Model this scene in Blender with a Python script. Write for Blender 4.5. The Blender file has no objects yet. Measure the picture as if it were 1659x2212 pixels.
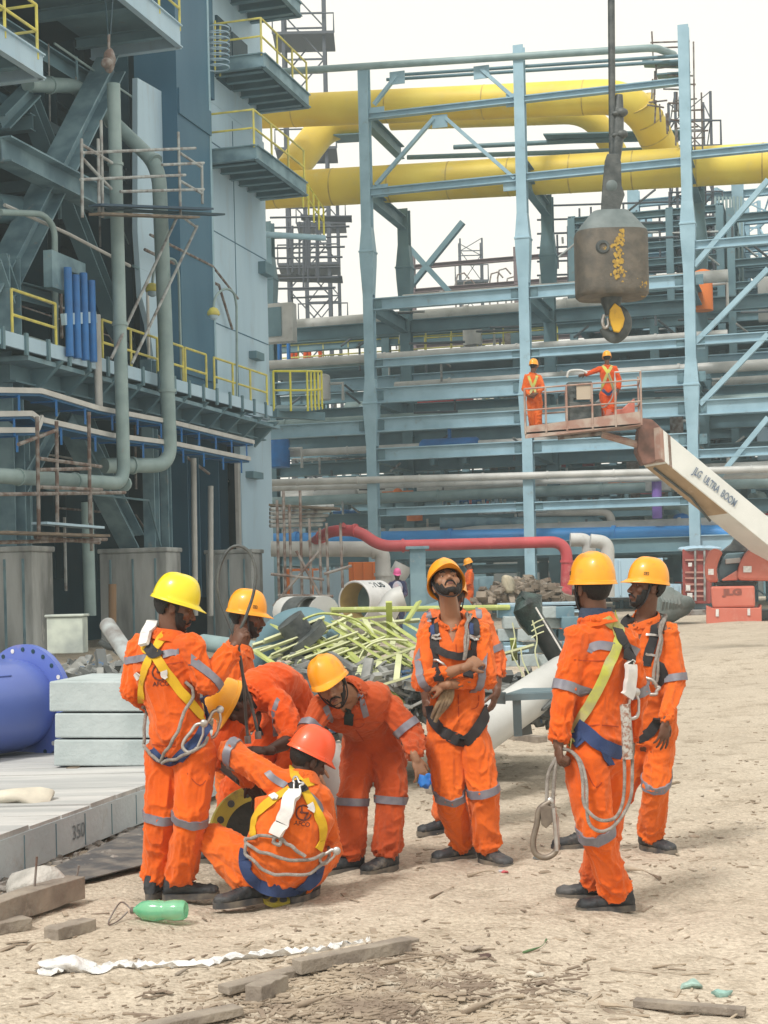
import bpy, bmesh, math, random
import numpy as np
from mathutils import Vector, Matrix
from mathutils.bvhtree import BVHTree
R = math.radians
scene = bpy.context.scene
# ------------------------------------------------------------------ camera
FPX = 3324.0; CXP = 829.5; HOR = 1272.0; ROLL = 0.0235; CAMH = 1.62
cam_d = bpy.data.cameras.new('camera'); cam = bpy.data.objects.new('camera', cam_d)
scene.collection.objects.link(cam); scene.camera = cam
cam_d.sensor_fit = 'VERTICAL'; cam_d.sensor_height = 36.0; cam_d.lens = FPX / 2212.0 * 36.0
cam_d.shift_y = (HOR - 1106.0) / 2212.0
cam_d.clip_start = 0.1; cam_d.clip_end = 2000
ca, sa = math.cos(ROLL), math.sin(ROLL)
cam.matrix_world = Matrix(((ca, sa, 0, 0), (0, 0, -1, 0), (-sa, ca, 0, CAMH), (0, 0, 0, 1)))
# ------------------------------------------------------------------ world, sun
SUN_EL, SUN_AZ = 52.0, -35.0      # sun high, from camera left / behind
world = bpy.data.worlds.new('World'); scene.world = world; world.use_nodes = True
nt = world.node_tree; nt.nodes.clear()
wo = nt.nodes.new('ShaderNodeOutputWorld'); bg = nt.nodes.new('ShaderNodeBackground')
sky = nt.nodes.new('ShaderNodeTexSky'); sky.sky_type = 'NISHITA'; sky.sun_disc = False
sky.sun_elevation = R(SUN_EL); sky.sun_rotation = R(180 + SUN_AZ); sky.air_density = 1.5; sky.dust_density = 6.0
sc1 = nt.nodes.new('ShaderNodeVectorMath'); sc1.operation = 'SCALE'; sc1.inputs['Scale'].default_value = 0.05
nt.links.new(sky.outputs[0], sc1.inputs[0])
mixw = nt.nodes.new('ShaderNodeMixRGB'); mixw.inputs[0].default_value = 0.88
mixw.inputs[2].default_value = (1.0, 0.957, 0.855, 1)
nt.links.new(sc1.outputs[0], mixw.inputs[1]); nt.links.new(mixw.outputs[0], bg.inputs[0])
bg.inputs[1].default_value = 0.88
nt.links.new(bg.outputs[0], wo.inputs[0])
sun_d = bpy.data.lights.new('sun', 'SUN'); sun_d.energy = 2.1; sun_d.angle = R(10); sun_d.color = (1, 0.955, 0.89)
sun = bpy.data.objects.new('sun', sun_d); scene.collection.objects.link(sun)
_az = R(SUN_AZ)
_sv = Vector((math.sin(_az) * math.cos(R(SUN_EL)), -math.cos(_az) * math.cos(R(SUN_EL)), math.sin(R(SUN_EL))))
sun.rotation_euler = _sv.to_track_quat('Z', 'Y').to_euler()
scene.view_settings.view_transform = 'Standard'; scene.view_settings.look = 'None'
scene.view_settings.exposure = 0.55; scene.view_settings.gamma = 1.0
scene.cycles.max_bounces = 6; scene.cycles.diffuse_bounces = 3; scene.cycles.volume_bounces = 1
rnd = random.Random(7)
# ------------------------------------------------------------------ picture pixel (1659 x 2212 frame) -> ray
def ray(x, y):
    u = (x - CXP) / FPX; v = (HOR - y) / FPX
    return (u * ca + v * sa, -u * sa + v * ca)      # X/Y , (Z-CAMH)/Y
def P(x, y, Y):
    a, b = ray(x, y); return Vector((a * Y, Y, CAMH + b * Y))
def G(x, y, z=0.0):
    a, b = ray(x, y); Y = (z - CAMH) / b; return Vector((a * Y, Y, z))
def smooth01(a, b, t):
    t = np.clip((t - a) / (b - a), 0, 1); return t * t * (3 - 2 * t)
# ------------------------------------------------------------------ vector noise (numpy)
def _h(i, j, k, s):
    n = (i * 73856093) ^ (j * 19349663) ^ (k * 83492791) ^ (s * 2654435761 & 0x7fffffff)
    n = (n ^ (n >> 13)) * 1274126177 & 0x7fffffff
    n = (n ^ (n >> 16)) & 0xffff
    return n / 65535.0
def vnoise(p, s=0):
    p = np.asarray(p, float); i = np.floor(p).astype(np.int64); f = p - i; f = f * f * (3 - 2 * f)
    o = 0
    for dx in (0, 1):
        wx = f[:, 0] if dx else 1 - f[:, 0]
        for dy in (0, 1):
            wy = f[:, 1] if dy else 1 - f[:, 1]
            for dz in (0, 1):
                wz = f[:, 2] if dz else 1 - f[:, 2]
                o = o + wx * wy * wz * _h(i[:, 0] + dx, i[:, 1] + dy, i[:, 2] + dz, s)
    return o
# ------------------------------------------------------------------ materials
MATS = {}
def mat(name, col, rough=0.6, metal=0.0, col2=None, scale=4.0, mixlo=0.35, mixhi=0.65, bump=0.0, bscale=60.0,
        stretch=(1, 1, 1), col3=None, scale3=1.2, lo3=0.55, hi3=0.7, spec=0.5, alpha=1.0, trans=0.0, coat=0.0, detail=6.0, bdist=0.02):
    if name in MATS: return MATS[name]
    m = bpy.data.materials.new(name); m.use_nodes = True; t = m.node_tree; b = t.nodes['Principled BSDF']
    b.inputs['Base Color'].default_value = (*col, 1); b.inputs['Roughness'].default_value = rough
    b.inputs['Metallic'].default_value = metal; b.inputs['Specular IOR Level'].default_value = spec
    b.inputs['Transmission Weight'].default_value = trans; b.inputs['Coat Weight'].default_value = coat
    tc = t.nodes.new('ShaderNodeTexCoord'); mp = t.nodes.new('ShaderNodeMapping'); mp.inputs['Scale'].default_value = stretch
    t.links.new(tc.outputs['Object'], mp.inputs[0])
    last = None
    if col2:
        n = t.nodes.new('ShaderNodeTexNoise'); n.inputs['Scale'].default_value = scale; n.inputs['Detail'].default_value = detail
        t.links.new(mp.outputs[0], n.inputs['Vector'])
        cr = t.nodes.new('ShaderNodeValToRGB'); cr.color_ramp.elements[0].position = mixlo; cr.color_ramp.elements[1].position = mixhi
        cr.color_ramp.elements[0].color = (*col, 1); cr.color_ramp.elements[1].color = (*col2, 1)
        t.links.new(n.outputs['Fac'], cr.inputs[0]); last = cr.outputs[0]
    if col3:
        n = t.nodes.new('ShaderNodeTexNoise'); n.inputs['Scale'].default_value = scale3; n.inputs['Detail'].default_value = 8; n.inputs['Roughness'].default_value = 0.7
        t.links.new(mp.outputs[0], n.inputs['Vector'])
        cr = t.nodes.new('ShaderNodeValToRGB'); cr.color_ramp.elements[0].position = lo3; cr.color_ramp.elements[1].position = hi3
        cr.color_ramp.elements[0].color = (0, 0, 0, 1); cr.color_ramp.elements[1].color = (1, 1, 1, 1)
        t.links.new(n.outputs['Fac'], cr.inputs[0])
        mx = t.nodes.new('ShaderNodeMixRGB'); t.links.new(cr.outputs[0], mx.inputs[0])
        if last: t.links.new(last, mx.inputs[1])
        else: mx.inputs[1].default_value = (*col, 1)
        mx.inputs[2].default_value = (*col3, 1); last = mx.outputs[0]
    if last: t.links.new(last, b.inputs['Base Color'])
    if bump:
        n = t.nodes.new('ShaderNodeTexNoise'); n.inputs['Scale'].default_value = bscale; n.inputs['Detail'].default_value = 5
        t.links.new(mp.outputs[0], n.inputs['Vector'])
        bp = t.nodes.new('ShaderNodeBump'); bp.inputs['Strength'].default_value = bump; bp.inputs['Distance'].default_value = bdist
        t.links.new(n.outputs['Fac'], bp.inputs['Height']); t.links.new(bp.outputs[0], b.inputs['Normal'])
    MATS[name] = m; return m
def srgb(r, g, b):
    f = lambda c: (c / 255 / 12.92) if c / 255 <= 0.04045 else ((c / 255 + 0.055) / 1.055) ** 2.4
    return (f(r), f(g), f(b))
# ------------------------------------------------------------------ mesh builder
WLOC = {}
def frame(d, up=(0, 0, 1)):
    d = Vector(d).normalized(); up = Vector(up)
    if abs(d.dot(up)) > 0.985: up = Vector((0, 1, 0)) if abs(d.y) < 0.9 else Vector((1, 0, 0))
    x = d.cross(up).normalized(); return x, x.cross(d).normalized(), d
def catmull(pts, n=8):
    pts = [Vector(p) for p in pts]; out = []
    for i in range(len(pts) - 1):
        p0 = pts[max(i - 1, 0)]; p1 = pts[i]; p2 = pts[i + 1]; p3 = pts[min(i + 2, len(pts) - 1)]
        for k in range(n):
            t = k / n
            out.append(0.5 * ((2 * p1) + (p2 - p0) * t + (2 * p0 - 5 * p1 + 4 * p2 - p3) * t * t + (3 * p1 - p0 - 3 * p2 + p3) * t ** 3))
    out.append(pts[-1]); return out
def bend(pts, r, n=6):
    """polyline with rounded corners of radius r"""
    pts = [Vector(p) for p in pts]; out = [pts[0]]
    for i in range(1, len(pts) - 1):
        a, b, c = pts[i - 1], pts[i], pts[i + 1]
        rr = min(r, (a - b).length * .49, (c - b).length * .49)
        p = b + (a - b).normalized() * rr; q = b + (c - b).normalized() * rr
        for k in range(n + 1):
            t = k / n; out.append((1 - t) ** 2 * p + 2 * t * (1 - t) * b + t * t * q)
    out.append(pts[-1]); return out
class MB:
    def __init__(s): s.v = []; s.f = []
    def add(s, vs, fs):
        o = len(s.v); s.v.extend([tuple(v) for v in vs]); s.f.extend([tuple(i + o for i in f) for f in fs]); return s
    def box(s, c, size, ax=None):
        c = Vector(c); X, Y, Z = ax if ax else (Vector((1, 0, 0)), Vector((0, 1, 0)), Vector((0, 0, 1)))
        a, b, d = size[0] / 2, size[1] / 2, size[2] / 2
        vs = [c + X * (i * a) + Y * (j * b) + Z * (k * d) for k in (-1, 1) for j in (-1, 1) for i in (-1, 1)]
        return s.add(vs, [(0, 2, 3, 1), (4, 5, 7, 6), (0, 1, 5, 4), (2, 6, 7, 3), (0, 4, 6, 2), (1, 3, 7, 5)])
    def bar(s, a, b, w, h, up=(0, 0, 1)):
        a = Vector(a); b = Vector(b); x, y, z = frame(b - a, up)
        return s.box((a + b) / 2, (w, h, (b - a).length), (x, y, z))
    def ibeam(s, a, b, w, h, t=0.03, up=(0, 0, 1)):
        a = Vector(a); b = Vector(b); x, y, z = frame(b - a, up); L = (b - a).length; c = (a + b) / 2
        s.box(c + y * (h / 2 - t / 2), (w, t, L), (x, y, z)); s.box(c - y * (h / 2 - t / 2), (w, t, L), (x, y, z))
        return s.box(c, (t * .8, h - 2 * t, L), (x, y, z))
    def rings(s, rings, closed=True, caps=True):
        n = len(rings[0]); o = len(s.v)
        for r in rings: s.v.extend([tuple(p) for p in r])
        for i in range(len(rings) - 1):
            for j in range(n if closed else n - 1):
                k = (j + 1) % n
                s.f.append((o + i * n + j, o + i * n + k, o + (i + 1) * n + k, o + (i + 1) * n + j))
        if caps and closed:
            s.f.append(tuple(o + j for j in reversed(range(n)))); e = o + (len(rings) - 1) * n
            s.f.append(tuple(e + j for j in range(n)))
        return s
    def tube(s, pts, r, n=10, caps=True, up=(0, 0, 1)):
        pts = [Vector(p) for p in pts]; m = len(pts); rs = r if isinstance(r, (list, tuple)) else [r] * m
        T = [(pts[min(i + 1, m - 1)] - pts[max(i - 1, 0)]).normalized() for i in range(m)]
        x, y, _ = frame(T[0], up); R_ = []
        for i in range(m):
            x = (x - T[i] * x.dot(T[i])).normalized(); y = T[i].cross(x)
            R_.append([pts[i] + (x * math.cos(2 * math.pi * k / n) + y * math.sin(2 * math.pi * k / n)) * rs[i] for k in range(n)])
        return s.rings(R_, True, caps)
    def cap(s, a, b, ra, rb, n=14, m=4):
        """closed rounded cone"""
        a = Vector(a); b = Vector(b); x, y, z = frame(b - a if (b - a).length > 1e-6 else (0, 0, 1)); R_ = []
        for k in range(m):
            t = (k + .35) / (m) * math.pi / 2
            R_.append((a - z * ra * math.cos(t), ra * math.sin(t)))
        R_.append((a, ra)); R_.append((b, rb))
        for k in reversed(range(m)):
            t = (k + .35) / (m) * math.pi / 2
            R_.append((b + z * rb * math.cos(t), rb * math.sin(t)))
        return s.rings([[c + (x * math.cos(2 * math.pi * i / n) + y * math.sin(2 * math.pi * i / n)) * r for i in range(n)] for c, r in R_])
    def ell(s, c, rad, ax=None, n=16, m=10):
        c = Vector(c); X, Y, Z = ax if ax else (Vector((1, 0, 0)), Vector((0, 1, 0)), Vector((0, 0, 1)))
        R_ = []
        for k in range(m + 1):
            t = math.pi * (k + (.12 if k == 0 else -.12 if k == m else 0)) / m
            R_.append([c + Z * (-rad[2] * math.cos(t)) + (X * rad[0] * math.cos(2 * math.pi * i / n) + Y * rad[1] * math.sin(2 * math.pi * i / n)) * math.sin(t) for i in range(n)])
        return s.rings(R_)
    def lathe(s, c, prof, ax=None, n=24, caps=True):
        """prof: list of (radius, height along Z axis)"""
        c = Vector(c); X, Y, Z = ax if ax else (Vector((1, 0, 0)), Vector((0, 1, 0)), Vector((0, 0, 1)))
        return s.rings([[c + Z * h + (X * math.cos(2 * math.pi * i / n) + Y * math.sin(2 * math.pi * i / n)) * r for i in range(n)] for r, h in prof], True, caps)
    def poly(s, pts, th):
        """flat polygon extruded by vector th"""
        pts = [Vector(p) for p in pts]; th = Vector(th); n = len(pts); o = len(s.v)
        s.v.extend([tuple(p) for p in pts]); s.v.extend([tuple(p + th) for p in pts])
        s.f.append(tuple(range(o, o + n))); s.f.append(tuple(reversed(range(o + n, o + 2 * n))))
        for i in range(n):
            j = (i + 1) % n; s.f.append((o + j, o + i, o + n + i, o + n + j))
        return s
    def jitter(s, a, sc=3.0, seed=0):
        v = np.array(s.v); 
        for k in range(3): v[:, k] += (vnoise(v * sc, seed + k) - .5) * 2 * a
        s.v = [tuple(q) for q in v]; return s
    def build(s, name, m, parent=None, smooth=None, loc=None, bevel=0, **tg):
        me = bpy.data.meshes.new(name)
        v = np.array(s.v, float)
        if parent is not None: L = WLOC[parent.name]
        elif loc is not None: L = Vector(loc)
        else: L = Vector(((v[:, 0].min() + v[:, 0].max()) / 2, (v[:, 1].min() + v[:, 1].max()) / 2, v[:, 2].min()))
        me.from_pydata((v - np.array(L)).tolist(), [], s.f)
        o = link(name, me, parent, L)
        if m: me.materials.append(m)
        fixn(me)
        if smooth: shade(me, smooth)
        if bevel:
            b = o.modifiers.new('bevel', 'BEVEL'); b.width = bevel; b.segments = 2; b.limit_method = 'ANGLE'
        if tg: tag(o, **tg)
        return o
def fixn(me):
    bm = bmesh.new(); bm.from_mesh(me); bmesh.ops.recalc_face_normals(bm, faces=bm.faces); bm.to_mesh(me); bm.free()
def shade(me, ang=40):
    me.shade_smooth()
    try: me.set_sharp_from_angle(angle=R(ang))
    except Exception: pass
def link(name, data, parent, L):
    o = bpy.data.objects.new(name, data); scene.collection.objects.link(o)
    if parent is not None: o.parent = parent
    else: o.location = L
    WLOC[o.name] = Vector(L); return o
def tag(o, label=None, cat=None, group=None, kind=None):
    if label: o['label'] = label
    if cat: o['category'] = cat
    if group: o['group'] = group
    if kind: o['kind'] = kind
    return o
def empty(name, loc, label, cat, group=None):
    o = link(name, None, None, Vector(loc)); o.empty_display_size = .2
    return tag(o, label, cat, group)
def copy_tree(o, dloc, parent=None, label=None, rotz=None, scale=None):
    c = o.copy(); scene.collection.objects.link(c)
    if parent is None:
        c.location = Vector(o.location) + Vector(dloc)
        if rotz is not None: c.rotation_euler.z = rotz
        if scale: c.scale = (scale,) * 3
        if label: c['label'] = label
        WLOC[c.name] = WLOC[o.name] + Vector(dloc)
    else: c.parent = parent
    for ch in [k for k in scene.objects if k.parent == o]: copy_tree(ch, (0, 0, 0), c)
    return c
def remesh(mb, voxel, iters=3, fac=.5):
    me = bpy.data.meshes.new('tmp'); me.from_pydata(mb.v, [], mb.f); o = bpy.data.objects.new('tmp', me); scene.collection.objects.link(o)
    m = o.modifiers.new('r', 'REMESH'); m.mode = 'VOXEL'; m.voxel_size = voxel
    if iters: s = o.modifiers.new('s', 'SMOOTH'); s.factor = fac; s.iterations = iters
    dg = bpy.context.evaluated_depsgraph_get(); ev = o.evaluated_get(dg)
    out = bpy.data.meshes.new_from_object(ev); bpy.data.objects.remove(o); bpy.data.meshes.remove(me)
    return out
def getv(me):
    a = np.empty(len(me.vertices) * 3); me.vertices.foreach_get('co', a); return a.reshape(-1, 3)
def getn(me):
    a = np.empty(len(me.vertices) * 3); me.vertices.foreach_get('normal', a); return a.reshape(-1, 3)
def setv(me, a): me.vertices.foreach_set('co', np.asarray(a, float).ravel()); me.update()
def ground_z(x, y):
    x = np.asarray(x, float); y = np.asarray(y, float)
    return smooth01(12, 34, y) * (.30 + .28 * smooth01(2, 9, x))
def gz(x, y): return float(ground_z(x, y))
# ================================================================== GROUND
def nonuni(segs):
    out = []
    for a, b, s in segs: out += list(np.arange(a, b, s))
    return np.array(out + [segs[-1][1]])
gx = nonuni([(-160, -30, 6), (-30, -8, 1), (-8, -4.5, .15), (-4.5, 4.6, .035), (4.6, 9, .12), (9, 30, 1), (30, 160, 6)])
gy = nonuni([(-10, 4.6, .6), (4.6, 11.5, .035), (11.5, 18, .12), (18, 60, .8), (60, 300, 6)])
XX, YY = np.meshgrid(gx, gy); q0 = np.column_stack([XX.ravel(), YY.ravel(), np.zeros(XX.size)])
near = np.exp(-np.clip(q0[:, 1] - 12, 0, 99) / 6) * .75 + .25
zz = ground_z(q0[:, 0], q0[:, 1]) + near * ((vnoise(q0 * 1.3, 1) - .5) * .05 + (vnoise(q0 * 4.1, 2) - .5) * .030 + (vnoise(q0 * 11, 3) - .5) * .016 + (vnoise(q0 * 27, 4) - .5) * .007) \
    + (vnoise(q0 * .35, 5) - .5) * .25 * smooth01(12, 22, q0[:, 1]) * smooth01(.5, 3, q0[:, 0])
q0[:, 2] = zz
gme = bpy.data.meshes.new('ground'); nx, ny = len(gx), len(gy)
idx = (np.arange(ny - 1)[:, None] * nx + np.arange(nx - 1)[None, :]).ravel()
gme.from_pydata(q0.tolist(), [], np.column_stack([idx, idx + 1, idx + nx + 1, idx + nx]).tolist()); gme.shade_smooth()
ground = link('ground', gme, None, (0, 0, 0)); tag(ground, 'pale trampled sandy ground of the construction site', 'ground', kind='structure')
M_SAND = mat('sand', (.575, .515, .43), .95, col2=(.49, .43, .35), scale=1.1, mixlo=.3, mixhi=.7, bump=.9, bscale=28, col3=(.27, .225, .17), scale3=3.5, lo3=.52, hi3=.75, spec=.15, detail=9, bdist=.03)
t_ = M_SAND.node_tree; bs_ = t_.nodes['Principled BSDF']
src = bs_.inputs['Base Color'].links[0].from_socket
tc_ = t_.nodes.new('ShaderNodeTexCoord')
n1 = t_.nodes.new('ShaderNodeTexNoise'); n1.inputs['Scale'].default_value = 38; n1.inputs['Detail'].default_value = 6; n1.inputs['Roughness'].default_value = .75; t_.links.new(tc_.outputs['Object'], n1.inputs['Vector'])
cr1 = t_.nodes.new('ShaderNodeValToRGB'); cr1.color_ramp.elements[0].position = .30; cr1.color_ramp.elements[1].position = .62; cr1.color_ramp.elements[0].color = (.50, .46, .42, 1); cr1.color_ramp.elements[1].color = (1.12, 1.1, 1.08, 1)
t_.links.new(n1.outputs['Fac'], cr1.inputs[0]); mm = t_.nodes.new('ShaderNodeMixRGB'); mm.blend_type = 'MULTIPLY'; mm.inputs[0].default_value = .8
t_.links.new(src, mm.inputs[1]); t_.links.new(cr1.outputs[0], mm.inputs[2]); t_.links.new(mm.outputs[0], bs_.inputs['Base Color'])
gme.materials.append(M_SAND)
# ================================================================== STEEL COLOURS
M_ST = mat('blue grey steel', (.31, .48, .58), .55, col2=(.24, .39, .48), scale=1.5, col3=(.22, .23, .23), scale3=3, lo3=.6, hi3=.8)
M_STD = mat('grey green steel', (.125, .225, .27), .6, col2=(.09, .17, .21), scale=1.2, col3=(.15, .13, .11), scale3=2.5, lo3=.6, hi3=.8)
M_DARK = mat('dark teal steel', (.005, .034, .055), .6, col2=(.008, .050, .075), scale=.7, col3=(.03, .04, .042), scale3=1.8, lo3=.6, hi3=.8)  # shade of the building's inner bays put into the base colour
M_GREYB = mat('weathered grey steel', (.20, .32, .38), .6, col2=(.10, .185, .235), scale=1.3, mixlo=.4, mixhi=.6, col3=(.30, .29, .27), scale3=3, lo3=.6, hi3=.75)
M_PANEL = mat('pale cladding', (.42, .58, .70), .6, col2=(.32, .47, .59), scale=.6, stretch=(1, 1, .25), col3=(.34, .40, .45), scale3=1.2, lo3=.55, hi3=.8)
M_BLUEST = mat('blue column steel', (.030, .105, .18), .55, col2=(.05, .14, .22), scale=.6, stretch=(1, 1, .3))
M_CONC = mat('pedestal concrete', (.48, .51, .52), .85, col2=(.15, .16, .16), scale=1.6, stretch=(1, 1, .22), mixlo=.38, mixhi=.66, bump=.4, bscale=12, col3=(.42, .42, .41), scale3=3, lo3=.58, hi3=.7)
M_HZ0 = mat('dark thin steel', (.07, .085, .10), .7)
M_YR = mat('yellow handrail', (.68, .62, .12), .6, col2=(.45, .42, .14), scale=3)
M_PIPEG = mat('grey green pipe', (.27, .37, .38), .5, col2=(.20, .29, .30), scale=2.0, col3=(.30, .29, .26), scale3=4, lo3=.62, hi3=.78)
M_PIPEW = mat('pale pipe', (.55, .56, .55), .5, col2=(.42, .43, .42), scale=1.5, col3=(.30, .26, .22), scale3=3, lo3=.6, hi3=.8)
M_PIPEY = mat('yellow pipe paint', (.80, .63, .09), .55, col2=(.70, .50, .05), scale=.5, col3=(.66, .56, .20), scale3=1.0, lo3=.55, hi3=.8)
M_BLUE = mat('blue paint', (.015, .17, .50), .5, col2=(.02, .12, .36), scale=2)
M_RUST = mat('rusty scaffold tube', (.12, .075, .06), .75, col2=(.24, .23, .22), scale=5, mixlo=.4, mixhi=.6)
M_GALV = mat('galvanised tube', (.36, .40, .41), .5, col2=(.16, .14, .13), scale=4, mixlo=.4, mixhi=.65)
M_PLANK = mat('scaffold board', (.20, .16, .12), .85, col2=(.10, .085, .07), scale=3, stretch=(1, 1, 6))
M_RED = mat('red pipe paint', (.52, .075, .09), .45, col2=(.42, .06, .07), scale=1.6, col3=(.55, .22, .20), scale3=2.5, lo3=.58, hi3=.75)
# ================================================================== helpers on the two main planes
KD = .29; ND = math.sqrt(1 + KD * KD); dV = Vector((KD, 1, 0)) / ND; eV = Vector((1, -KD, 0)) / ND
FX0 = -17.8
def F(x, y, off=0.0):            # pixel -> left building facade plane (moved out by off metres)
    a, b = ray(x, y); Y = (FX0 + off * ND) / (a - KD); return Vector((a * Y, Y, CAMH + b * Y))
def FP(Y, z, off=0.0): return Vector((FX0 + KD * Y, Y, z)) + eV * off
def fbox(mb, Y0, Y1, z0, z1, o0, o1):
    a = FP((Y0 + Y1) / 2, (z0 + z1) / 2, (o0 + o1) / 2); L = (FP(Y1, 0) - FP(Y0, 0)).length
    return mb.box(a, (o1 - o0, L, z1 - z0), (eV, dV, UPV))
UPV = Vector((0, 0, 1))
RC0 = 54.8
def RK(x, y, row=0.0):           # pixel -> rack plane, row in metres behind the front row
    a, b = ray(x, y); Y = (RC0 + row * ND) / (1 + KD * a); return Vector((a * Y, Y, CAMH + b * Y))
R0 = RK(812, 1272); R0.z = .35
def RB(i, k, z): 
    q = R0 + eV * (i * 5.62) + dV * (k * 5.0); q.z = z; return q
def railing(name, pts, label, cat='handrail', m=None, h=1.1, sp=1.3, r=.032, group=None, parent=None, kick=True):
    pts = [Vector(p) for p in pts]; m = m or M_YR
    rt = parent or empty(name, pts[0], label, cat, group)
    for hh, nm in ((h, 'top_rail'), (h * .52, 'mid_rail')):
        mb = MB(); mb.tube([p + UPV * hh for p in pts], r, 6); mb.build(nm, m, rt)
    for a, b in zip(pts[:-1], pts[1:]):
        n = max(1, round((b - a).length / sp))
        for k in range(n + (1 if b is pts[-1] else 0)):
            q = a.lerp(b, k / n); mb = MB(); mb.tube([q, q + UPV * h], r, 6); mb.build('post', m, rt)
    return rt
def tube_thing(name, pts, r, m, label, cat, group=None, n=12, rb=None, joints=0, jm=None, jr=1.18, jw=.22):
    pts = [Vector(p) for p in pts]; q = bend(pts, rb, 8) if rb else pts
    if not joints:
        mb = MB(); mb.tube(q, r, n); return tag(mb.build(name, m, None, smooth=45), label, cat, group)
    rt = empty(name, q[0], label, cat, group); mb = MB(); mb.tube(q, r, n); mb.build('pipe_run', m, rt, smooth=45)
    for k in range(joints):
        t = (k + .5) / joints * (len(pts) - 1); i = int(t); a, b = pts[i], pts[i + 1]; c = a.lerp(b, t - i); d = (b - a).normalized()
        mb = MB(); mb.tube([c - d * r * jw, c + d * r * jw], r * jr, n); mb.build('clamp_ring', jm or m, rt, smooth=45)
    return rt
def scaffold(name, lines, r, label, m=None, planks=(), group='scaffolding on the left structure', coup=True):
    a0 = lines[0][0]; rt = empty(name, a0, label, 'scaffold', group)
    for a, b in lines:
        mb = MB(); mb.tube([a, b], r, 7); mb.build('scaffold_tube', m or M_GALV, rt)
    for (a, b, w, mt) in planks:
        mb = MB(); mb.bar(a, b, w, .05); mb.build('plank', mt, rt)
    return rt
# ================================================================== LEFT BUILDING
lb = empty('steel_building', FP(40, 0, 0), 'tall dark teal steel building filling the left, with pale cladding at its far corner', 'building')
def LB(nm, m, fn, **k):
    mb = MB(); fn(mb); return mb.build(nm, m, lb, **k)
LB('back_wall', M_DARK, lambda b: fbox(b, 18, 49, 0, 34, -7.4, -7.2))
LB('shade_wall', M_DARK, lambda b: fbox(b, 18, 46, 0, 7, -4.2, -4.0))  # dark sheet added so the gaps between pedestals read as deep shade
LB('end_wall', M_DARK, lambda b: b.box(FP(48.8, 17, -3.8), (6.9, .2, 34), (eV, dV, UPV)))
for z in (7.0, 13.4, 19.2, 27): LB('floor', M_DARK, lambda b: fbox(b, 18, 48.6, z - .25, z, -7.1, -.25 if z < 8 else -1.2))  # slabs added, top one unseen, to keep daylight out of the bays
yA = F(440, 600).y; yB = F(577, 600).y
LB('cladding', M_PANEL, lambda b: fbox(b, yA, yB, 7.1, 16.0, -.2, 0))
LB('cladding', M_PANEL, lambda b: fbox(b, yA + .9, yB, 16.05, 34, -.25, -.05))
LB('cladding', M_PANEL, lambda b: fbox(b, F(522, 1100).y, yB, 0, 7.05, -.2, .0))
LB('cladding', M_BLUEST, lambda b: fbox(b, yA, yA + .88, 16.05, 34, -.3, .1))
for z in (9.5, 12.2, 14.8): LB('cladding_seam', M_BLUEST, lambda b: fbox(b, yA + .05, yB - .05, z, z + .03, 0, .012))
LB('cladding_seam', M_BLUEST, lambda b: fbox(b, yA + 2.4, yA + 2.43, 7.2, 15.9, 0, .014))
for k in range(0):
    Yk = yA + (yB - yA) * (k + .5) / 9; LB('cladding_rib', M_PANEL, lambda b: fbox(b, Yk - .02, Yk + .02, 7.15, 15.95, .001, .03)); LB('cladding_rib', M_PANEL, lambda b: fbox(b, Yk - .02, Yk + .02, 16.5, 30, -.049, -.02))
for (x0, x1, y0, y1) in ((565, 583, 575, 590), (545, 562, 765, 774), (538, 560, 1022, 1032)):
    a = F(x0, y1, .1); c = F(x1, y0, .1); LB('bracket', M_STD, lambda b: fbox(b, a.y, c.y, a.z, c.z, 0, .25))
for (x0, x1, y0, y1) in ((510, 540, 98, 180), (478, 505, 60, 170)):
    a = F(x0, y1, .1); c = F(x1, y0, .1); LB('window', M_DARK, lambda b: fbox(b, a.y, c.y, a.z, c.z, -.05, .03))
bx0, bx1 = F(363, 500).y, F(436, 500).y
LB('column', M_BLUEST, lambda b: (fbox(b, bx0, bx1, 7.3, 34, -.9, .35)))
for y in (250, 790): z = F(400, y).z; LB('splice_plate', M_BLUEST, lambda b: fbox(b, bx0 + .05, bx1 - .05, z - .35, z + .35, .3, .40))
LB('column_edge', M_ST, lambda b: fbox(b, bx1 - .12, bx1, 7.3, 34, .352, .37))
a = F(297, 200, -.1); c = F(362, 200, -.1)
LB('pale_panel', M_PANEL, lambda b: b.poly([F(297, 168, -.1), F(362, 205, -.1), F(362, 800, -.1), F(335, 800, -.1), F(322, 700, -.1), F(306, 640, -.1), F(297, 500, -.1)], -eV * .15))
def FC(x, yt, yb, w, m, off=0.0, nm='column'):
    q = F(x, 1000, off); q0_ = F(x, yb, off); zt = F(x, yt, off).z
    def fn(b):
        for s in (-1, 1): b.box(Vector((q.x, q.y, (zt + q0_.z) / 2)) + dV * (s * w * .45), (w, .035, zt - q0_.z), (eV, dV, UPV))
        b.box(Vector((q.x, q.y, (zt + q0_.z) / 2)), (.03, w * .9, zt - q0_.z), (eV, dV, UPV))
    return LB(nm, m, fn)
FC(20, 560, 1180, .5, M_GREYB, .05); FC(325, 780, 1255, .32, M_GREYB, .15); FC(357, 1000, 1245, .22, M_GREYB, .3)
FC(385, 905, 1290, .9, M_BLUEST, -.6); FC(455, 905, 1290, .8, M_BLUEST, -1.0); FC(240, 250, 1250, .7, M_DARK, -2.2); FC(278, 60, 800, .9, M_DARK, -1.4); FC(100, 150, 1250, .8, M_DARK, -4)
FC(170, 100, 1250, .7, M_DARK, -5.5); FC(45, 930, 1180, .3, M_GREYB, -.2); FC(62, 940, 1170, .25, M_GREYB, -.6); FC(512, 1000, 1200, .12, M_PIPEW, .05)
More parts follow.
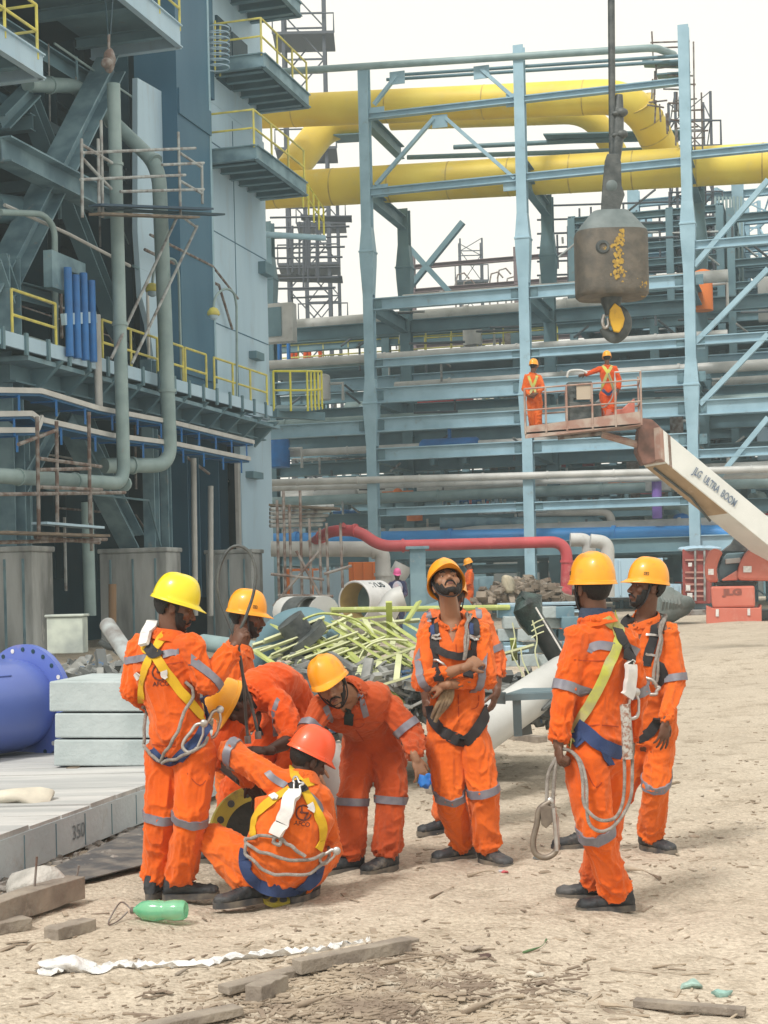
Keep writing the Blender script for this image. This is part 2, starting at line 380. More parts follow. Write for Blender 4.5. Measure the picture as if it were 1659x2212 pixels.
def FB(x0, y0, x1, y1, w, h, m, off=0.0, off2=None, nm='beam'):
    return LB(nm, m, lambda b: b.ibeam(F(x0, y0, off), F(x1, y1, off if off2 is None else off2), w, h, .04))
FB(2, 322, 245, 447, .5, .55, M_GREYB, .2)
FB(-20, 655, 240, 140, .62, .50, M_GREYB, -.1, nm='brace'); FB(60, 215, 290, 800, .45, .4, M_STD, -1.2, nm='brace'); FB(150, 905, 285, 1170, .55, .5, M_GREYB, -.3, nm='brace'); FB(20, 1080, 118, 905, .40, .4, M_GREYB, -.2, nm='brace')
FB(-10, 555, 22, 650, .4, .35, M_GREYB, .1, nm='brace'); FB(0, 265, 68, 195, .4, .35, M_STD, -1.0, nm='brace'); FB(180, 900, 285, 1165, .35, .35, M_STD, -.9, nm='brace')
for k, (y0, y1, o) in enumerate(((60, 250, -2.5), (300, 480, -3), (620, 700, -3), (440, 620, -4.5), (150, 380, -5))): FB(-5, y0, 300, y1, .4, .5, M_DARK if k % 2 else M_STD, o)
for k in range(9):
    Y = 27 + k * 2.4; LB('joist', M_STD, lambda b: b.ibeam(FP(Y, 6.6, -6.9), FP(Y, 6.6, .1), .25, .4, .03)); LB('joist', M_STD, lambda b: b.ibeam(FP(Y, 13.0, -6.9), FP(Y, 13.0, -1), .25, .4, .03))
# walkway along the facade
wy0, wy1 = F(-30, 735).y, F(583, 893).y; wz = F(300, 815, 1.0).z
ww0, ww1 = F(-20, 735, 1.0), F(583, 893, 1.0)
LB('walkway_channel', M_PANEL, lambda b: b.bar(F(-20, 722, 1.0), F(586, 889, 1.0), .08, .30))
LB('walkway_deck', M_GREYB, lambda b: b.poly([F(-20, 726, .95), F(583, 891, .95), F(583, 891, .95) - eV * 1.1, F(-20, 726, .95) - eV * 1.1], UPV * .05))
for k in range(17):
    p = F(-20, 722, 1.06).lerp(F(586, 889, 1.06), (k + .5) / 17); LB('walkway_stiffener', M_STD, lambda b: b.box(p, (.06, .10, .46), (eV, dV, UPV)))
LB('ledge', M_GREYB, lambda b: b.bar(F(20, 775, .5), F(575, 925, .5), .9, .10)); LB('ledge_beam', M_STD, lambda b: b.ibeam(F(20, 800, .3), F(565, 935, .3), .3, .5, .04))
for k in range(11):
    p = F(30, 800, .3).lerp(F(565, 935, .3), (k + .5) / 11); LB('bracket', M_STD, lambda b: b.poly([p + UPV * .25, p + UPV * .25 + eV * .8, p - UPV * .5], dV * .12))
def off_ln(x0, y0, x1, y1, off, t): return F(x0, y0, off).lerp(F(x1, y1, off), t)
def lerpd(a, b, n): return [a.lerp(b, k / n) for k in range(n + 1)]
W0, W1 = F(-20, 726, .95), F(583, 891, .95)
def wseg(x0, x1):
    ts = [];
    for x in (x0, x1):
        Y = F(x, 780, .95).y; ts.append((Y - W0.y) / (W1.y - W0.y))
    return [W0.lerp(W1, ts[0]), W0.lerp(W1, ts[1])]
for (x0, x1, lab) in ((28, 122, 'yellow handrail on the mid walkway, left of the blue ducts'), (222, 340, 'yellow handrail on the mid walkway behind the two tall pipes'), (345, 395, 'short yellow handrail right of the tall pipes'), (400, 445, 'yellow handrail bay on the walkway by the dark blue column'), (462, 575, 'yellow handrail at the far end of the mid walkway')):
    railing('handrail', wseg(x0, x1), lab, group='handrails of the mid walkway')
# upper platforms, top left
def platform(nm, Ya, Yb, o0, o1, z, label, rails, joists=5, edge=M_GREYB, th=.34):
    rt = empty(nm, FP(Ya, z, o1), label, 'platform', 'steel platforms on the left structure')
    mb = MB(); fbox(mb, Ya, Yb, z + th * .7, z + th * .7 + .05, o0, o1); mb.build('deck', M_STD, rt)
    for (p, q) in ((FP(Ya, z + th / 2, o1), FP(Yb, z + th / 2, o1)), (FP(Yb, z + th / 2, o0), FP(Yb, z + th / 2, o1)), (FP(Ya, z + th / 2, o0), FP(Ya, z + th / 2, o1))):
        mb = MB(); mb.ibeam(p, q, .16, th + .08, .03); mb.build('edge_beam', edge, rt)
    for k in range(joists):
        Y = Ya + (Yb - Ya) * (k + .6) / joists; mb = MB(); mb.ibeam(FP(Y, z + .1, o0), FP(Y, z + .1, o1 - .15), .18, .26, .025); mb.build('joist', M_STD, rt)
    for pts in rails: railing('handrail', pts, None, parent=rt)
    return rt
zt1 = F(120, 185, 2).z; platform('platform', 23, F(122, 185, 2).y, -2.5, 2.0, zt1, 'high grey platform at the top left edge with yellow rails', [[FP(23, zt1 + .3, 2), FP(F(112, 185, 2).y, zt1 + .3, 2), FP(F(112, 185, 2).y, zt1 + .3, -2)]], th=.42, edge=M_PANEL)
Y2 = F(404, 113, 1.5).y; zt2 = F(404, 113, 1.5).z; platform('platform', 30, Y2, -1.0, 1.5, zt2, 'high platform with deep pale edge beam ahead of the blue column', [[FP(30, zt2 + .4, 1.5), FP(Y2, zt2 + .4, 1.5)]], th=.5, edge=M_PANEL)
Y3 = F(565, 350, 1.55).y; zP = F(565, 350, 1.55).z; Y4 = F(672, 455, 1.55).y
platform('platform', Y3, Y4, -.1, 1.55, zP, 'lower of the two corner platforms with yellow rails, beside the yellow pipe', [[FP(Y3, zP + .3, 0), FP(Y3, zP + .3, 1.5), FP(Y4, zP + .3, 1.5)]], joists=6)
zP2 = F(581, 153, 1.6).z; Y5 = F(581, 153, 1.6).y; Y6 = F(677, 240, 1.6).y
platform('platform', Y5, Y6, -.1, 1.6, zP2, 'upper corner platform with yellow rails under the building top', [[FP(Y5, zP2 + .3, 0), FP(Y5, zP2 + .3, 1.55), FP(Y6, zP2 + .3, 1.55)]], joists=6)
zP3 = F(640, 25, 1.6).z; platform('platform', Y5, Y6 - .6, -.1, 1.6, zP3, 'topmost corner platform cut by the picture edge', [], joists=5)
for k, (yp, xx) in enumerate(((515, 700), (895, 697))):
    pass
za = F(590, 890, 0.2).z; Ya = F(590, 890, .2).y
cg = empty('platform', FP(Ya, za, .2), 'small end platform with bright yellow cage railing past the building corner', 'platform', 'steel platforms on the left structure')
c0, c1, c2 = P(592, 888, 48.2), P(665, 888, 48.2), P(696, 884, 50.6)
mb = MB(); mb.poly([c0, c1, c2, P(600, 880, 50.6)], UPV * .08); mb.build('deck', M_STD, cg)
M_YB = mat('bright yellow handrail', (.72, .66, .05), .5, col2=(.6, .55, .08), scale=3); railing('handrail', [c0, c1, c2], None, parent=cg, m=M_YB, h=1.25, sp=.55, r=.035)
mb = MB(); mb.bar(P(590, 893, 48.2), P(694, 900, 50.5), .3, .25); mb.build('edge_beam', M_STD, cg)
s1, s2, s3 = P(668, 452, 50.4), P(705, 515, 53.5), P(570, 512, 49.5)
railing('handrail', [P(655, 448, 49.9), P(700, 512, 53.2)], 'yellow stair rail dropping from the lower corner platform', m=M_YB, sp=.8, h=1.0)
tube_thing('steel_beam', [P(568, 506, 50), P(700, 514, 52)], .10, M_ST, 'thin grey beam under the lower corner platform', 'beam')
# ladder cage
lc = empty('caged_ladder', F(470, 150, .3), 'white caged ladder high on the corner tower', 'ladder')
for k in range(8):
    c = F(470, 62 + k * 12, .45); mb = MB(); mb.tube([c + dV * (.32 * math.cos(t)) + eV * (.35 * math.sin(t)) for t in [math.pi * 2 * j / 12 for j in range(13)]], .022, 5); mb.build('hoop', M_PANEL, lc)
for dx in (-.2, .2): mb = MB(); mb.tube([F(470, 160, .2) + dV * dx, F(470, 50, .2) + dV * dx], .03, 6); mb.build('stile', M_YR, lc)
# tall vertical pipes
tube_thing('downpipe', [F(245, 182, 1.6), F(268, 1045, 1.6), F(-30, 1026, 1.6)], .155, M_PIPEG, 'tall grey green pipe turning left at its foot, nearest pair member on the left', 'pipe', rb=.5, joints=5)
tube_thing('downpipe', [F(60, 182, -.8), F(170, 186, -.6), F(230, 250, -.2), F(343, 358, 1.4), F(368, 1005, 1.4), F(225, 1006, .6)], .185, M_PIPEG, 'thicker grey green pipe slanting down then dropping, right of the tall one', 'pipe', rb=.55, joints=6)
tube_thing('conduit', [F(0, 458, .5), F(92, 462, .5), F(118, 490, .5), F(120, 760, .5)], .07, M_PIPEG, 'thin pale conduit arching over near the left edge', 'pipe', rb=.5)
tube_thing('duct', [F(-20, 448, -.5), F(85, 460, -.8)], .33, M_STD, 'fat grey duct stub at the left edge', 'duct')
for x, lab in ((440, 'thin white drain pipe under the walkway, left one'), (462, 'thin white drain pipe under the walkway, right one')): tube_thing('drain_pipe', [F(x - 22 if x < 450 else 455, 990 if x < 450 else 1050, .2), F(x - 18 if x < 450 else 455, 1330, .2)], .08, M_PIPEW, lab, 'pipe')
rsc = random.Random(6); cb = empty('conduit_bundle', F(150, 900, -.3), 'many thin conduits and cables running through the dark bays of the left building', 'conduits')
for k in range(44):
    o_ = rsc.uniform(-2.2, .4); x = rsc.uniform(0, 350); y = rsc.uniform(60, 1120); mb = MB(); L_ = rsc.uniform(60, 240)
    if k % 2: mb.tube([F(x, y, o_), F(x + L_ * .02, y + L_, o_)], rsc.uniform(.018, .05), 6)
    else: a_ = F(x, y, o_); mb.tube([a_, a_ + dV * rsc.uniform(1.5, 6), a_ + dV * rsc.uniform(6, 6.2) - UPV * rsc.uniform(0, 1.2)], rsc.uniform(.018, .045), 6)
    mb.build('conduit', rsc.choice([M_PIPEG, M_GALV, M_STD, M_RUST, M_PIPEW]), cb)
# blue ducts
for k, x in enumerate((146, 163, 180, 197)):
    y0 = 578 if k < 2 else 590; a, b = F(x, y0 + 4 * (k % 2) * 4, 1.15), F(x + 5, 770 + 4 * k, 1.15)
    tube_thing('blue_duct', [a, b], .09, M_BLUE, 'vertical blue duct by the mid walkway, %s from the left' % ('first', 'second', 'third', 'fourth')[k], 'duct', group='vertical blue ducts')
for (x0, x1, y0, y1, lab) in ((126, 160, 560, 625, 'grey junction box above the two left blue ducts'), (160, 196, 575, 590, 'grey junction box above the two right blue ducts')):
    a, b = F(x0, y1, 1.0), F(x1, y0, 1.0); bb = MB(); fbox(bb, a.y, b.y, a.z, b.z, .8, 1.02); tag(bb.build('junction_box', M_GREYB, None, bevel=.01), lab, 'box')
a, b = F(136, 690, 1.1), F(205, 685, 1.1); bb = MB(); bb.bar(a, b, .1, .25); tag(bb.build('crossbar', M_PANEL), 'white crossbar behind the blue ducts', 'bracket')
tube_thing('support_post', [F(209, 680, 1.05), F(214, 885, 1.05)], .09, M_PIPEW, 'white post beside the blue ducts', 'post')
# cable trays
M_TRAYB = mat('blue tray', (.01, .10, .24), .5); 
for (pts, lab) in (([(-10, 842), (88, 844), (213, 882), (372, 912), (548, 955)], 'upper pale cable tray with blue hangers under the walkway'), ([(92, 907), (240, 940), (372, 957), (540, 991)], 'lower pale cable tray under the walkway'), ([(-10, 894), (68, 893), (84, 905)], 'short pale cable tray near the left edge'), ([(-10, 929), (80, 929), (92, 900)], 'short lowest pale cable tray near the left edge')):
    rt = empty('cable_tray', F(*pts[0], 1.3), lab, 'cable tray', 'cable trays under the walkway')
    mb = MB(); q = [F(x, y, 1.3) for x, y in pts]; 
    for a, b in zip(q[:-1], q[1:]): mb.bar(a, b, .06, .11)
    mb.build('side_rail', M_PIPEW, rt); mb = MB()
    for a, b in zip(q[:-1], q[1:]): mb.bar(a - UPV * .08 - eV * .3, b - UPV * .08 - eV * .3, .55, .06)
    mb.build('tray_bed', M_TRAYB, rt)
    for a, b in zip(q[:-1], q[1:]):
        n = int((b - a).length / 1.1)
        for k in range(n): c = a.lerp(b, (k + .5) / n); mb = MB(); mb.bar(c - UPV * .12, c - UPV * .12 - eV * .6, .05, .05); mb.bar(c - UPV * .1, c - UPV * .45, .04, .04); mb.build('hanger', M_BLUE, rt)
# lamps
def lamp(px, label, off=1.0):
    (x0, y0), (x1, y1), (x2, y2) = px; a, b, c = F(x0, y0, off), F(x1, y1, off), F(x2, y2, off)
    rt = empty('goose_neck_lamp', a, label, 'lamp', 'goose neck lamps on the walkway'); top = b.lerp(c, .5) + UPV * .55
    mb = MB(); mb.tube([a] + catmull([b, b.lerp(c, .12) + UPV * .40, top, b.lerp(c, .9) + UPV * .38, c + UPV * .02], 5), .035, 8); mb.build('pole', M_PIPEG, rt, smooth=60)
    mb = MB(); mb.lathe(c, [(.04, .1), (.10, .08), (.17, -.02), (.18, -.10), (.16, -.12)], n=14); mb.build('lamp_shade', M_YR, rt, smooth=60)
    mb = MB(); mb.lathe(c, [(.13, -.12), (.12, -.20), (.05, -.24)], n=12); mb.build('lens', M_PANEL, rt, smooth=60)
lamp(((512, 866), (511, 662), (461, 672)), 'goose neck lamp with yellow shade in front of the pale cladding'); lamp(((392, 820), (386, 594), (329, 620)), 'goose neck lamp with yellow shade behind the thick tall pipe', .9)
# scaffolds
def SC(l, off): return [(F(a[0], a[1], o1), F(b[0], b[1], o2)) for a, b, o1, o2 in [(q[0], q[1], q[2] if len(q) > 2 else off, q[3] if len(q) > 3 else off) for q in l]]
scaffold('scaffold', SC([((176, 330), (422, 320)), ((350, 356), (440, 352)), ((174, 388), (400, 378)), ((260, 414), (440, 409)), ((176, 300), (178, 470)), ((218, 260), (222, 470)), ((212, 300), (214, 460)), ((385, 285), (390, 465)), ((436, 350), (437, 440)), ((388, 330), (436, 362)), ((388, 390), (436, 418)), ((176, 312), (242, 352)), ((176, 340), (240, 408))], 1.9),
         .036, 'cantilevered tube scaffold around the two tall pipes', M_GALV,
         [(F(205, 443, 2.0), F(450, 452, 2.0), .3, mat('blue plank', (.03, .07, .12), .7)), (F(215, 452, 1.7), F(475, 464, 1.7), .3, M_DARK), (F(205, 462, 2.2), F(420, 470, 2.2), .3, M_PLANK)])
scaffold('raking_struts', SC([((382, 470), (240, 775)), ((426, 488), (285, 785)), ((390, 465), (425, 492))], 1.7), .036, 'two long raking tubes propping the tube scaffold', M_GALV)
scaffold('scaffold', SC([((80, 900), (84, 1165)), ((122, 910), (124, 1160)), ((192, 890), (194, 1130)), ((84, 990), (218, 1008)), ((84, 1015), (195, 1012)), ((-10, 1068), (270, 1064)), ((84, 1052), (220, 1058)), ((-10, 1172), (230, 1165)), ((76, 1160), (215, 1172)), ((195, 1060), (198, 1190)), ((40, 960), (120, 930))], 2.0),
         .04, 'rusty tube scaffold low at the left edge with boards', M_RUST, [(F(85, 1130, 2.0), F(210, 1140, 2.0), .35, M_PANEL), (F(-10, 1150, 2.2), F(215, 1158, 2.2), .5, M_PLANK)])
tube_thing('vertical_pipe', [F(188, 1085, .8), F(195, 1330, .8)], .14, M_PIPEG, 'upright grey pipe between the two left concrete pedestals', 'pipe')
# pedestals
def pedestal(x0, x1, y0, off, label, dep=.9):
    q = F(x1, 1300, off); z = F((x0 + x1) / 2, y0, off).z; wd = (x1 - x0) / FPX * q.y * 1.02
    rt = empty('concrete_pedestal', Vector((q.x, q.y, 0)), label, 'pedestal', 'concrete pedestals under the left building')
    def bx_(mb, z0, z1, g): c = Vector((q.x, q.y, (z0 + z1) / 2)) - eV * (wd / 2) + dV * (dep / 2); return mb.box(c, (wd + g, dep + g, z1 - z0), (eV, dV, UPV))
    mb = MB(); bx_(mb, 0, z - .12, 0); mb.build('shaft', M_CONC, rt, bevel=.03); mb = MB(); bx_(mb, z - .12, z, .08); mb.build('cap', M_CONC, rt, bevel=.03)
    for k in range(3):
        c = Vector((q.x, q.y, z * .5)) - eV * (wd * (k + .5) / 3) - dV * .012; mb = MB(); mb.box(c, (.05, .03, z * .8), (eV, dV, UPV)); mb.build('form_line', M_GREYB, rt)
pedestal(205, 362, 1178, .9, 'stained concrete pedestal behind the man in the lemon helmet'); pedestal(440, 546, 1183, .9, 'concrete pedestal behind the wire loop'); pedestal(-60, 72, 1176, .9, 'stained concrete pedestal at the left edge')
# hoist block hanging
hb = empty('chain_hoist', F(236, 140, 2.2), 'small rusty hoist block hanging from cables by the diagonal brace', 'hoist')
for dx in (-5, 5): mb = MB(); mb.tube([F(236 + dx * 1.6, 0, 2.2), F(236 + dx * .5, 75, 2.2)], .012, 5); mb.build('cable', M_DARK, hb)
mb = MB(); mb.ell(F(236, 130, 2.2), (.14, .10, .28)); mb.ell(F(231, 136, 2.2), (.12, .08, .12)); mb.tube([F(236, 75, 2.2), F(236, 120, 2.2)], .03, 6); mb.jitter(.02, 9); mb.build('block', M_RUST, hb, smooth=60)
# ================================================================== PIPE RACK
pr = empty('pipe_rack', RB(0, 0, .3), 'tall blue grey steel pipe rack spanning the centre and right', 'pipe rack')
def col_part(parent, q, zt, w, m, flare=()):
    mb = MB(); c = Vector((q.x, q.y, (zt + .3) / 2 + 0)); H_ = zt - .3
    for s in (-1, 1): mb.box(Vector((q.x, q.y, .3 + H_ / 2)) + dV * (s * w * .48), (w, .04, H_), (eV, dV, UPV))
    mb.box(Vector((q.x, q.y, .3 + H_ / 2)), (.035, w * .94, H_), (eV, dV, UPV))
    for z in flare:
        R_ = [[Vector((q.x, q.y, z + dz)) + eV * (sx_ * ww / 2) + dV * (sy * ww / 2) for sx_, sy in ((-1, -1), (1, -1), (1, 1), (-1, 1))] for dz, ww in ((-1.5, w * 1.02), (-.4, w * 1.35), (-.02, w * 1.42), (0, w * 1.55), (.05, w * 1.55), (.07, w * 1.38), (.9, w * 1.02))]
        mb.rings(R_)
    return mb.build('column', m, parent)
LV = [2.9, 4.35, 6.4, 7.45, 8.5, 9.65, 11.75]
for i in (0, 1, 2, 3): col_part(pr, RB(i, 0, 0), {0: 20.2, 1: 20.3, 2: 20.3, 3: 20.3}[i], .36, M_ST, (8.2, 13.6))
for i in (-1, 0, 1, 2, 3): col_part(pr, RB(i, 1, 0), 16.3 if i < 2 else 17.0, .42, M_STD, (9.0, 14.0))
def rbeam(i0, i1, k, z, h=.36, m=None, nm='beam', par=None, w=.26): mb = MB(); mb.ibeam(RB(i0, k, z) , RB(i1, k, z), w, h, .035); return mb.build(nm, m or M_ST, par or pr)
for z, h in ((15.75, .26), (18.45, .22)):
    for i in (0, 1): rbeam(i + .03, i + .97, 0, z, h)
rbeam(2.03, 3.0, 0, 15.95, .24)
for z, h in ((4.35, .30), (6.4, .45), (7.45, .50), (8.5, .55), (9.65, .30), (11.75, .42)):
    for i in (0, 1): rbeam(i + .03, i + .97, 0, z, h)
for z, h in ((2.9, .55), (7.45, .5), (9.7, .3), (12.9, .3), (5.9, .3)): rbeam(2.03, 3.0, 0, z, h)
rbeam(-1.6, -.03, 0, 7.40, .5); rbeam(0, 2, 0, 2.9, .5, M_STD)
for z in LV:
    for i in (-1, 0, 1, 2): rbeam(i + .04, i + .96, 1, z, .5, M_STD if z not in (9.65,) else M_ST, w=.4)
for i in (0, 1, 2, 3):
    for z in (6.4, 8.5, 11.75, 15.75, 18.45 if i < 1 else 16.2):
        mb = MB(); mb.ibeam(RB(i, .04, z), RB(i, .96, z), .3, .5, .035); mb.build('cross_beam', M_STD, pr)
def bar_px(par, x0, y0, x1, y1, w, m, row=0, nm='brace', row2=None): mb = MB(); mb.bar(RK(x0, y0, row), RK(x1, y1, row if row2 is None else row2), w, w * .7); return mb.build(nm, m, par)
for q in ((812, 400, 937, 256), (964, 256, 1112, 386), (808, 226, 858, 162), (1040, 150, 1112, 213)): bar_px(pr, *q, .17, M_ST)
for q in ((1499, 575, 1659, 389), (1500, 742, 1659, 581), (1512, 874, 1659, 722), (1555, 1028, 1659, 902)): bar_px(pr, *q, .24, M_ST)
for (x, y) in ((950, 262), (822, 412), (1104, 398), (1110, 216), (858, 168), (1040, 156), (814, 245), (1500, 880), (1505, 740)): 
    mb = MB(); c = RK(x, y); mb.box(c, (.55, .04, .45), (eV, dV, UPV)); mb.build('gusset_plate', M_ST, pr)
for i in (0, 1, 2):
    for z in (4.35, 6.4, 7.45, 8.5, 9.65, 11.75):
        for s_ in (-1, 1):
            if i == 0 and s_ < 0 and z != 7.45: continue
            mb = MB(); c = RB(i, 0, z) + eV * s_ * .34 - dV * .045; mb.box(c, (.26, .03, .34), (eV, dV, UPV))
            for bx_, bz_ in ((-.07, .1), (.07, .1), (-.07, -.1), (.07, -.1)): mb.box(c + eV * bx_ + UPV * bz_ - dV * .02, (.04, .03, .04), (eV, dV, UPV))
            mb.build('bolted_plate', M_STD, pr)
# farther frames behind the rack
def far_frame(name, label, k0, rows, i0, i1, ztop, levels, m, sp=1.0, slabs=(), w=.34, h=.42, cross=True):
    rt = empty(name, RB(i0, k0, .3), label, 'steel frame', 'steel frames behind the pipe rack')
    for r_ in range(rows):
        i = i0
        while i <= i1 + .01: col_part(rt, RB(i, k0 + r_, 0), ztop, w, m); i += sp
        for z in levels: mb = MB(); mb.ibeam(RB(i0, k0 + r_, z), RB(i1, k0 + r_, z), .3, h, .035); mb.build('beam', m, rt)
    for z in slabs: mb = MB(); a, b = RB(i0, k0, z), RB(i1, k0 + rows - 1, z); mb.poly([RB(i0, k0, z), RB(i1, k0, z), RB(i1, k0 + rows - 1, z), RB(i0, k0 + rows - 1, z)], UPV * .12); mb.build('deck', m, rt)
    if cross and rows > 1:
        i = i0
        while i <= i1 + .01:
            for z in levels[::2]: mb = MB(); mb.ibeam(RB(i, k0, z), RB(i, k0 + rows - 1, z), .3, .45, .035); mb.build('cross_beam', m, rt)
            i += sp
    return rt
far_frame('steel_structure', 'second steel frame just behind the rack, grey green, with decks', 2, 2, -1.4, 3.2, 12.2, [2.9, 4.6, 6.2, 7.5, 8.6, 9.8, 11.3, 12.1], M_STD, 1.0, (6.0, 8.4, 11.0))
far_frame('steel_structure', 'third steel frame far behind, long level beams', 4.4, 2, -1.6, 3.6, 13.4, [2.5, 4.2, 5.8, 7.2, 8.9, 10.4, 12.0, 13.2], M_STD, 1.3, (3.4, 7.0, 10.2))
far_frame('steel_structure', 'tall pale steel frame behind the hook block on the right', 3.2, 2, 1.35, 3.8, 19.0, [12.6, 13.8, 14.9, 16.0, 17.2, 18.4], M_ST, .8, (), .5, .3)
far_frame('steel_structure', 'slender brown frame against the sky between the first two rack columns', 5.5, 1, -1.0, 1.3, 19.5, [13.3, 14.6, 17.6, 18.9], mat('brown purple steel', (.16, .12, .13), .7), 1.0, (), .22, .22, False)
mbx = empty('crossed_braces', RK(940, 580, 14), 'large crossed braces against the sky in the rack opening', 'brace')
for q in ((883, 534, 972, 632), (886, 620, 1000, 480)): bar_px(mbx, *q, .32, M_STD, 14)
far_frame('steel_structure', 'dense level beams filling the bay behind the hook block', 2.3, 2, .98, 2.05, 16.9, [12.7, 13.3, 14.0, 14.8, 15.5, 16.3, 16.8], M_STD, .36, (13.6,), .3, .28)
far_frame('steel_structure', 'dense level beams filling the bay beyond the third rack column', 2.0, 3, 2.15, 3.6, 16.4, [10.6, 11.5, 12.4, 13.3, 14.2, 15.1, 16.0], M_STD, .45, (12.0,), .3, .3)
# pipes on the rack
def rpipe(x0, y0, x1, y1, row, r, m, label, joints=4, cat='pipe', group='pipes carried by the rack'):
    return tube_thing('pipe', [RK(x0, y0, row), RK(x1, y1, row)], r, m, label, cat, group=group, n=16, joints=joints)
M_WELD = mat('weld seam brown', (.40, .27, .06), .6, col2=(.62, .48, .10), scale=3)
y_a, y_b, y_c = RK(540, 243, 2.4), RK(1345, 207, 2.4), None
tube_thing('yellow_pipe', [y_a, RK(1372, 206, 2.4), RK(1440, 345, 4.2)], .61, M_PIPEY, 'topmost fat yellow pipe bending down at its right end', 'pipe', n=28, rb=1.6, joints=8, jr=1.012, jw=.035, jm=M_WELD)
tube_thing('yellow_pipe', [RK(540, 414, 2.3), RK(1720, 348, 2.3)], .68, M_PIPEY, 'longest fat yellow pipe crossing to the right edge', 'pipe', n=28, joints=9, jr=1.012, jw=.035, jm=M_WELD)
tube_thing('yellow_pipe', [RK(845, 256, 6.5), RK(1275, 240, 6.5), RK(1330, 330, 8)], .46, M_PIPEY, 'yellow pipe half hidden under the topmost one', 'pipe', n=24, rb=1.2)
tube_thing('yellow_pipe', [RK(800, 258, 5.5), RK(705, 268, 5.5), RK(625, 372, 3.2)], .62, M_PIPEY, 'yellow pipe elbow dropping left behind the corner platforms', 'pipe', n=24, rb=1.2)
tube_thing('top_pipe', [RK(560, 158, -.2), RK(1415, 103, -.2), RK(1455, 118, 1.5)], .125, M_PIPEG, 'long grey green pipe along the very top of the rack', 'pipe', rb=.4)
rpipe(845, 163, 1480, 120, .4, .06, M_STD, 'thin dark line just below the top pipe', 0); rpipe(835, 172, 1480, 131, .8, .06, M_STD, 'second thin dark line below the top pipe', 0)
rpipe(980, 318, 1490, 292, 5, .09, M_STD, 'thin line between the yellow pipes, upper', 0); rpipe(880, 340, 1490, 320, 4, .09, M_STD, 'thin line between the yellow pipes, lower', 0)
rpipe(578, 1043, 1700, 1012, -.3, .125, M_PIPEW, 'long pale pipe hung on the rack front behind the boom', 8); rpipe(578, 1056, 1700, 1026, .6, .10, M_PIPEW, 'thinner pale pipe just under the long pale one', 5)
rpipe(560, 1170, 1605, 1152, 1.2, .30, mat('bright blue pipe', (.06, .34, .80), .45, col2=(.05, .27, .68), scale=.8), 'long bright blue pipe above the red one', 6); 
lvp = [(-1.3, 2.2, 9.95, 1.6, .16, M_PIPEW), (-1.3, 3, 9.95, 2.2, .12, M_PIPEG), (0, 3, 9.0, 3.2, .20, M_PIPEW), (-1.3, 3, 7.8, 2.8, .18, M_PIPEG), (-1.2, 1.1, 6.75, 3.0, .14, M_PIPEW), (-1.3, 3, 4.8, 2.4, .2, M_PIPEG), (0.1, 2.2, 12.1, 2.6, .22, M_PIPEW), (-1.4, 1.4, 12.15, 7.0, .3, M_PIPEW), (0, 3, 3.4, 2.0, .22, M_PIPEW), (-1.4, 3, 5.2, 8, .3, M_PIPEW), (.6, 3, 8.9, 7.6, .25, M_PIPEW), (-1.4, .4, 8.0, 6, .2, M_PIPEW)]
for n_, (i0, i1, z, off, r, m) in enumerate(lvp):
    q = [R0 + eV * (i * 5.62) + dV * off for i in (i0, i1)]; 
    for v_ in q: v_.z = z + r
    tube_thing('pipe', q, r, m, ('pale' if m is M_PIPEW else 'grey green') + ' pipe lying on the rack, %s level from the ground' % ('seventh', 'seventh rear', 'sixth', 'fifth', 'fourth', 'second', 'eighth', 'ninth rear', 'lowest', 'third rear', 'sixth rear', 'fifth rear')[n_], 'pipe', 'pipes carried by the rack', joints=4)
# rails along decks
for (i0, i1, k, z, m, lab) in ((-1.3, .9, 2, 11.1, M_YR, 'pale yellow handrail on the far walkway by the distant workers'), (0.0, .95, 1.6, 11.2, M_YR, 'faded handrail between the first two rack columns, upper deck'), (-.9, 2.9, 4.4, 10.3, M_YR, 'faded long handrail of the far deck'), (1.0, 3.0, 3, 8.5, M_GALV, 'grey handrail deep behind the lift basket'), (-1.2, .9, 2, 6.1, M_GALV, 'grey handrail low behind the first rack column'), (1.1, 2.9, 4.4, 13.5, M_GALV, 'grey handrail above the far deck on the right')):
    railing('handrail', [RB(i0, k, z), RB(i1, k, z)], lab, m=m, sp=1.1, group='handrails behind the rack')
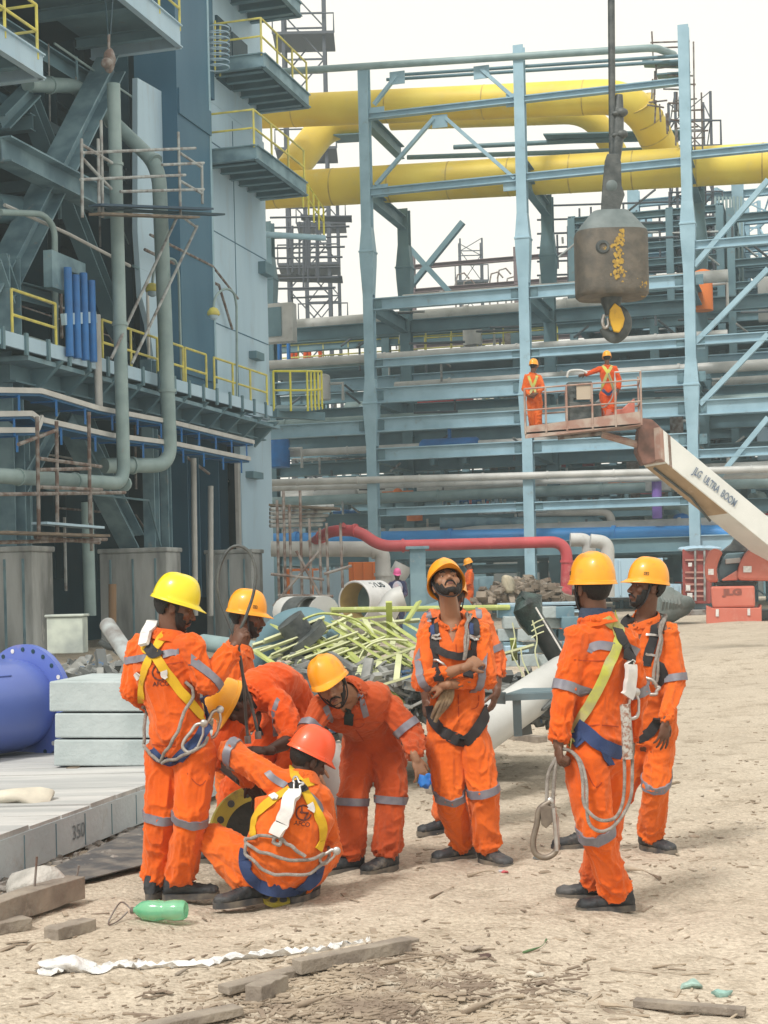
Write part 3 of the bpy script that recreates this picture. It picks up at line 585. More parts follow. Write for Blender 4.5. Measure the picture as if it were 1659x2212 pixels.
# small pieces of equipment inside the rack
rq = random.Random(5); labs = {'valve': 0}
kinds = [('vessel', 'vessel'), ('cabinet', 'cabinet'), ('pump', 'pump')]
cols = [('pale', M_PIPEW), ('grey green', M_PIPEG), ('blue', M_BLUE), ('rusty', M_RUST), ('red', M_RED), ('orange', mat('orange sheet', (.75, .20, .04), .8)), ('white', M_PANEL)]
lvl_name = {1.0: 'ground', 3.1: 'second', 4.7: 'third', 6.2: 'fourth', 8.6: 'fifth', 11.2: 'upper'}
used = set()
for n_ in range(84):
    z = rq.choice([.6, .6, 3.1, 4.7, 6.2, 8.6, 11.2]); i = rq.uniform(-1.2, 3.0); off = rq.choice([3, 6, 9, 12, 16]) + rq.uniform(-1, 1)
    c = R0 + eV * (i * 5.62) + dV * off; c.z = z; cn, cm = rq.choice(cols); kd = rq.choice(['vessel', 'upright_vessel', 'cabinet', 'valve'])
    rt = empty(kd, c, '%s %s on the %s deck, %s of the rack' % (cn, kd.replace('_', ' '), {.6: 'ground', 3.1: 'lowest', 4.7: 'second', 6.2: 'third', 8.6: 'fourth', 11.2: 'top'}[z], ('left of the first column', 'behind the first bay', 'behind the second bay', 'beyond the third column')[min(3, max(0, int(i + 1)))]), kd.replace('_', ' ').split()[-1], 'equipment standing inside the rack')
    L_ = rq.uniform(.7, 1.8); r = rq.uniform(.22, .5)
    if kd == 'vessel':
        mb = MB(); ax = (dV, UPV, eV); mb.lathe(c + UPV * (r + .25), [(r * .3, -L_ - r * .45), (r * .8, -L_ - r * .25), (r, -L_), (r, L_), (r * .8, L_ + r * .25), (r * .3, L_ + r * .45)], ax, 16); mb.build('shell', cm, rt, smooth=50)
        for s in (-1, 1): mb = MB(); mb.box(c + eV * (s * L_ * .6) + UPV * .16, (.15, r * 1.6, .36), (eV, dV, UPV)); mb.build('saddle', M_STD, rt)
        mb = MB(); mb.tube([c + UPV * (2 * r + .2), c + UPV * (2 * r + .6)], .07, 8); mb.build('nozzle', cm, rt)
    elif kd == 'upright_vessel':
        mb = MB(); mb.lathe(c, [(r, .15), (r, L_ * 1.1), (r * .8, L_ * 1.1 + r * .3), (r * .3, L_ * 1.1 + r * .5)], n=16); mb.build('shell', cm, rt, smooth=50)
        mb = MB(); mb.tube([c + UPV * (L_ * .8), c + UPV * (L_ * .8) + eV * (r + .5), c + UPV * .1 + eV * (r + .5)], .06, 8); mb.build('side_pipe', M_PIPEW, rt)
    elif kd == 'cabinet':
        mb = MB(); mb.box(c + UPV * (L_ * .5), (L_, .5, L_), (eV, dV, UPV)); mb.build('housing', cm, rt, bevel=.02)
        mb = MB(); mb.box(c + UPV * (L_ * .52) - dV * .27, (L_ * .4, .04, L_ * .75), (eV, dV, UPV)); mb.build('door', M_STD, rt)
    else:
        mb = MB(); mb.tube([c + UPV * .5 - eV * .6, c + UPV * .5 + eV * .6], .11, 10); mb.ell(c + UPV * .5, (.2, .2, .22)); mb.build('valve_body', cm, rt, smooth=50)
        mb = MB(); mb.tube([c + UPV * .6, c + UPV * 1.0], .04, 8); mb.tube([c + UPV * 1.0 + Vector((.2 * math.cos(t), .2 * math.sin(t), 0)) for t in [j * math.pi / 6 for j in range(13)]], .025, 6); mb.build('hand_wheel', M_RED, rt)
for nm_, mt_, sd_, lab in (('pale', M_GALV, 1, 'thin pale hangers, rails and struts threaded through the middle levels of the rack'), ('dark', M_HZ0, 2, 'thin dark hangers, lines and struts threaded through the rear levels of the rack')):
    r9 = random.Random(sd_); ln = []
    for k in range(88):
        x = r9.uniform(600, 1640); y = r9.uniform(665, 1150) if x < 1150 else r9.uniform(440, 1150); rw = r9.choice([2.5, 4, 7, 9, 12]) + r9.uniform(-.5, .5); L_ = r9.uniform(12, 60)
        if k % 3 == 0: ln.append((RK(x, y, rw), RK(x + 1, y + L_, rw)))
        elif k % 3 == 1: ln.append((RK(x, y, rw), RK(x + L_ * 2.5, y - L_ * .08, rw)))
        else: ln.append((RK(x, y, rw), RK(x + L_, y + r9.choice([-1, 1]) * L_ * .8, rw + .8)))
    scaffold('strut_tangle', ln, .045, lab, mt_, (), group=None)
# blue posts by the far workers
for x, w, lab in ((598, .16, 'bright blue post by the three far workers'), (621, .08, 'thin blue post by the three far workers')): tube_thing('blue_post', [P(x, 655, 63), P(x + 3, 785, 63)], w, M_BLUE, lab, 'post')
# lattice tower
def lattice(name, label, x, yt, Z, w, z0, m, r=.07, step=3.0, decks=()):
    c = P(x, 700, Z); zt = P(x, yt, Z).z; rt = empty(name, Vector((c.x, c.y, z0)), label, 'lattice tower', 'lattice towers on the skyline')
    cs = [Vector((c.x + sx_ * w / 2, c.y + sy * w / 2, 0)) for sx_, sy in ((-1, -1), (1, -1), (1, 1), (-1, 1))]
    for q in cs: mb = MB(); mb.bar(q + UPV * z0, q + UPV * zt, r * 2, r * 2); mb.build('leg', m, rt)
    z = z0; k = 0
    while z < zt:
        mb = MB()
        for j in range(4):
            a, b = cs[j], cs[(j + 1) % 4]; mb.bar(a + UPV * z, b + UPV * z, r, r); z2 = min(z + step, zt)
            mb.bar((a if k % 2 else b) + UPV * z, (b if k % 2 else a) + UPV * z2, r * .8, r * .8)
        mb.build('bracing', m, rt); z += step; k += 1
    for z in decks:
        mb = MB(); mb.box(Vector((c.x, c.y, z)), (w * 1.5, w * 1.3, .15)); mb.build('deck', m, rt)
        for sx_ in (-1, 1): mb = MB(); mb.tube([Vector((c.x + sx_ * w * .75, c.y - w * .6, z)), Vector((c.x + sx_ * w * .75, c.y - w * .6, z + 1.1)), Vector((c.x, c.y - w * .6, z + 1.1))], .05, 5); mb.build('handrail', m, rt)
    return rt
M_HZ = mat('distant steel', (.075, .085, .105), .8)
lattice('lattice_tower', 'tall lattice tower left of the rack, top cut by the picture edge', 672, -60, 88, 2.3, .4, M_HZ, .09, 2.6, (14.5, 20, 26.5, 33))
lattice('lattice_tower', 'second slimmer lattice tower hugging the building edge', 700, 380, 95, 2.0, .4, M_HZ, .08, 2.4, (18, 24))
lattice('lattice_tower', 'small lattice tower in the middle of the sky opening', 1020, 520, 106, 1.5, .4, M_HZ, .06, 2.2, (18.6, 22.5))
lattice('lattice_tower', 'scaffold like tower at the far right skyline', 1500, 210, 66, 1.5, .4, M_HZ, .05, 1.6, (13, 17, 20))
lattice('lattice_tower', 'grey lattice riser at the right edge behind the braces', 1600, 420, 72, 2.6, .4, M_ST, .08, 1.8, (9, 12, 15))
for k, (x, y) in enumerate(((1075, 600), (1093, 618), (1105, 628), (985, 610), (1000, 625), (1058, 608))):
    a = P(x, 690, 92); b = P(x, y, 92); tube_thing('far_lamp', [a, b, b + Vector((.1, 0, .45)), b + Vector((.5, 0, .55)), b + Vector((.8, 0, .2))], .05, M_RUST, 'tiny goose neck lamp on the far skyline in the rack opening', 'lamp', group='far skyline lamps')
# scaffold cluster at the top right of the rack
rs = random.Random(3); ln = []
for k in range(26):
    x = rs.uniform(1395, 1470); y = rs.uniform(125, 240) + (x - 1395) * .6; L_ = rs.uniform(25, 60)
    ln.append((RK(x, y, 1.5), RK(x + L_, y + rs.uniform(-6, 6), 1.8)) if k % 2 else (RK(x, y - 10, 1.7), RK(x + rs.uniform(-3, 3), y + L_ * .7, 1.7)))
for x, y0, y1 in ((1408, 68, 130), (1466, 70, 140), (1498, 90, 330), (1482, 140, 310), (1515, 200, 330)): ln.append((RK(x, y0, 1.6), RK(x + 3, y1, 1.6)))
for x0, x1, y in ((1405, 1490, 92), (1400, 1485, 104), (1450, 1520, 240), (1470, 1530, 285), (1480, 1522, 300)): ln.append((RK(x0, y, 1.6), RK(x1, y - 3, 1.6)))
scaffold('scaffold', ln, .03, 'tangled tube scaffold at the top right corner of the rack', M_RUST, [(RK(1390, 138, 1.7), RK(1480, 140, 1.7), .7, M_STD), (RK(1420, 165, 1.7), RK(1480, 160, 1.7), .5, M_STD), (RK(1180, 300, 5), RK(1480, 292, 5), 1.3, M_STD), (RK(720, 300, 5.5), RK(790, 296, 5.5), 1.1, M_STD)], group=None)
ln = []
for k in range(16):
    x = rs.uniform(583, 690); ln.append((P(x, rs.uniform(470, 500), 70), P(x, rs.uniform(560, 650), 70)))
for k in range(8):
    y = 470 + k * 22; ln.append((P(583, y, 70), P(760 - k * 5, y - 3, 70)))
scaffold('scaffold', ln, .05, 'thin distant scaffold against the sky beside the building edge', M_HZ, [(P(590, 600, 71), P(740, 604, 71), 1.5, M_HZ), (P(650, 470, 71), P(760, 474, 71), 1, M_HZ)], group=None)
ln = []
for k in range(14): x = 1180 + k * 24 + rs.uniform(-5, 5); ln.append((P(x, rs.uniform(430, 520), 66), P(x + 2, rs.uniform(560, 680), 66)))
for k in range(7): y = 440 + k * 30; ln.append((P(1160, y + 5, 66), P(1480, y - 5, 66)))
scaffold('scaffold', ln, .045, 'distant thin scaffold behind the hook block', M_HZ, (), group=None)
for k in range(8):
    x = 1545 + k * 8; tube_thing('cable_riser', [P(x, 425, 64), P(x + 5, 700, 64)], .05, M_PIPEG, 'slim vertical cable riser in the bundle beyond the third rack column', 'cable', group='bundle of cable risers')
# ================================================================== PEOPLE
ORA = srgb(240, 96, 28)
def cloth_mat(name, c1, c2, dirt=None):
    m = mat(name, c1, .85, col2=c2, scale=3.0, mixlo=.3, mixhi=.75, bump=.35, bscale=28, spec=.2, col3=dirt, scale3=2.6, lo3=.49, hi3=.74, bdist=.012)
    b = m.node_tree.nodes['Principled BSDF']; b.inputs['Sheen Weight'].default_value = .35; b.inputs['Sheen Roughness'].default_value = .6; b.inputs['Sheen Tint'].default_value = (1, .55, .35, 1); return m
M_OR = [cloth_mat('orange cloth %d' % i, *c) for i, c in enumerate([
    ((.72, .118, .008), (.60, .080, .006), (.42, .058, .012)),
    ((.72, .138, .014), (.60, .094, .009), (.42, .078, .02)),
    ((.50, .078, .016), (.38, .050, .012), (.27, .044, .016)),
    ((.70, .088, .007), (.56, .056, .005), (.40, .05, .01)),
    ((.74, .17, .05), (.66, .12, .025), (.52, .12, .04))])]
M_SKIN = [mat('skin %d' % i, c, .5, col2=tuple(k * .78 for k in c), scale=9, bump=.1, bscale=120, spec=.4, bdist=.004) for i, c in enumerate([(.22, .10, .055), (.135, .062, .038), (.30, .155, .09), (.075, .036, .025)])]
M_HAIR = mat('hair', (.006, .005, .005), .7, bump=.6, bscale=150, bdist=.01)
M_HELM = [mat('helmet yellow', (.86, .36, .012), .38, col2=(.80, .30, .010), scale=6, coat=.25, col3=(.50, .22, .04), scale3=9, lo3=.58, hi3=.72),
          mat('helmet lemon', (.82, .66, .015), .32, col2=(.75, .60, .02), scale=6, coat=.3),
          mat('helmet orange', (.90, .11, .03), .4, col2=(.8, .09, .03), scale=6, coat=.2, col3=(.3, .06, .03), scale3=9, lo3=.62, hi3=.75),
          mat('helmet worn yellow', (.85, .40, .012), .4, col2=(.74, .33, .02), scale=8, coat=.2, col3=(.42, .20, .03), scale3=6, lo3=.56, hi3=.72)]
M_REFL = mat('reflective tape', srgb(104, 104, 118), .5, col2=srgb(124, 122, 130), scale=20, spec=.7)
M_BOOT = mat('boot leather', (.022, .026, .032), .6, col2=(.10, .10, .10), scale=7, mixlo=.45, mixhi=.8, bump=.3, bscale=40, col3=(.30, .26, .21), scale3=9, lo3=.58, hi3=.8)
M_SOLE = mat('boot sole', (.05, .05, .055), .8, col2=(.22, .19, .15), scale=9, mixlo=.4, mixhi=.7)
M_YW = mat('yellow webbing', (.72, .46, .01), .7, col2=(.60, .34, .01), scale=8, bump=.3, bscale=300, col3=(.2, .12, .02), scale3=10, lo3=.6, hi3=.75)
M_GW = mat('lime webbing', (.50, .52, .09), .7, col2=(.38, .36, .16), scale=10, bump=.3, bscale=300, mixlo=.4, mixhi=.6)
M_BW = mat('black webbing', (.014, .014, .017), .7, col2=(.03, .03, .035), scale=12, bump=.4, bscale=300)
M_NW = mat('navy webbing', (.015, .035, .12), .7, col2=(.03, .06, .17), scale=12, bump=.4, bscale=300)
M_ROPE = mat('lanyard rope', (.42, .39, .36), .85, col2=(.25, .22, .20), scale=30, bump=.8, bscale=220)
M_STEEL = mat('hook steel', (.55, .55, .55), .35, metal=.8, col2=(.4, .36, .33), scale=15)
M_DSTEEL = mat('dark hook steel', (.16, .13, .11), .5, metal=.5, col2=(.25, .21, .17), scale=15)
M_WHITEP = mat('white label', (.75, .74, .72), .5, col2=(.55, .54, .54), scale=14)
M_EYE = mat('eye white', (.6, .56, .5), .3); M_PUP = mat('iris', (.015, .01, .008), .2)
M_LIP = mat('lips', (.13, .045, .035), .5)
M_INK = mat('print ink', (.12, .03, .02), .8); M_MARK = mat('helmet mark', (.05, .035, .02), .6)
def V(*a): return Vector(a)
def hand_prims(mb, w, d, n, side, curl=.35, s=1.0, spread=.12):
    """w wrist, d towards fingers, n out of the back of the hand, side = +1/-1 thumb side"""
    d = Vector(d).normalized(); n = Vector(n); n = (n - d * n.dot(d)).normalized(); x = n.cross(d).normalized() * side
    mb.cap(w - d * .02, w + d * .02 * s, .025 * s, .026 * s)
    pc = w + d * .055 * s
    mb.ell(pc, (.040 * s, .016 * s, .052 * s), (x, n, d), 14, 8)
    mb.ell(pc + d * .022 * s, (.041 * s, .0135 * s, .03 * s), (x, n, d), 14, 8)
    L = [(.039, .024, .020), (.044, .028, .021), (.041, .026, .021), (.032, .020, .018)]
    for k in range(4):
        off = (1.5 - k) * .0205 * s; dd = (d + x * (1.5 - k) * spread).normalized()
        p = w + d * (.088 - abs(k - 1.2) * .004) * s + x * off; a = curl * (.9 + .15 * k)
        ang = a * .6; rr = [.0092, .0086, .0080, .0070]
        for q in range(3):
            ang2 = ang + a * q * .9
            dv = dd * math.cos(ang2) - n * math.sin(ang2); e = p + dv * L[k][q] * s
            mb.cap(p, e, rr[q] * s, rr[q + 1] * s, 10, 3); p = e
    p = w + d * .025 * s + x * .030 * s - n * .006 * s; dv = (d * .72 + x * .62 - n * .25).normalized()
    e = p + dv * .042 * s; mb.cap(p, e, .0135 * s, .011 * s, 10, 3)
    dv2 = (d * .9 + x * .3 - n * .35).normalized(); mb.cap(e, e + dv2 * .033 * s, .0105 * s, .008 * s, 10, 3)
FACE = [(.045, .066, .082, .002), (.02, .069, .085, .006), (0, .068, .083, .010), (-.03, .065, .080, .013), (-.055, .060, .073, .018),
        (-.08, .052, .062, .026), (-.10, .040, .047, .038), (-.115, .024, .030, .050), (-.121, .010, .014, .056)]
def head_parts(hc, f, u):
    f = Vector(f).normalized(); u = Vector(u); u = (u - f * u.dot(f)).normalized(); r = f.cross(u)
    def L(x, y, z): return hc + r * x + f * y + u * z
    return f, u, r, L
def face_rings(L, grow=0.0, n=28, rows=None):
    R_ = []; rows = rows or FACE
    for (z, w, d, c) in rows:
        ring = []
        for k in range(n):
            a = 2 * math.pi * k / n; cx, sy = math.cos(a), math.sin(a)
            ring.append(L((w + grow) * math.copysign(abs(cx) ** .9, cx), c + (d + grow) * math.copysign(abs(sy) ** .95, sy), z))
        R_.append(ring)
    return R_
def head_prims(mb, hc, f, u):
    f, u, r, L = head_parts(hc, f, u)
    mb.ell(L(0, -.012, .032), (.076, .097, .088), (r, f, u), 28, 18)
    mb.rings(face_rings(L))
    mb.cap(L(0, .084, .008), L(0, .112, -.036), .0085, .0125, 12); mb.ell(L(0, .110, -.038), (.0125, .011, .010), (r, f, u))
    for s in (-1, 1):
        mb.ell(L(s * .013, .102, -.041), (.0085, .011, .008), (r, f, u))
        mb.ell(L(s * .030, .083, .020), (.026, .011, .008), (r, f, u))
        mb.ell(L(s * .042, .062, -.022), (.025, .024, .026), (r, f, u))
        mb.ell(L(s * .074, -.008, -.012), (.008, .019, .031), (r, f, u))
        mb.ell(L(s * .078, -.013, .004), (.007, .014, .014), (r, f, u))
    mb.ell(L(0, .088, -.066), (.026, .014, .009), (r, f, u)); mb.ell(L(0, .087, -.078), (.022, .013, .009), (r, f, u))
    mb.ell(L(0, .076, -.106), (.020, .016, .014), (r, f, u))
def grid_shell(name, m, rings, keep, parent, seed=0, amp=.004, th=.004):
    """open shell from rings where keep(local...) true"""
    mb = MB(); n = len(rings[0]); vs = [p for rg in rings for p in rg]
    fs = []
    for i in range(len(rings) - 1):
        for j in range(n):
            k = (j + 1) % n
            if keep(i, j): fs.append((i * n + j, i * n + k, (i + 1) * n + k, (i + 1) * n + j))
    if not fs: return None
    used = sorted({a for q in fs for a in q}); mp = {a: i for i, a in enumerate(used)}
    mb.add([vs[a] for a in used], [tuple(mp[a] for a in q) for q in fs]); mb.jitter(amp, 90, seed)
    o = mb.build(name, m, parent, smooth=60)
    s = o.modifiers.new('s', 'SOLIDIFY'); s.thickness = th; s.offset = 0
    return o
def helmet(parent, L, f, u, r, m, mark=0, tilt=0.0, scale=1.0, strap=True):
    """hard hat in head frame, brim plane a little above the eyes"""
    q = math.sin(tilt); c = math.cos(tilt)
    f2 = f * c + u * q; u2 = u * c - f * q; o0 = L(0, -.006, .040)
    def H(x, y, z): return o0 + (r * x + f2 * y + u2 * z) * scale
    n = 48; mb = MB(); R_ = []
    W, D, HH = .105, .126, .134
    for k in range(15):
        t = k / 14 * .985; ph = t * math.pi / 2; rad = math.cos(ph) ** .66; z = HH * math.sin(ph) ** .95
        ring = []
        for i in range(n):
            a = 2 * math.pi * i / n; x = W * rad * math.cos(a); y = D * rad * math.sin(a)
            crest = math.exp(-(x / .018) ** 2) * .007 * smooth01(.25, .6, t) + math.exp(-((abs(x) - .045) / .008) ** 2) * .0025 * smooth01(.3, .6, t)
            ring.append(H(x, y, z + float(crest)))
        R_.append(ring)
    # rim band, groove and visor
    low = []
    for (g, dz, vis) in ((.001, -.002, 0), (.005, -.005, .1), (.005, -.012, .5), (.009, -.018, 1.0), (.009, -.022, 1.0), (.002, -.020, .8)):
        ring = []
        for i in range(n):
            a = 2 * math.pi * i / n; ca_, sa_ = math.cos(a), math.sin(a)
            pk = max(0, sa_) ** 3.0; y = (D + g) * sa_ + pk * .040 * vis; x = (W + g) * ca_ * (1 - .10 * pk * vis)
            ring.append(H(x, y, dz - pk * .010 * vis + .004 * max(0, -sa_)))
        low.append(ring)
    inner = []
    for k in range(6):
        ph = k / 6 * math.pi / 2; inner.append([H((W - .006) * math.cos(ph) * math.cos(2 * math.pi * i / n), (D - .006) * math.cos(ph) * math.sin(2 * math.pi * i / n), -.012 + .11 * math.sin(ph)) for i in range(n)])
    mb.rings(list(reversed(R_)) + low + inner, True, True)
    o = mb.build('helmet', m, parent, smooth=50)
    if mark:
        for sgn in ((-1, 1) if mark == 2 else (mark,)):
            k = MB()
            for (a0, h0, a1, h1) in ((.95, .040, 1.17, .041), (.95, .024, 1.17, .025), (.95, .024, .95, .040), (1.17, .025, 1.17, .041), (1.0, .032, 1.12, .033), (1.06, .025, 1.06, .04)):
                def S(a, h):
                    ang = math.pi / 2 + (1 if sgn < 0 else -1) * a; ph = math.asin(min(.99, (h / HH) ** (1 / .95))); rd = math.cos(ph) ** .66
                    return H((W * rd + .001) * math.cos(ang), (D * rd + .001) * math.sin(ang), h)
                k.tube([S(a0 + (a1 - a0) * t / 4, h0 + (h1 - h0) * t / 4) for t in range(5)], .0017, 5)
            k.build('helmet_mark', M_MARK, o)
    if strap:
        k = MB()
        for s in (-1, 1):
            k.tube(catmull([L(s * .088, .015, .03), L(s * .080, .022, -.03), L(s * .062, .030, -.085), L(s * .02, .045, -.126), L(0, .048, -.130)], 5), .0045, 6)
        k.build('chin_strap', M_BW, parent, smooth=60)
    return o
def boot(parent, ank, toe, side=0, pitch=0.0):
    z0 = ank.z - .085; d = Vector((toe[0], toe[1], 0)).normalized(); x = Vector((d.y, -d.x, 0)); u = Vector((0, 0, 1))
    def L(a, b, c): return Vector((ank.x, ank.y, z0)) + d * a + x * b + u * c
    rows = [(-.085, .020, .075), (-.078, .032, .11), (-.04, .040, .125), (.01, .041, .118), (.05, .042, .098), (.09, .047, .080), (.13, .051, .072), (.165, .049, .066), (.19, .038, .055), (.203, .018, .040)]
    mb = MB(); R_ = []
    for (a, w, h) in rows:
        ring = []
        for k in range(18):
            t = 2 * math.pi * k / 18; cx, cz = math.cos(t), math.sin(t)
            ring.append(L(a, w * math.copysign(abs(cx) ** .7, cx), .022 + (h - .022) * (.5 + .5 * math.copysign(abs(cz) ** .75, cz))))
        R_.append(ring)
    mb.rings(R_); mb.tube([L(-.035, 0, .05), L(-.032, 0, .10), L(-.028, 0, .16)], [.044, .045, .043], 16)
    mb.ell(L(.158, 0, .042), (.046, .05, .032), (x, d, u))
    me = remesh(mb, .006, 3)
    v = getv(me); nn = getn(me); v += nn * ((vnoise(v * 55, 3) - .5) * .006)[:, None]; setv(me, v - np.array(WLOC[parent.name]))
    me.materials.append(M_BOOT); me.shade_smooth(); o = link('boot', me, parent, WLOC[parent.name])
    sb = MB(); n = 28; outl = []
    for i in range(n):
        t = 2 * math.pi * i / n; a = .060 + .152 * math.cos(t); w = (.050 + .006 * math.cos(t)) * math.copysign(abs(math.sin(t)) ** .75, math.sin(t))
        outl.append((a, w * (1 - .12 * math.exp(-((a - .04) / .03) ** 2))))
    sb.rings([[L(a, w, c) for a, w in outl] for c in (0.0, .012, .024, .032)])
    sb.build('sole', M_SOLE, o, smooth=50)
    lb = MB()
    for i in range(4):
        a = .035 + i * .022; h = .108 - i * .012
        lb.tube([L(a, -.026, h - .008), L(a + .006, 0, h + .003), L(a, .026, h - .008)], .0035, 6)
    lb.build('laces', M_BW, o)
def _bones(J, keys): return [(k, np.array(J[a]), np.array(J[b]), ra, rb) for (k, a, b, ra, rb) in keys]
class Person: pass
def person(label, J, f, u, skin=0, cloth=0, helm=0, voxel=.0070, bvoxel=.0052, hair=True, beard=.0, moustache=False, cuffL=.86, cuffR=.86,
           hands=None, shoes=None, htilt=0.0, mark=0, bulk=1.0, strap=True, group='workers in orange coveralls and hard hats', seed=1, detail=True, legs='LR', hscale=1.0,
           legr=1.0, armr=1.0, helm_on=True, waist=1.0, cat='person', hatmat=None, clothmat=None, spread=.12, vneck=0, collar=True):
    J = {k: Vector(v) for k, v in J.items()}
    p = Person(); p.J = J
    base = Vector((J['pel'].x, J['pel'].y, min([J[k].z for k in J]) - .085)); p.root = empty('person', base, label, cat, group)
    rt = p.root; Ln = np.array(base)
    sx = (J['shR'] - J['shL']).normalized(); hx = (J['hipR'] - J['hipL']).normalized()
    # torso rings
    pts = [J['pel'] + (J['pel'] - J['chest']).normalized() * .10, J['pel'] + (J['pel'] - J['chest']).normalized() * .03]
    mid = J.get('waist', (J['pel'] + J['chest']) / 2)
    sp = catmull([J['pel'], mid, J['chest'], J['neck']], 5)
    shw = (J['shR'] - J['shL']).length / 2; hpw = (J['hipR'] - J['hipL']).length / 2
    W = [.17, .172, .165, .158, .155, .152, .155, .16, .165, .172, .18, .178, .165, .135, .095, .06]
    D = [.115, .125, .125, .12, .115, .112, .115, .12, .125, .13, .13, .125, .115, .095, .075, .055]
    def torso(g, gd=None):
        R_ = []; m = len(sp); allp = [sp[0] - (sp[1] - sp[0]).normalized() * .11, sp[0] - (sp[1] - sp[0]).normalized() * .06] + sp
        for i, c in enumerate(allp):
            t = max(0, (i - 2) / (m - 1)); x = hx.lerp(sx, smooth01(.15, .75, t)).normalized()
            T = (allp[min(i + 1, len(allp) - 1)] - allp[max(i - 1, 0)]).normalized(); x = (x - T * x.dot(T)).normalized(); y = T.cross(x)
            if i < 2: w, d = (.105, .075) if i == 0 else (.150, .108)
            else: w, d = W[i - 2], D[i - 2]
            ks = (shw / .178) if t > .6 else 1.0
            ks = 1 + (ks - 1) * float(smooth01(.45, .75, t)); wv = waist if .1 < t < .65 else 1
            R_.append([c + x * (w * ks + g) * bulk * wv * math.cos(a) + y * (d + g) * bulk * wv * math.sin(a) for a in [2 * math.pi * k / 22 for k in range(22)]])
        return R_
    # ---- body (one continuous mesh)
    f_, u_, r_, L = head_parts(J['head'], f, u); p.f, p.u, p.r, p.L = f_, u_, r_, L
    b = MB(); b.rings(torso(-.012)); head_prims(b, J['head'], f, u)
    b.cap(L(0, -.022, -.045), J['neck'], .052, .060, 18); b.cap(L(0, .012, -.085), J['neck'] + f_ * .0, .040, .050, 14)
    b.cap(J['neck'], J['chest'].lerp(J['neck'], .6), .062, .085, 16)
    hands = hands or {}
    for s in 'LR':
        sh, el, wr = J['sh' + s], J['el' + s], J['wr' + s]
        b.cap(J['chest'].lerp(J['neck'], .7), sh, .075, .055); b.cap(sh, el, .054 * armr, .042 * armr); b.cap(el, el.lerp(wr, .35), .042 * armr, .043 * armr); b.cap(el.lerp(wr, .35), wr, .043 * armr, .027 * armr)
        hd = hands.get(s)
        if hd: hand_prims(b, wr, hd[0], hd[1], hd[2], hd[3] if len(hd) > 3 else .35, hscale, spread)
        if s in legs:
            hp, kn, an = J['hip' + s], J['kn' + s], J['an' + s]
            b.cap(hp, kn, .085, .055); b.cap(kn, kn.lerp(an, .35), .052, .054); b.cap(kn.lerp(an, .35), an, .054, .036)
    me = remesh(b, bvoxel, 2, .4)
    v = getv(me)
    for s in (-1, 1):     # eye sockets, mouth corner
        c = np.array(L(s * .031, .092, .003)); d = np.linalg.norm(v - c, axis=1); v -= np.array(f_) * (np.exp(-(d / .013) ** 2) * .009)[:, None]
    setv(me, v - Ln); me.materials.append(M_SKIN[skin]); me.shade_smooth(); p.body = link('body', me, rt, base)
    if detail:
        for s in (-1, 1):
            e = MB(); e.ell(L(s * .031, .0685, .001), (.0120, .0120, .0085), (r_, f_, u_)); eo = e.build('eye', M_EYE, rt, smooth=60)
            e = MB(); e.ell(L(s * .031, .0790, .0005), (.0055, .0025, .0055), (r_, f_, u_)); e.build('pupil', M_PUP, eo, smooth=60)
            e = MB(); e.tube(catmull([L(s * .014, .0945, .018), L(s * .030, .0955, .0245), L(s * .048, .084, .018)], 5), [.0025] * 2 + [.004] * 7 + [.002] * 2, 6); e.build('eyebrow', M_HAIR, rt, smooth=60)
        e = MB(); e.ell(L(0, .0985, -.0665), (.019, .006, .0042), (r_, f_, u_)); e.ell(L(0, .0965, -.0765), (.017, .0065, .0050), (r_, f_, u_)); e.build('lips', M_LIP, rt, smooth=60)
    if hair:
        R_ = []
        for k in range(17):
            t = math.pi * (k + (.2 if k == 0 else 0)) / 17
            R_.append([L(.0805 * math.sin(t) * math.cos(a), -.014 + .102 * math.sin(t) * math.sin(a), .030 - .100 * math.cos(t)) for a in [2 * math.pi * j / 32 for j in range(32)]])
        def keep(i, j):
            t = math.pi * i / 17; z = .030 - .10 * math.cos(t); y = math.sin(t) * math.sin(2 * math.pi * (j + .5) / 32)
            if y > .45: return z > .045
            if y > .05: return z > -.0
            if y > -.25: return z > .01
            return z > -.065
        grid_shell('hair', M_HAIR, R_, keep, rt, seed, .004, .008)
        k = MB(); 
        for s in (-1, 1): k.ell(L(s * .071, .012, -.002), (.006, .013, .028), (r_, f_, u_), 12, 8)
        k.jitter(.002, 90); k.build('sideburn', M_HAIR, rt, smooth=60)
    if beard > 0:
        rows = []
        for q in range(13):
            z = -.022 - q * .0083
            for a, c in zip(FACE[:-1], FACE[1:]):
                if a[0] >= z >= c[0]: t = (a[0] - z) / (a[0] - c[0]); rows.append((z, *[a[m] * (1 - t) + c[m] * t for m in (1, 2, 3)])); break
        rows.append((-.124, .008, .012, .056)); R_ = face_rings(L, beard, 36, rows)
        def keepb(i, j):
            a = 2 * math.pi * (j + .5) / 36; y = math.sin(a); z = rows[i][0]; x = abs(math.cos(a))
            if y < -.05: return False
            if y > .80 and z > -.090: return False      # mouth opening
            if z > -.055 and y > .45: return False
            return True
        grid_shell('beard', M_HAIR, R_, keepb, rt, seed + 3, .0025, .005)
    if moustache or beard > 0:
        k = MB()
        for s in (-1, 1): k.tube(catmull([L(0, .103, -.056), L(s * .016, .101, -.057), L(s * .028, .090, -.068), L(s * .031, .084, -.076)], 4), [.0035, .0045, .0048, .005, .005, .005, .0048, .0045, .004, .0038, .0035, .003, .0025], 7)
        k.build('moustache', M_HAIR, rt, smooth=60)
    if helm_on: p.helmet = helmet(rt, L, f_, u_, r_, hatmat or M_HELM[helm], mark, htilt, 1.0, strap)
    # ---- coverall
    c = MB(); c.rings(torso(.003)); bones = []
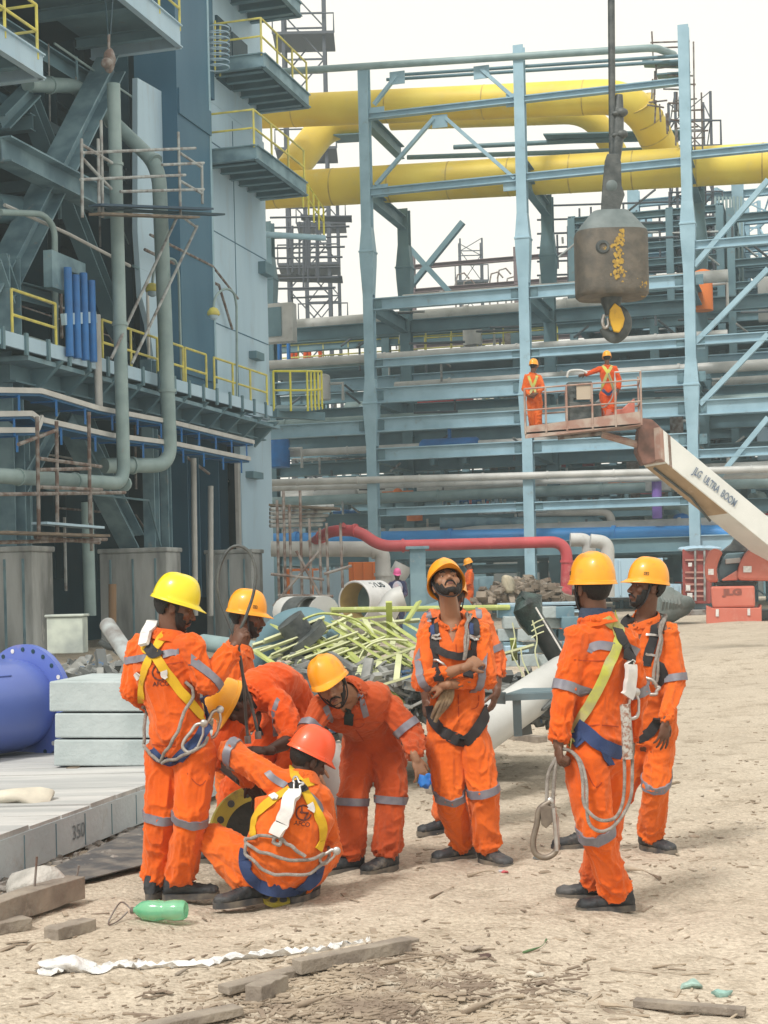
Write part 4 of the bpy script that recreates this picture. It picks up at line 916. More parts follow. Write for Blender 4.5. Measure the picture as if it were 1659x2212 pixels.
    def lim(a, b_, ra, rb): c.cap(a, b_, ra, rb, 16); bones.append((np.array(a), np.array(b_), ra, rb))
    for s in 'LR':
        sh, el, wr = J['sh' + s], J['el' + s], J['wr' + s]; cf = cuffL if s == 'L' else cuffR
        lim(J['chest'].lerp(J['neck'], .6), sh, .088 * bulk, .066 * armr); lim(sh, el, .068 * armr, .061 * armr)
        if cf > .1: e2 = el.lerp(wr, cf); lim(el, e2, .061 * armr, .048 * armr)
        if s in legs:
            hp, kn, an = J['hip' + s], J['kn' + s], J['an' + s]; cu = an + (kn - an).normalized() * .055
            lim(hp, kn, .108 * legr, .084 * legr); lim(kn, cu, .083 * legr, .078 * legr)
    bones.append((np.array(J['pel']), np.array(mid), .19, .17)); bones.append((np.array(mid), np.array(J['chest']), .17, .2)); bones.append((np.array(J['chest']), np.array(J['neck']), .2, .1))
    # collar
    nd = (L(0, -.01, -.06) - J['neck']).normalized(); nb = J['neck'] - nd * .035; xx, yy, zz = frame(nd, f_)
    for k in range(22):
        a = 2 * math.pi * k / 22; dirv = xx * math.cos(a) + yy * math.sin(a)
        fr = max(0, dirv.dot(f_ - nd * f_.dot(nd)))
        if fr > .93: continue
        c.cap(nb + dirv * .072, nb + dirv * .088 + nd * (.055 - .03 * fr), .011, .008, 8, 2)
    me = remesh(c, voxel, 4, .5); v = getv(me); n = getn(me)
    # folds: anisotropic ridged noise in limb coordinates
    num = np.zeros(len(v)); den = np.zeros(len(v)) + 1e-9
    for bi, (a, b_, ra, rb) in enumerate(bones):
        ab = b_ - a; Lb = np.linalg.norm(ab); ax = ab / Lb; rel = v - a; t = np.clip(rel @ ax / Lb, 0, 1); pr = rel - np.outer(t * Lb, ax)
        dist = np.linalg.norm(pr, axis=1) - (ra + (rb - ra) * t); w = np.exp(-np.clip(dist, -.05, .5) / .014)
        dirn = pr / (np.linalg.norm(pr, axis=1)[:, None] + 1e-6); s_ = t * Lb
        pa_ = np.array([ax[1], ax[2], ax[0]]); pa_ = pa_ - ax * (pa_ @ ax); hel = dirn @ pa_ * (.9 if bi % 2 else -.9); q = dirn * 1.7 + ax[None, :] * (s_ * 11.5 + hel)[:, None] + bi * 7.7 + seed
        wob = (vnoise(v * 6, seed + bi) - .5) * 2.6; q = q + ax[None, :] * wob[:, None]
        r1 = 1 - np.abs(2 * vnoise(q, seed + bi) - 1); r2 = 1 - np.abs(2 * vnoise(q * 1.9 + 5, seed + bi + 50) - 1)
        torso_b = bi >= len(bones) - 3
        je = np.exp(-(t * Lb) / .09) + np.exp(-((1 - t) * Lb) / .10); A = .0065 + .011 * je if not torso_b else .009 + .008 * np.exp(-np.abs(s_) / .12)
        r1 = r1 ** 2.4; r2 = r2 ** 2.4; dsp = A * ((r1 - .4) * 1.4 + (r2 - .4) * .35)
        r3 = (1 - np.abs(2 * vnoise(q * 3.7 + 3, seed + bi + 90) - 1)) ** 3; dsp = dsp + (r3 - .3) * A * .38; num += w * dsp; den += w
    low = (vnoise(v * 7, seed + 9) - .5) * .012 + (vnoise(v * 3.2, seed + 19) - .5) * .02
    v = v + n * (num / den + low)[:, None]
    if vneck:
        sd = (J['chest'] - J['neck']).normalized(); fb = np.array((f_ - sd * f_.dot(sd)).normalized()); rl = v - np.array(J['neck']); al = rl @ np.array(sd); la = np.abs(rl @ np.array(sx)); fr = rl @ fb
        ww = .062 * np.clip(1 - (al + .02) / vneck, 0, 1); mk = smooth01(0, .012, ww - la) * (fr > .02) * (al > -.09); v = v - n * (mk * .042)[:, None]
    setv(me, v - Ln); me.materials.append(clothmat or M_OR[cloth]); me.shade_smooth(); p.suit = link('coverall', me, rt, base)
    me.calc_loop_triangles()
    p.bvh = BVHTree.FromPolygons([Vector(q) for q in v], [tuple(t.vertices) for t in me.loop_triangles])
    if collar and detail:
        cm = clothmat or M_OR[cloth]; fp = (f_ - nd * f_.dot(nd)).normalized(); sp_ = nd.cross(fp); R_ = []
        open_ = .42 if vneck else .22; n_a = 30
        for k in range(n_a + 1):
            a = math.pi / 2 + open_ + (2 * math.pi - 2 * open_) * k / n_a; dr = sp_ * math.cos(a) + fp * math.sin(a); e = abs(k / n_a - .5) * 2; dn = nd * (-.055 * e ** 3 if vneck else -.02 * e ** 3)
            c_ = J['neck'] + dn
            R_.append([c_ + dr * .078 - nd * .02, c_ + dr * .070 + nd * .035, c_ + dr * .073 + nd * .042, c_ + dr * .082 + nd * .034, c_ + dr * (.103 + .01 * e) - nd * (.012 + .02 * e), c_ + dr * .094 - nd * .018])
        k_ = MB(); k_.rings(R_); k_.jitter(.004, 30, seed); k_.build('collar', cm, rt, smooth=60)
    if shoes:
        for s in shoes: boot(rt, J['an' + s], shoes[s])
    return p
def band(p, a, b, t, w=.025, off=.009, tilt=(0, 0, 0), m=None, name='reflective_band', maxd=.19, th=.003, arc=None):
    """ring of tape round a limb found by rays from the limb axis"""
    a = p.J[a] if isinstance(a, str) else a; b = p.J[b] if isinstance(b, str) else b; c = a.lerp(b, t); ax = ((b - a).normalized() + Vector(tilt)).normalized()
    x, y, z = frame(ax); n = 36; R0, R1 = [], []
    for k in range(n):
        an = 2 * math.pi * k / n; d = x * math.cos(an) + y * math.sin(an)
        for sg, lst in ((-1, R0), (1, R1)):
            o = c + ax * (sg * w); h = p.bvh.ray_cast(o, d, maxd); rr = h[3] if h[0] is not None else (.1); lst.append([o, d, rr])
    for lst in (R0, R1):
        rs = [q[2] for q in lst]
        for k in range(n): lst[k][2] = max(rs[k], (rs[k - 1] + rs[k] + rs[(k + 1) % n]) / 3) + off
    mb = MB(); q = [[o + d * r for o, d, r in R0], [o + d * r for o, d, r in R1], [o + d * (r - .012) for o, d, r in R1], [o + d * (r - .012) for o, d, r in R0]]
    mb.rings([q[3], q[0], q[1], q[2], q[3]], True, False)
    return mb.build(name, m or M_REFL, p.root, smooth=70)
def cast(p, x, y, off=.0, Zf=None):
    o = Vector((0, 0, CAMH)); a, b = ray(x, y); d = Vector((a, 1, b)).normalized(); h = p.bvh.ray_cast(o, d)
    if h[0] is not None: return h[0] + h[1] * off, h[1]
    q = P(x, y, Zf or p.J['chest'].y); hh = p.bvh.find_nearest(q)
    return hh[0] + hh[1] * off, hh[1]
def strap_px(p, px, w=.024, m=None, name='harness_strap', off=.007, th=.004, n=7, parent=None):
    pts2 = catmull([Vector((x, y, 0)) for x, y in px], n); Q = []; N = []
    for q in pts2:
        h, nn = cast(p, q.x, q.y, off); Q.append(h); N.append(nn)
    for _ in range(2):
        Q = [Q[0]] + [(Q[i - 1] + Q[i] * 2 + Q[i + 1]) / 4 for i in range(1, len(Q) - 1)] + [Q[-1]]
        N = [N[0]] + [(N[i - 1] + N[i] + N[i + 1]).normalized() for i in range(1, len(N) - 1)] + [N[-1]]
    return ribbon(p.root if parent is None else parent, Q, N, w, m or M_YW, name, th)
def ribbon(parent, Q, N, w, m, name, th=.004):
    mb = MB(); R_ = []; k = len(Q)
    for i in range(k):
        T = (Q[min(i + 1, k - 1)] - Q[max(i - 1, 0)]).normalized(); s = T.cross(N[i]).normalized(); nn = s.cross(T).normalized()
        if nn.dot(N[i]) < 0: nn = -nn
        R_.append([Q[i] - s * w - nn * .001, Q[i] + s * w - nn * .001, Q[i] + s * w + nn * th, Q[i] - s * w + nn * th])
    mb.rings(R_); return mb.build(name, m, parent, smooth=45)
def rope_px(parent, px, r, m, name, Z=None, p=None, off=.02, n=6):
    pts2 = catmull([Vector((q[0], q[1], q[2] if len(q) > 2 else 0)) for q in px], n); Q = []
    for q in pts2:
        if p is not None and q.z == 0: Q.append(cast(p, q.x, q.y, off)[0])
        else: Q.append(P(q.x, q.y, q.z if q.z else Z))
    for _ in range(2): Q = [Q[0]] + [(Q[i - 1] + Q[i] * 2 + Q[i + 1]) / 4 for i in range(1, len(Q) - 1)] + [Q[-1]]
    mb = MB(); mb.tube(Q, r, 8); return mb.build(name, m, parent, smooth=60)
def text_mesh(txt, size, ext=.001, bold=0):
    cu = bpy.data.curves.new('t', 'FONT'); cu.body = txt; cu.size = size; cu.extrude = ext; cu.align_x = 'CENTER'; cu.align_y = 'CENTER'; cu.offset = bold
    o = bpy.data.objects.new('t', cu); scene.collection.objects.link(o); dg = bpy.context.evaluated_depsgraph_get()
    me = bpy.data.meshes.new_from_object(o.evaluated_get(dg)); bpy.data.objects.remove(o); return me
def back_print(p, cx, cy, s_px, rot=0.0, txt='AFCO'):
    """round emblem and wording printed on the back, wrapped on the cloth"""
    def S(a, b):
        x = cx + (a * math.cos(rot) - b * math.sin(rot)) * s_px; y = cy - (a * math.sin(rot) + b * math.cos(rot)) * s_px
        return cast(p, x, y, .002)[0]
    mb = MB(); n = 30
    mb.tube([S(math.cos(t), math.sin(t)) for t in [2 * math.pi * k / n * .9 + .6 for k in range(n + 1)]], .0045, 6)
    mb.tube([S(-.45 + .2 * t, .95 - .55 * t * 2) for t in (0, .5, 1)], .0045, 6)
    mb.tube([S(-.5, .05), S(0, .03), S(.6, .1)], .0050, 6); mb.tube([S(.55, .1), S(.35, -.4), S(.2, -.9)], .0045, 6)
    me = text_mesh(txt, .8, 0, .015); vs = [S(v.co.x, v.co.y - 1.5) for v in me.vertices]; mb.add(vs, [tuple(q.vertices) for q in me.polygons])
    return mb.build('back_print', M_INK, p.root)
# ================================================================== RED AND WHITE PIPES
def T(name, px, Z, r, m, label, rb=.45, joints=0, cat='pipe', n=16):
    return tube_thing(name, [P(q[0], q[1], q[2] if len(q) > 2 else Z) for q in px], r, m, label, cat, rb=rb, joints=joints, n=n)
T('red_pipe', [(668, 1180, 46), (712, 1146, 44.5), (775, 1146), (820, 1180), (1225, 1170), (1223, 1284)], 44, .165, M_RED, 'long red pipe with a hump at its left end, dropping at the right', .5, 4)
T('red_elbow', [(1222, 1280), (1200, 1284, 43.4)], 44, .19, M_RED, 'red pipe elbow lying at the foot of the drop', .2)
mb = MB(); mb.poly([P(736, 1138, 44), P(741, 1128, 44), P(747, 1132, 44), P(748, 1140, 44)], (0, .2, 0)); tag(mb.build('lifting_lug', M_RED), 'small red lifting lug on top of the red pipe hump', 'lug')
T('white_pipe', [(586, 1186), (790, 1186), (826, 1190), (829, 1292)], 45.5, .23, M_PIPEW, 'fat white pipe turning down behind the red hump', .5, 3)
T('white_pipe_loop', [(1232, 1166, 45), (1272, 1166, 45), (1272, 1290, 45)], 45, .20, M_PIPEW, 'white pipe loop standing beside the red drop, left leg', .4)
T('white_pipe_loop', [(1275, 1168, 44.4), (1312, 1172, 44.4), (1313, 1290, 44.4)], 44.4, .20, M_PIPEW, 'white pipe loop standing beside the red drop, right leg', .4)
for k, (x0, x1, y, r, m, lab) in enumerate(((1120, 1320, 1108, .15, M_PIPEW, 'white pipe behind the third rack bay, upper'), (1230, 1480, 1092, .20, M_PIPEG, 'grey elbowed pipe low in the rack'), (950, 1300, 1130, .2, M_GREYB, 'dull grey pipe above the blue pipe'))):
    T('pipe', [(x0, y), (x1, y - 3), (x1 + 2, y + 60)], 56, r, m, lab, .4)
T('purple_pipe', [(1417, 985), (1420, 1120)], 53, .17, mat('purple paint', (.20, .12, .42), .5), 'short upright purple pipe beneath the boom')
mb = MB(); tag(T('orange_pipe', [(895, 1100), (896, 1125)], 58, .3, mat('orange post', (.6, .16, .04), .6), 'short orange post inside the rack'), None)
# big open white pipe with writing
op = empty('open_pipe', P(760, 1345, 38), 'big white pipe end with tan inside, lying open towards the left', 'pipe')
pc = P(765, 1300, 37.5); pa = Vector((.62, .78, .0)).normalized(); px_, py_, pz_ = frame(pa)
mb = MB(); mb.lathe(pc, [(.50, 0), (.52, .02), (.52, .95), (.50, .95), (.47, .94), (.47, .01), (.50, 0)], (px_, py_, pz_), 40, False); mb.build('shell', mat('white coated pipe', (.68, .69, .70), .45, col2=(.55, .56, .57), scale=2), op, smooth=40)
mb = MB(); mb.lathe(pc, [(.468, .02), (.466, .93)], (px_, py_, pz_), 40, False); mb.build('lining', mat('tan lining', (.52, .38, .14), .7, col2=(.4, .28, .1), scale=2), op, smooth=40)
mb = MB(); mb.lathe(pc, [(.465, .7), (.35, .72), (.05, .72)], (px_, py_, pz_), 30, True); mb.build('end_cap', M_GREYB, op)
me = text_mesh('IVUS', .26, .004, .008); mb = MB(); vs = []
for v in me.vertices:
    ang = math.radians(50) + v.co.y / .54; s_ = .5 + v.co.x
    cam_side = -py_ if py_.y > 0 else py_; vs.append(pc + pa * s_ + (cam_side * math.cos(ang) + UPV * math.sin(ang)) * .526 if False else pc + pa * s_ + (Vector((pa.y, -pa.x, 0)) * math.cos(ang) + UPV * math.sin(ang)) * .524)
mb.add(vs, [tuple(f.vertices) for f in me.polygons]); mb.build('stencil_lettering', M_DARK, op)
T('pipe_bend', [(832, 1330), (850, 1295), (872, 1288)], 36, .26, M_PIPEW, 'white pipe bend beside the pink helmeted worker', .5)
T('curved_pipe', [(835, 1262), (862, 1240), (872, 1220)], 46, .28, M_PIPEW, 'white curved pipe end standing behind the pink helmeted worker', .4)
for k, (x, lab) in enumerate(((905, 'thick grey concrete post under the red pipe'),)):
    q = P(x, 1340, 41); mb = MB(); mb.box(q + UPV * .95, (.42, .42, 1.9)); mb.box(q + UPV * 1.93, (.62, .55, .08)); tag(mb.build('support_post', M_GREYB, bevel=.01), lab, 'post')
# rod scaffolding / rebar beside building corner
ln = []; rs = random.Random(9)
for x, y0, y1 in ((598, 1080, 1290), (612, 1060, 1300), (625, 1090, 1310), (648, 1060, 1320), (668, 1120, 1300), (690, 1140, 1330), (705, 1130, 1300), (735, 1130, 1270)): ln.append((P(x, y0, 36), P(x + 5, y1, 36)))
for q in ((640, 1190, 722, 1345), (590, 1310, 690, 1190), (585, 1240, 700, 1252), (600, 1286, 720, 1288), (700, 1240, 760, 1222)): ln.append((P(q[0], q[1], 35.5), P(q[2], q[3], 35.5)))
scaffold('scaffold', ln, .035, 'rough rusty rod scaffold in front of the white pipes', M_RUST, (), group=None)
scaffold('pipe_stack', [(P(583, 1100 + k * 9, 40), P(720 - k * 6, 1093 + k * 10, 41)) for k in range(5)], .05, 'loose scaffold tubes stacked on a deck at the building corner', M_GALV, [(P(583, 1092, 40.5), P(735, 1100, 40.5), .8, M_PLANK)], group=None)
# white plastic drums / boxes behind scaffold
for k, (x, y, w, h, m, lab) in enumerate(((700, 1290, 2.0, 1.1, M_PANEL, 'white panel stack behind the rod scaffold'), (655, 1300, 1.0, 1.3, cols[5][1], 'orange sheet hung behind the rod scaffold'), (787, 1250, .9, .8, cols[5][1], 'orange sheet peeking beside the rack column'), (960, 1285, 3.0, .8, M_GREYB, 'grey crate behind the orange worker'), (1375, 1270, 1.6, 1.2, M_PANEL, 'white site cabin panel behind the two right men'), (1452, 1290, .5, .7, M_PANEL, 'white cabinet left of the red container'))):
    q = P(x, y + 20, 47); mb = MB(); mb.box(q + UPV * (h / 2), (w, .5, h)); 
    for j in range(3): mb.box(q + UPV * (h / 2) + Vector((w * (j - 1) * .33, -.27, 0)), (w * .04, .03, h * .92))
    mb.jitter(.03, 2); tag(mb.build('panel_stack' if k != 1 else 'sheet', m, bevel=.02), lab, 'sheet' if 'sheet' in lab else 'panel')
# ================================================================== CRANE HOOK BLOCK
Zh = 24.0; hk = empty('crane_hook_block', P(1322, 640, Zh), 'heavy crane hook block with flaking yellow paint hanging over the site', 'crane hook')
M_BLK = mat('block steel', (.075, .070, .060), .65, col2=(.13, .112, .09), scale=5, col3=(.55, .33, .02), scale3=3.0, lo3=.63, hi3=.66, bump=.4, bscale=20)
tb = M_BLK.node_tree
M_BLKT = mat('block top steel', (.15, .185, .19), .55, col2=(.09, .12, .125), scale=4, col3=(.40, .42, .42), scale3=5, lo3=.62, hi3=.75)
M_HDARK = mat('greasy dark steel', (.035, .045, .048), .5, col2=(.09, .10, .10), scale=6, bump=.4, bscale=25)
c = P(1322, 640, Zh); pw = Zh / FPX
hz_ = lambda y: (640 - y) * pw
ell = (Vector((1, 0, 0)), Vector((0, 1, 0)), UPV)
def ring_(r, h, k=.8): return [c + Vector((r * math.copysign(abs(math.cos(t)) ** .58, math.cos(t)), r * k * math.copysign(abs(math.sin(t)) ** .68, math.sin(t)), h)) for t in [2 * math.pi * j / 40 for j in range(40)]]
R1 = 78 * pw
mb = MB(); mb.rings([ring_(R1 * .92, -.03), ring_(R1 * .99, .01), ring_(R1, .08), ring_(R1, hz_(510)), ring_(R1 * .985, hz_(505))]); mb.build('weight', M_BLK, hk, smooth=40)
mb = MB(); mb.rings([ring_(R1 * .985, hz_(504.8)), ring_(R1 * .97, hz_(502)), ring_(R1 * .56, hz_(463)), ring_(R1 * .50, hz_(459))]); mb.build('weight_top', M_BLKT, hk, smooth=40)
mb = MB(); mb.lathe(P(1294, 547, Zh) + Vector((0, -R1 * .775, 0)), [(.105, -.03), (.115, .0), (.09, .03), (.06, .03), (.05, .0)], (Vector((1, 0, 0)), UPV, Vector((0, -1, 0))), 20); mb.build('side_boss', M_HDARK, hk, smooth=40)
# flaked paint patch, real thin skin proud of the weight
rsp = random.Random(4); mb = MB()
for k in range(90):
    y = rsp.uniform(513, 612); x = 1331 + rsp.gauss(0, 6) + (9 if y < 530 else 0) - (y - 513) * .06; a = math.asin(max(-.95, min(.95, (x - 1322) * pw / R1))); h = hz_(y); s_ = rsp.uniform(.012, .034)
    ct = c + Vector((R1 * math.sin(a), -R1 * .8 * math.cos(a), h)); tx = Vector((math.cos(a), .8 * math.sin(a), 0)).normalized(); nn = tx.cross(UPV)
    pts = [ct + nn * .012 + (tx * math.cos(t) + UPV * math.sin(t) * 1.3) * s_ * rsp.uniform(.5, 1.1) for t in [2 * math.pi * j / 7 for j in range(7)]]; mb.add(pts, [tuple(range(7))])
mb.build('flaking_paint', mat('old yellow paint', (.46, .30, .05), .7, col2=(.30, .19, .04), scale=20), hk)
mb = MB(); prof = [(1300, 458), (1300, 440), (1303, 395), (1308, 345), (1312, 332), (1336, 332), (1342, 350), (1343, 400), (1350, 420), (1343, 440), (1338, 458)]
mb.poly([P(x, y, Zh - .18) for x, y in prof], (0, .10, 0)); mb.poly([P(x, y, Zh + .08) for x, y in prof], (0, .10, 0)); mb.build('cheek_plates', M_HDARK, hk, bevel=.01)
mb = MB(); mb.poly([P(x, y, Zh - .08) for x, y in [(1307, 450), (1309, 380), (1314, 340), (1320, 340), (1321, 455)]], (0, .16, 0)); mb.build('wedge_socket', M_BLKT, hk, bevel=.01)
mb = MB(); mb.lathe(P(1322, 400, Zh - .2), [(.05, 0), (.09, .02), (.09, .42), (.05, .44)], (Vector((1, 0, 0)), UPV, Vector((0, 1, 0))), 18); mb.build('sheave_pin', M_BLKT, hk, smooth=40)
mb = MB(); mb.tube([P(1337, 205, Zh + .02), P(1336, 240, Zh + .02), P(1334, 300, Zh), P(1330, 345, Zh)], [.05, .085, .09, .07], 10); mb.jitter(.015, 8); mb.build('rope_clamp', M_HDARK, hk, smooth=50)
mb = MB()
for y in (243, 290): mb.ell(P(1343, y, Zh - .04), (.10, .08, .07)); mb.ell(P(1330, y + 3, Zh - .04), (.07, .06, .04))
mb.build('clamp_bolts', M_HDARK, hk, smooth=50)
mb = MB(); mb.tube([P(1320, -60, Zh) + UPV * 25, P(1320, -60, Zh), P(1323, 345, Zh)], .055, 10); mb.build('hoist_rope', M_HDARK, hk, smooth=60)
mb = MB(); mb.lathe(P(1320, 640, Zh), [(.17, .02), (.16, -.10), (.11, -.22), (.10, -.30)], n=20); mb.build('swivel', M_HDARK, hk, smooth=50)
mb = MB(); q = catmull([P(1320, 655, Zh), P(1330, 668, Zh), P(1345, 685, Zh), P(1347, 708, Zh), P(1330, 728, Zh), P(1312, 722, Zh), P(1304, 708, Zh)], 6); mb.tube(q, [.075 + .05 * math.sin(math.pi * min(1, k / 30)) ** 1.0 for k in range(len(q))], 14)
v_ = np.array(mb.v); v_[:, 1] = Zh + (v_[:, 1] - Zh) * .6; mb.v = [tuple(k) for k in v_]; mb.build('hook', M_HDARK, hk, smooth=60)
mb = MB(); mb.poly([P(x, y, Zh - .16) for x, y in [(1318, 668), (1328, 654), (1342, 665), (1350, 688), (1346, 706), (1338, 718), (1326, 716), (1320, 700), (1316, 684)]], (0, .06, 0)); mb.build('hook_cheek', mat('hook yellow', (.62, .36, .02), .5, col2=(.4, .22, .03), scale=6, mixlo=.5, mixhi=.7), hk, bevel=.015)
mb = MB(); mb.tube(catmull([P(1305, 680, Zh - .05), P(1301, 695, Zh - .05), P(1306, 708, Zh - .05), P(1314, 702, Zh - .05), P(1313, 688, Zh - .05)], 5), .03, 7); mb.build('safety_latch', M_STEEL, hk, smooth=60)
# ================================================================== BOOM LIFT
Zl = 36.0
M_BWH = mat('boom white', (.74, .76, .74), .45, col2=(.66, .68, .66), scale=1.5, col3=(.55, .52, .46), scale3=3, lo3=.62, hi3=.8)
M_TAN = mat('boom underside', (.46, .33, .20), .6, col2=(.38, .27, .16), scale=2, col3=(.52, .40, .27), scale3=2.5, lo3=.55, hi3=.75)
M_LR = mat('machine red', (.58, .17, .12), .5, col2=(.50, .13, .09), scale=1.2, col3=(.60, .30, .24), scale3=2.2, lo3=.55, hi3=.8)
M_LP = mat('faded basket paint', (.34, .20, .16), .7, col2=(.42, .34, .29), scale=3.5, mixlo=.42, mixhi=.62)
bl = empty('boom_lift', P(1640, 1362, 38), 'red and white telescopic boom lift holding the work basket, at the right edge', 'boom lift')
def hexa(par, nm, a, b, c_, d, wv, m, **k):
    mb = MB(); mb.rings([[a, b, b + wv, a + wv], [d, c_, c_ + wv, d + wv]]); return mb.build(nm, m, par, **k)
nt0, nb0 = P(1437, 932, Zl), P(1441, 1001, Zl); nt1, nb1 = P(1740, 1190, Zl + 1.2), P(1700, 1211, Zl + 1.2)
wv = P(1394, 1009, Zl + .55) - nb0; nt1 = nb1 + (nt0 - nb0) * .96
mb = MB(); mb.rings([[nt0, nb0, nb0 + wv, nt0 + wv], [nt1, nb1, nb1 + wv, nt1 + wv]]); bm_ = mb.build('boom', M_BWH, bl, bevel=.015)
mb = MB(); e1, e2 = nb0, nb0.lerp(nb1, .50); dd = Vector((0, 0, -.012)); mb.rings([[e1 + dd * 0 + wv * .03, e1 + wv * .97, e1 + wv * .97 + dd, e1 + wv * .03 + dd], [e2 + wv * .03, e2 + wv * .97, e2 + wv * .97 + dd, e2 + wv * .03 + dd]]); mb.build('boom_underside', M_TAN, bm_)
bx = (nb1 - nb0).normalized(); bn = bx.cross(nt0 - nb0).normalized(); bn = bn if bn.y < 0 else -bn; bu = bn.cross(bx); bu = bu if bu.z > 0 else -bu
me = text_mesh('JLG  ULTRA  BOOM', .175, .003, .003); cT = P(1551, 1052, Zl + .35); mb = MB()
pl = nt0; 
def onboom(co):
    q = cT + bx * co.x * .92 + bu * co.y * 1.5; q = q + bn * ((nb0 - q).dot(bn) + .02); return q + bn * co.z
mb.add([onboom(v.co) for v in me.vertices], [tuple(f.vertices) for f in me.polygons]); mb.build('boom_lettering', mat('faded blue lettering', (.10, .14, .24), .6, col2=(.25, .30, .34), scale=9), bm_)
for t in (.0, .03, .06):
    a = nt0.lerp(nt1, -.045 + t); b = nb0.lerp(nb1, -.045 + t); mb = MB(); e = (nt1 - nt0).normalized() * .12; mb.rings([[a, b, b + wv, a + wv], [a + e, b + e, b + e + wv, a + e + wv]]); mb.build('boom_collar', M_LP if t != .03 else M_BWH, bl, bevel=.01)
mb = MB(); mb.tube([nb0 + wv * .6 + dd * 5, nb0.lerp(nb1, .3) + wv * .55 + dd * 6, nb0.lerp(nb1, .5) + wv * .8 + dd * 12], .03, 6); mb.build('hose', M_HDARK, bl)
mb = MB(); mb.poly([P(x, y, Zl + .1) for x, y in [(1378, 930), (1388, 903), (1410, 905), (1428, 925), (1434, 960), (1415, 1000), (1390, 1005), (1376, 975)]], (0, .5, 0)); mb.jitter(.03, 5); mb.build('jib_head', mat('head casting', (.13, .07, .055), .7, col2=(.25, .12, .09), scale=4), bl, bevel=.03)
mb = MB(); mb.tube([P(1300, 938, Zl + .3), P(1382, 962, Zl + .2)], .085, 8); mb.build('jib_arm', M_LP, bl); mb = MB(); mb.tube([P(1205, 946, Zl + .3), P(1300, 936, Zl + .3)], .05, 8); mb.build('jib_arm', M_RUST, bl)
# basket
bk0, bk1 = P(1135, 938, Zl - .35), P(1386, 918, Zl - .35); bd = Vector((.10, .95, 0)); ux = (bk1 - bk0).normalized()
mb = MB(); mb.rings([[bk0, bk0 + UPV * .04, bk0 + bd + UPV * .04, bk0 + bd], [bk1, bk1 + UPV * .04, bk1 + bd + UPV * .04, bk1 + bd]]); mb.build('basket_floor', M_LP, bl)
mb = MB(); a, b = bk0 - UPV * .10, bk1 + UPV * .02; mb.rings([[a, a + UPV * .28, a + UPV * .28 + Vector((0, .03, 0)), a + Vector((0, .03, 0))], [b, b + UPV * .30, b + UPV * .3 + Vector((0, .03, 0)), b + Vector((0, .03, 0))]]); mb.build('toe_board', M_LP, bl)
H1 = 1.05
for (p0, p1) in ((bk0, bk1), (bk0 + bd, bk1 + bd), (bk0, bk0 + bd), (bk1, bk1 + bd)):
    for hh in (H1, .55): mb = MB(); mb.tube([p0 + UPV * hh, p1 + UPV * hh], .022, 6); mb.build('basket_rail', M_LP, bl)
for t in (0, .18, .36, .58, .78, 1):
    for s in (0, 1): p0 = bk0.lerp(bk1, t) + bd * s; mb = MB(); mb.tube([p0, p0 + UPV * (H1 if t < .99 else H1 + .2)], .024, 6); mb.build('basket_post', M_LP, bl)
mb = MB(); mb.tube([bk1 + UPV * (H1 + .2), bk1.lerp(bk0, .22) + UPV * (H1 + .22), bk1.lerp(bk0, .22) + UPV * H1], .022, 6); mb.build('basket_rail', M_PIPEW, bl)
mb = MB(); cc = P(1262, 895, Zl - .1); mb.box(cc, (.75, .35, .55)); mb.box(cc + Vector((-.1, 0, .55)), (.6, .3, .4)); mb.box(cc + Vector((-.33, 0, .3)), (.12, .3, .5)); mb.jitter(.03, 4); mb.build('control_console', M_HDARK, bl, bevel=.02)
mb = MB(); cc = P(1263, 848, Zl - .32); mb.box(cc, (.38, .03, .32)); mb.build('console_panel', mat('beige panel', (.45, .38, .30), .7), bl)
mb = MB(); mb.tube(catmull([P(1225, 815, Zl - .2), P(1230, 802, Zl - .2), P(1255, 800, Zl - .2), P(1268, 806, Zl - .2)], 5), .03, 8); mb.build('console_hoop', M_PIPEW, bl, smooth=60)
mb = MB(); cc = P(1330, 893, Zl - .1); mb.poly([cc + Vector(q) for q in ((-.3, 0, -.25), (.45, 0, -.25), (.45, 0, .35), (.15, 0, .1), (-.3, 0, .1))], (0, .4, 0)); mb.build('basket_mount', M_LR, bl, bevel=.02)
# chassis; zoom coordinates helper
def ZC(zx, zy, Z): return P(1426.4 + zx * .1488, 1097.2 + zy * .1488, Z)
Zm = 38.0
def zpoly(nm, pts, Z, dep, m, bev=.05, par=bl): mb = MB(); mb.poly([ZC(x, y, Z) for x, y in pts], (dep * .21, dep, 0)); return mb.build(nm, m, par, bevel=bev)
zpoly('left_cowl', [(770, 580), (860, 600), (920, 660), (880, 700), (840, 800), (820, 900), (830, 1000), (850, 1080), (700, 1085), (665, 1040), (645, 960), (640, 860), (655, 740), (700, 640)], Zm - .3, 1.5, M_LR, .07)
zpoly('right_cowl', [(1440, 490), (1620, 480), (2200, 500), (2200, 1030), (1563, 1062), (1125, 1055), (1115, 960), (1130, 880), (1160, 780), (1240, 650), (1330, 560)], Zm - .4, 1.6, M_LR, .08)
zpoly('turret_drum', [(850, 1070), (835, 900), (900, 740), (960, 660), (1230, 640), (1180, 740), (1120, 900), (1110, 1060)], Zm + .1, 1.0, M_GREYB, .04); zpoly('drum_bar', [(945, 740), (1165, 720), (1165, 800), (945, 815)], Zm - .05, .3, M_PIPEW, .02)
zpoly('cowl_wedge', [(890, 1040), (1120, 900), (1125, 1050), (900, 1060)], Zm - .3, .5, M_LR, .02)
zpoly('luffing_post', [(860, 640), (1020, 520), (1110, 370), (1240, 420), (1340, 520), (1240, 640)], Zm + .4, .5, M_HDARK, .03); zpoly('slew_ring', [(790, 1075), (1420, 1070), (1380, 1140), (820, 1130)], Zm, 1.4, M_HDARK, .02)
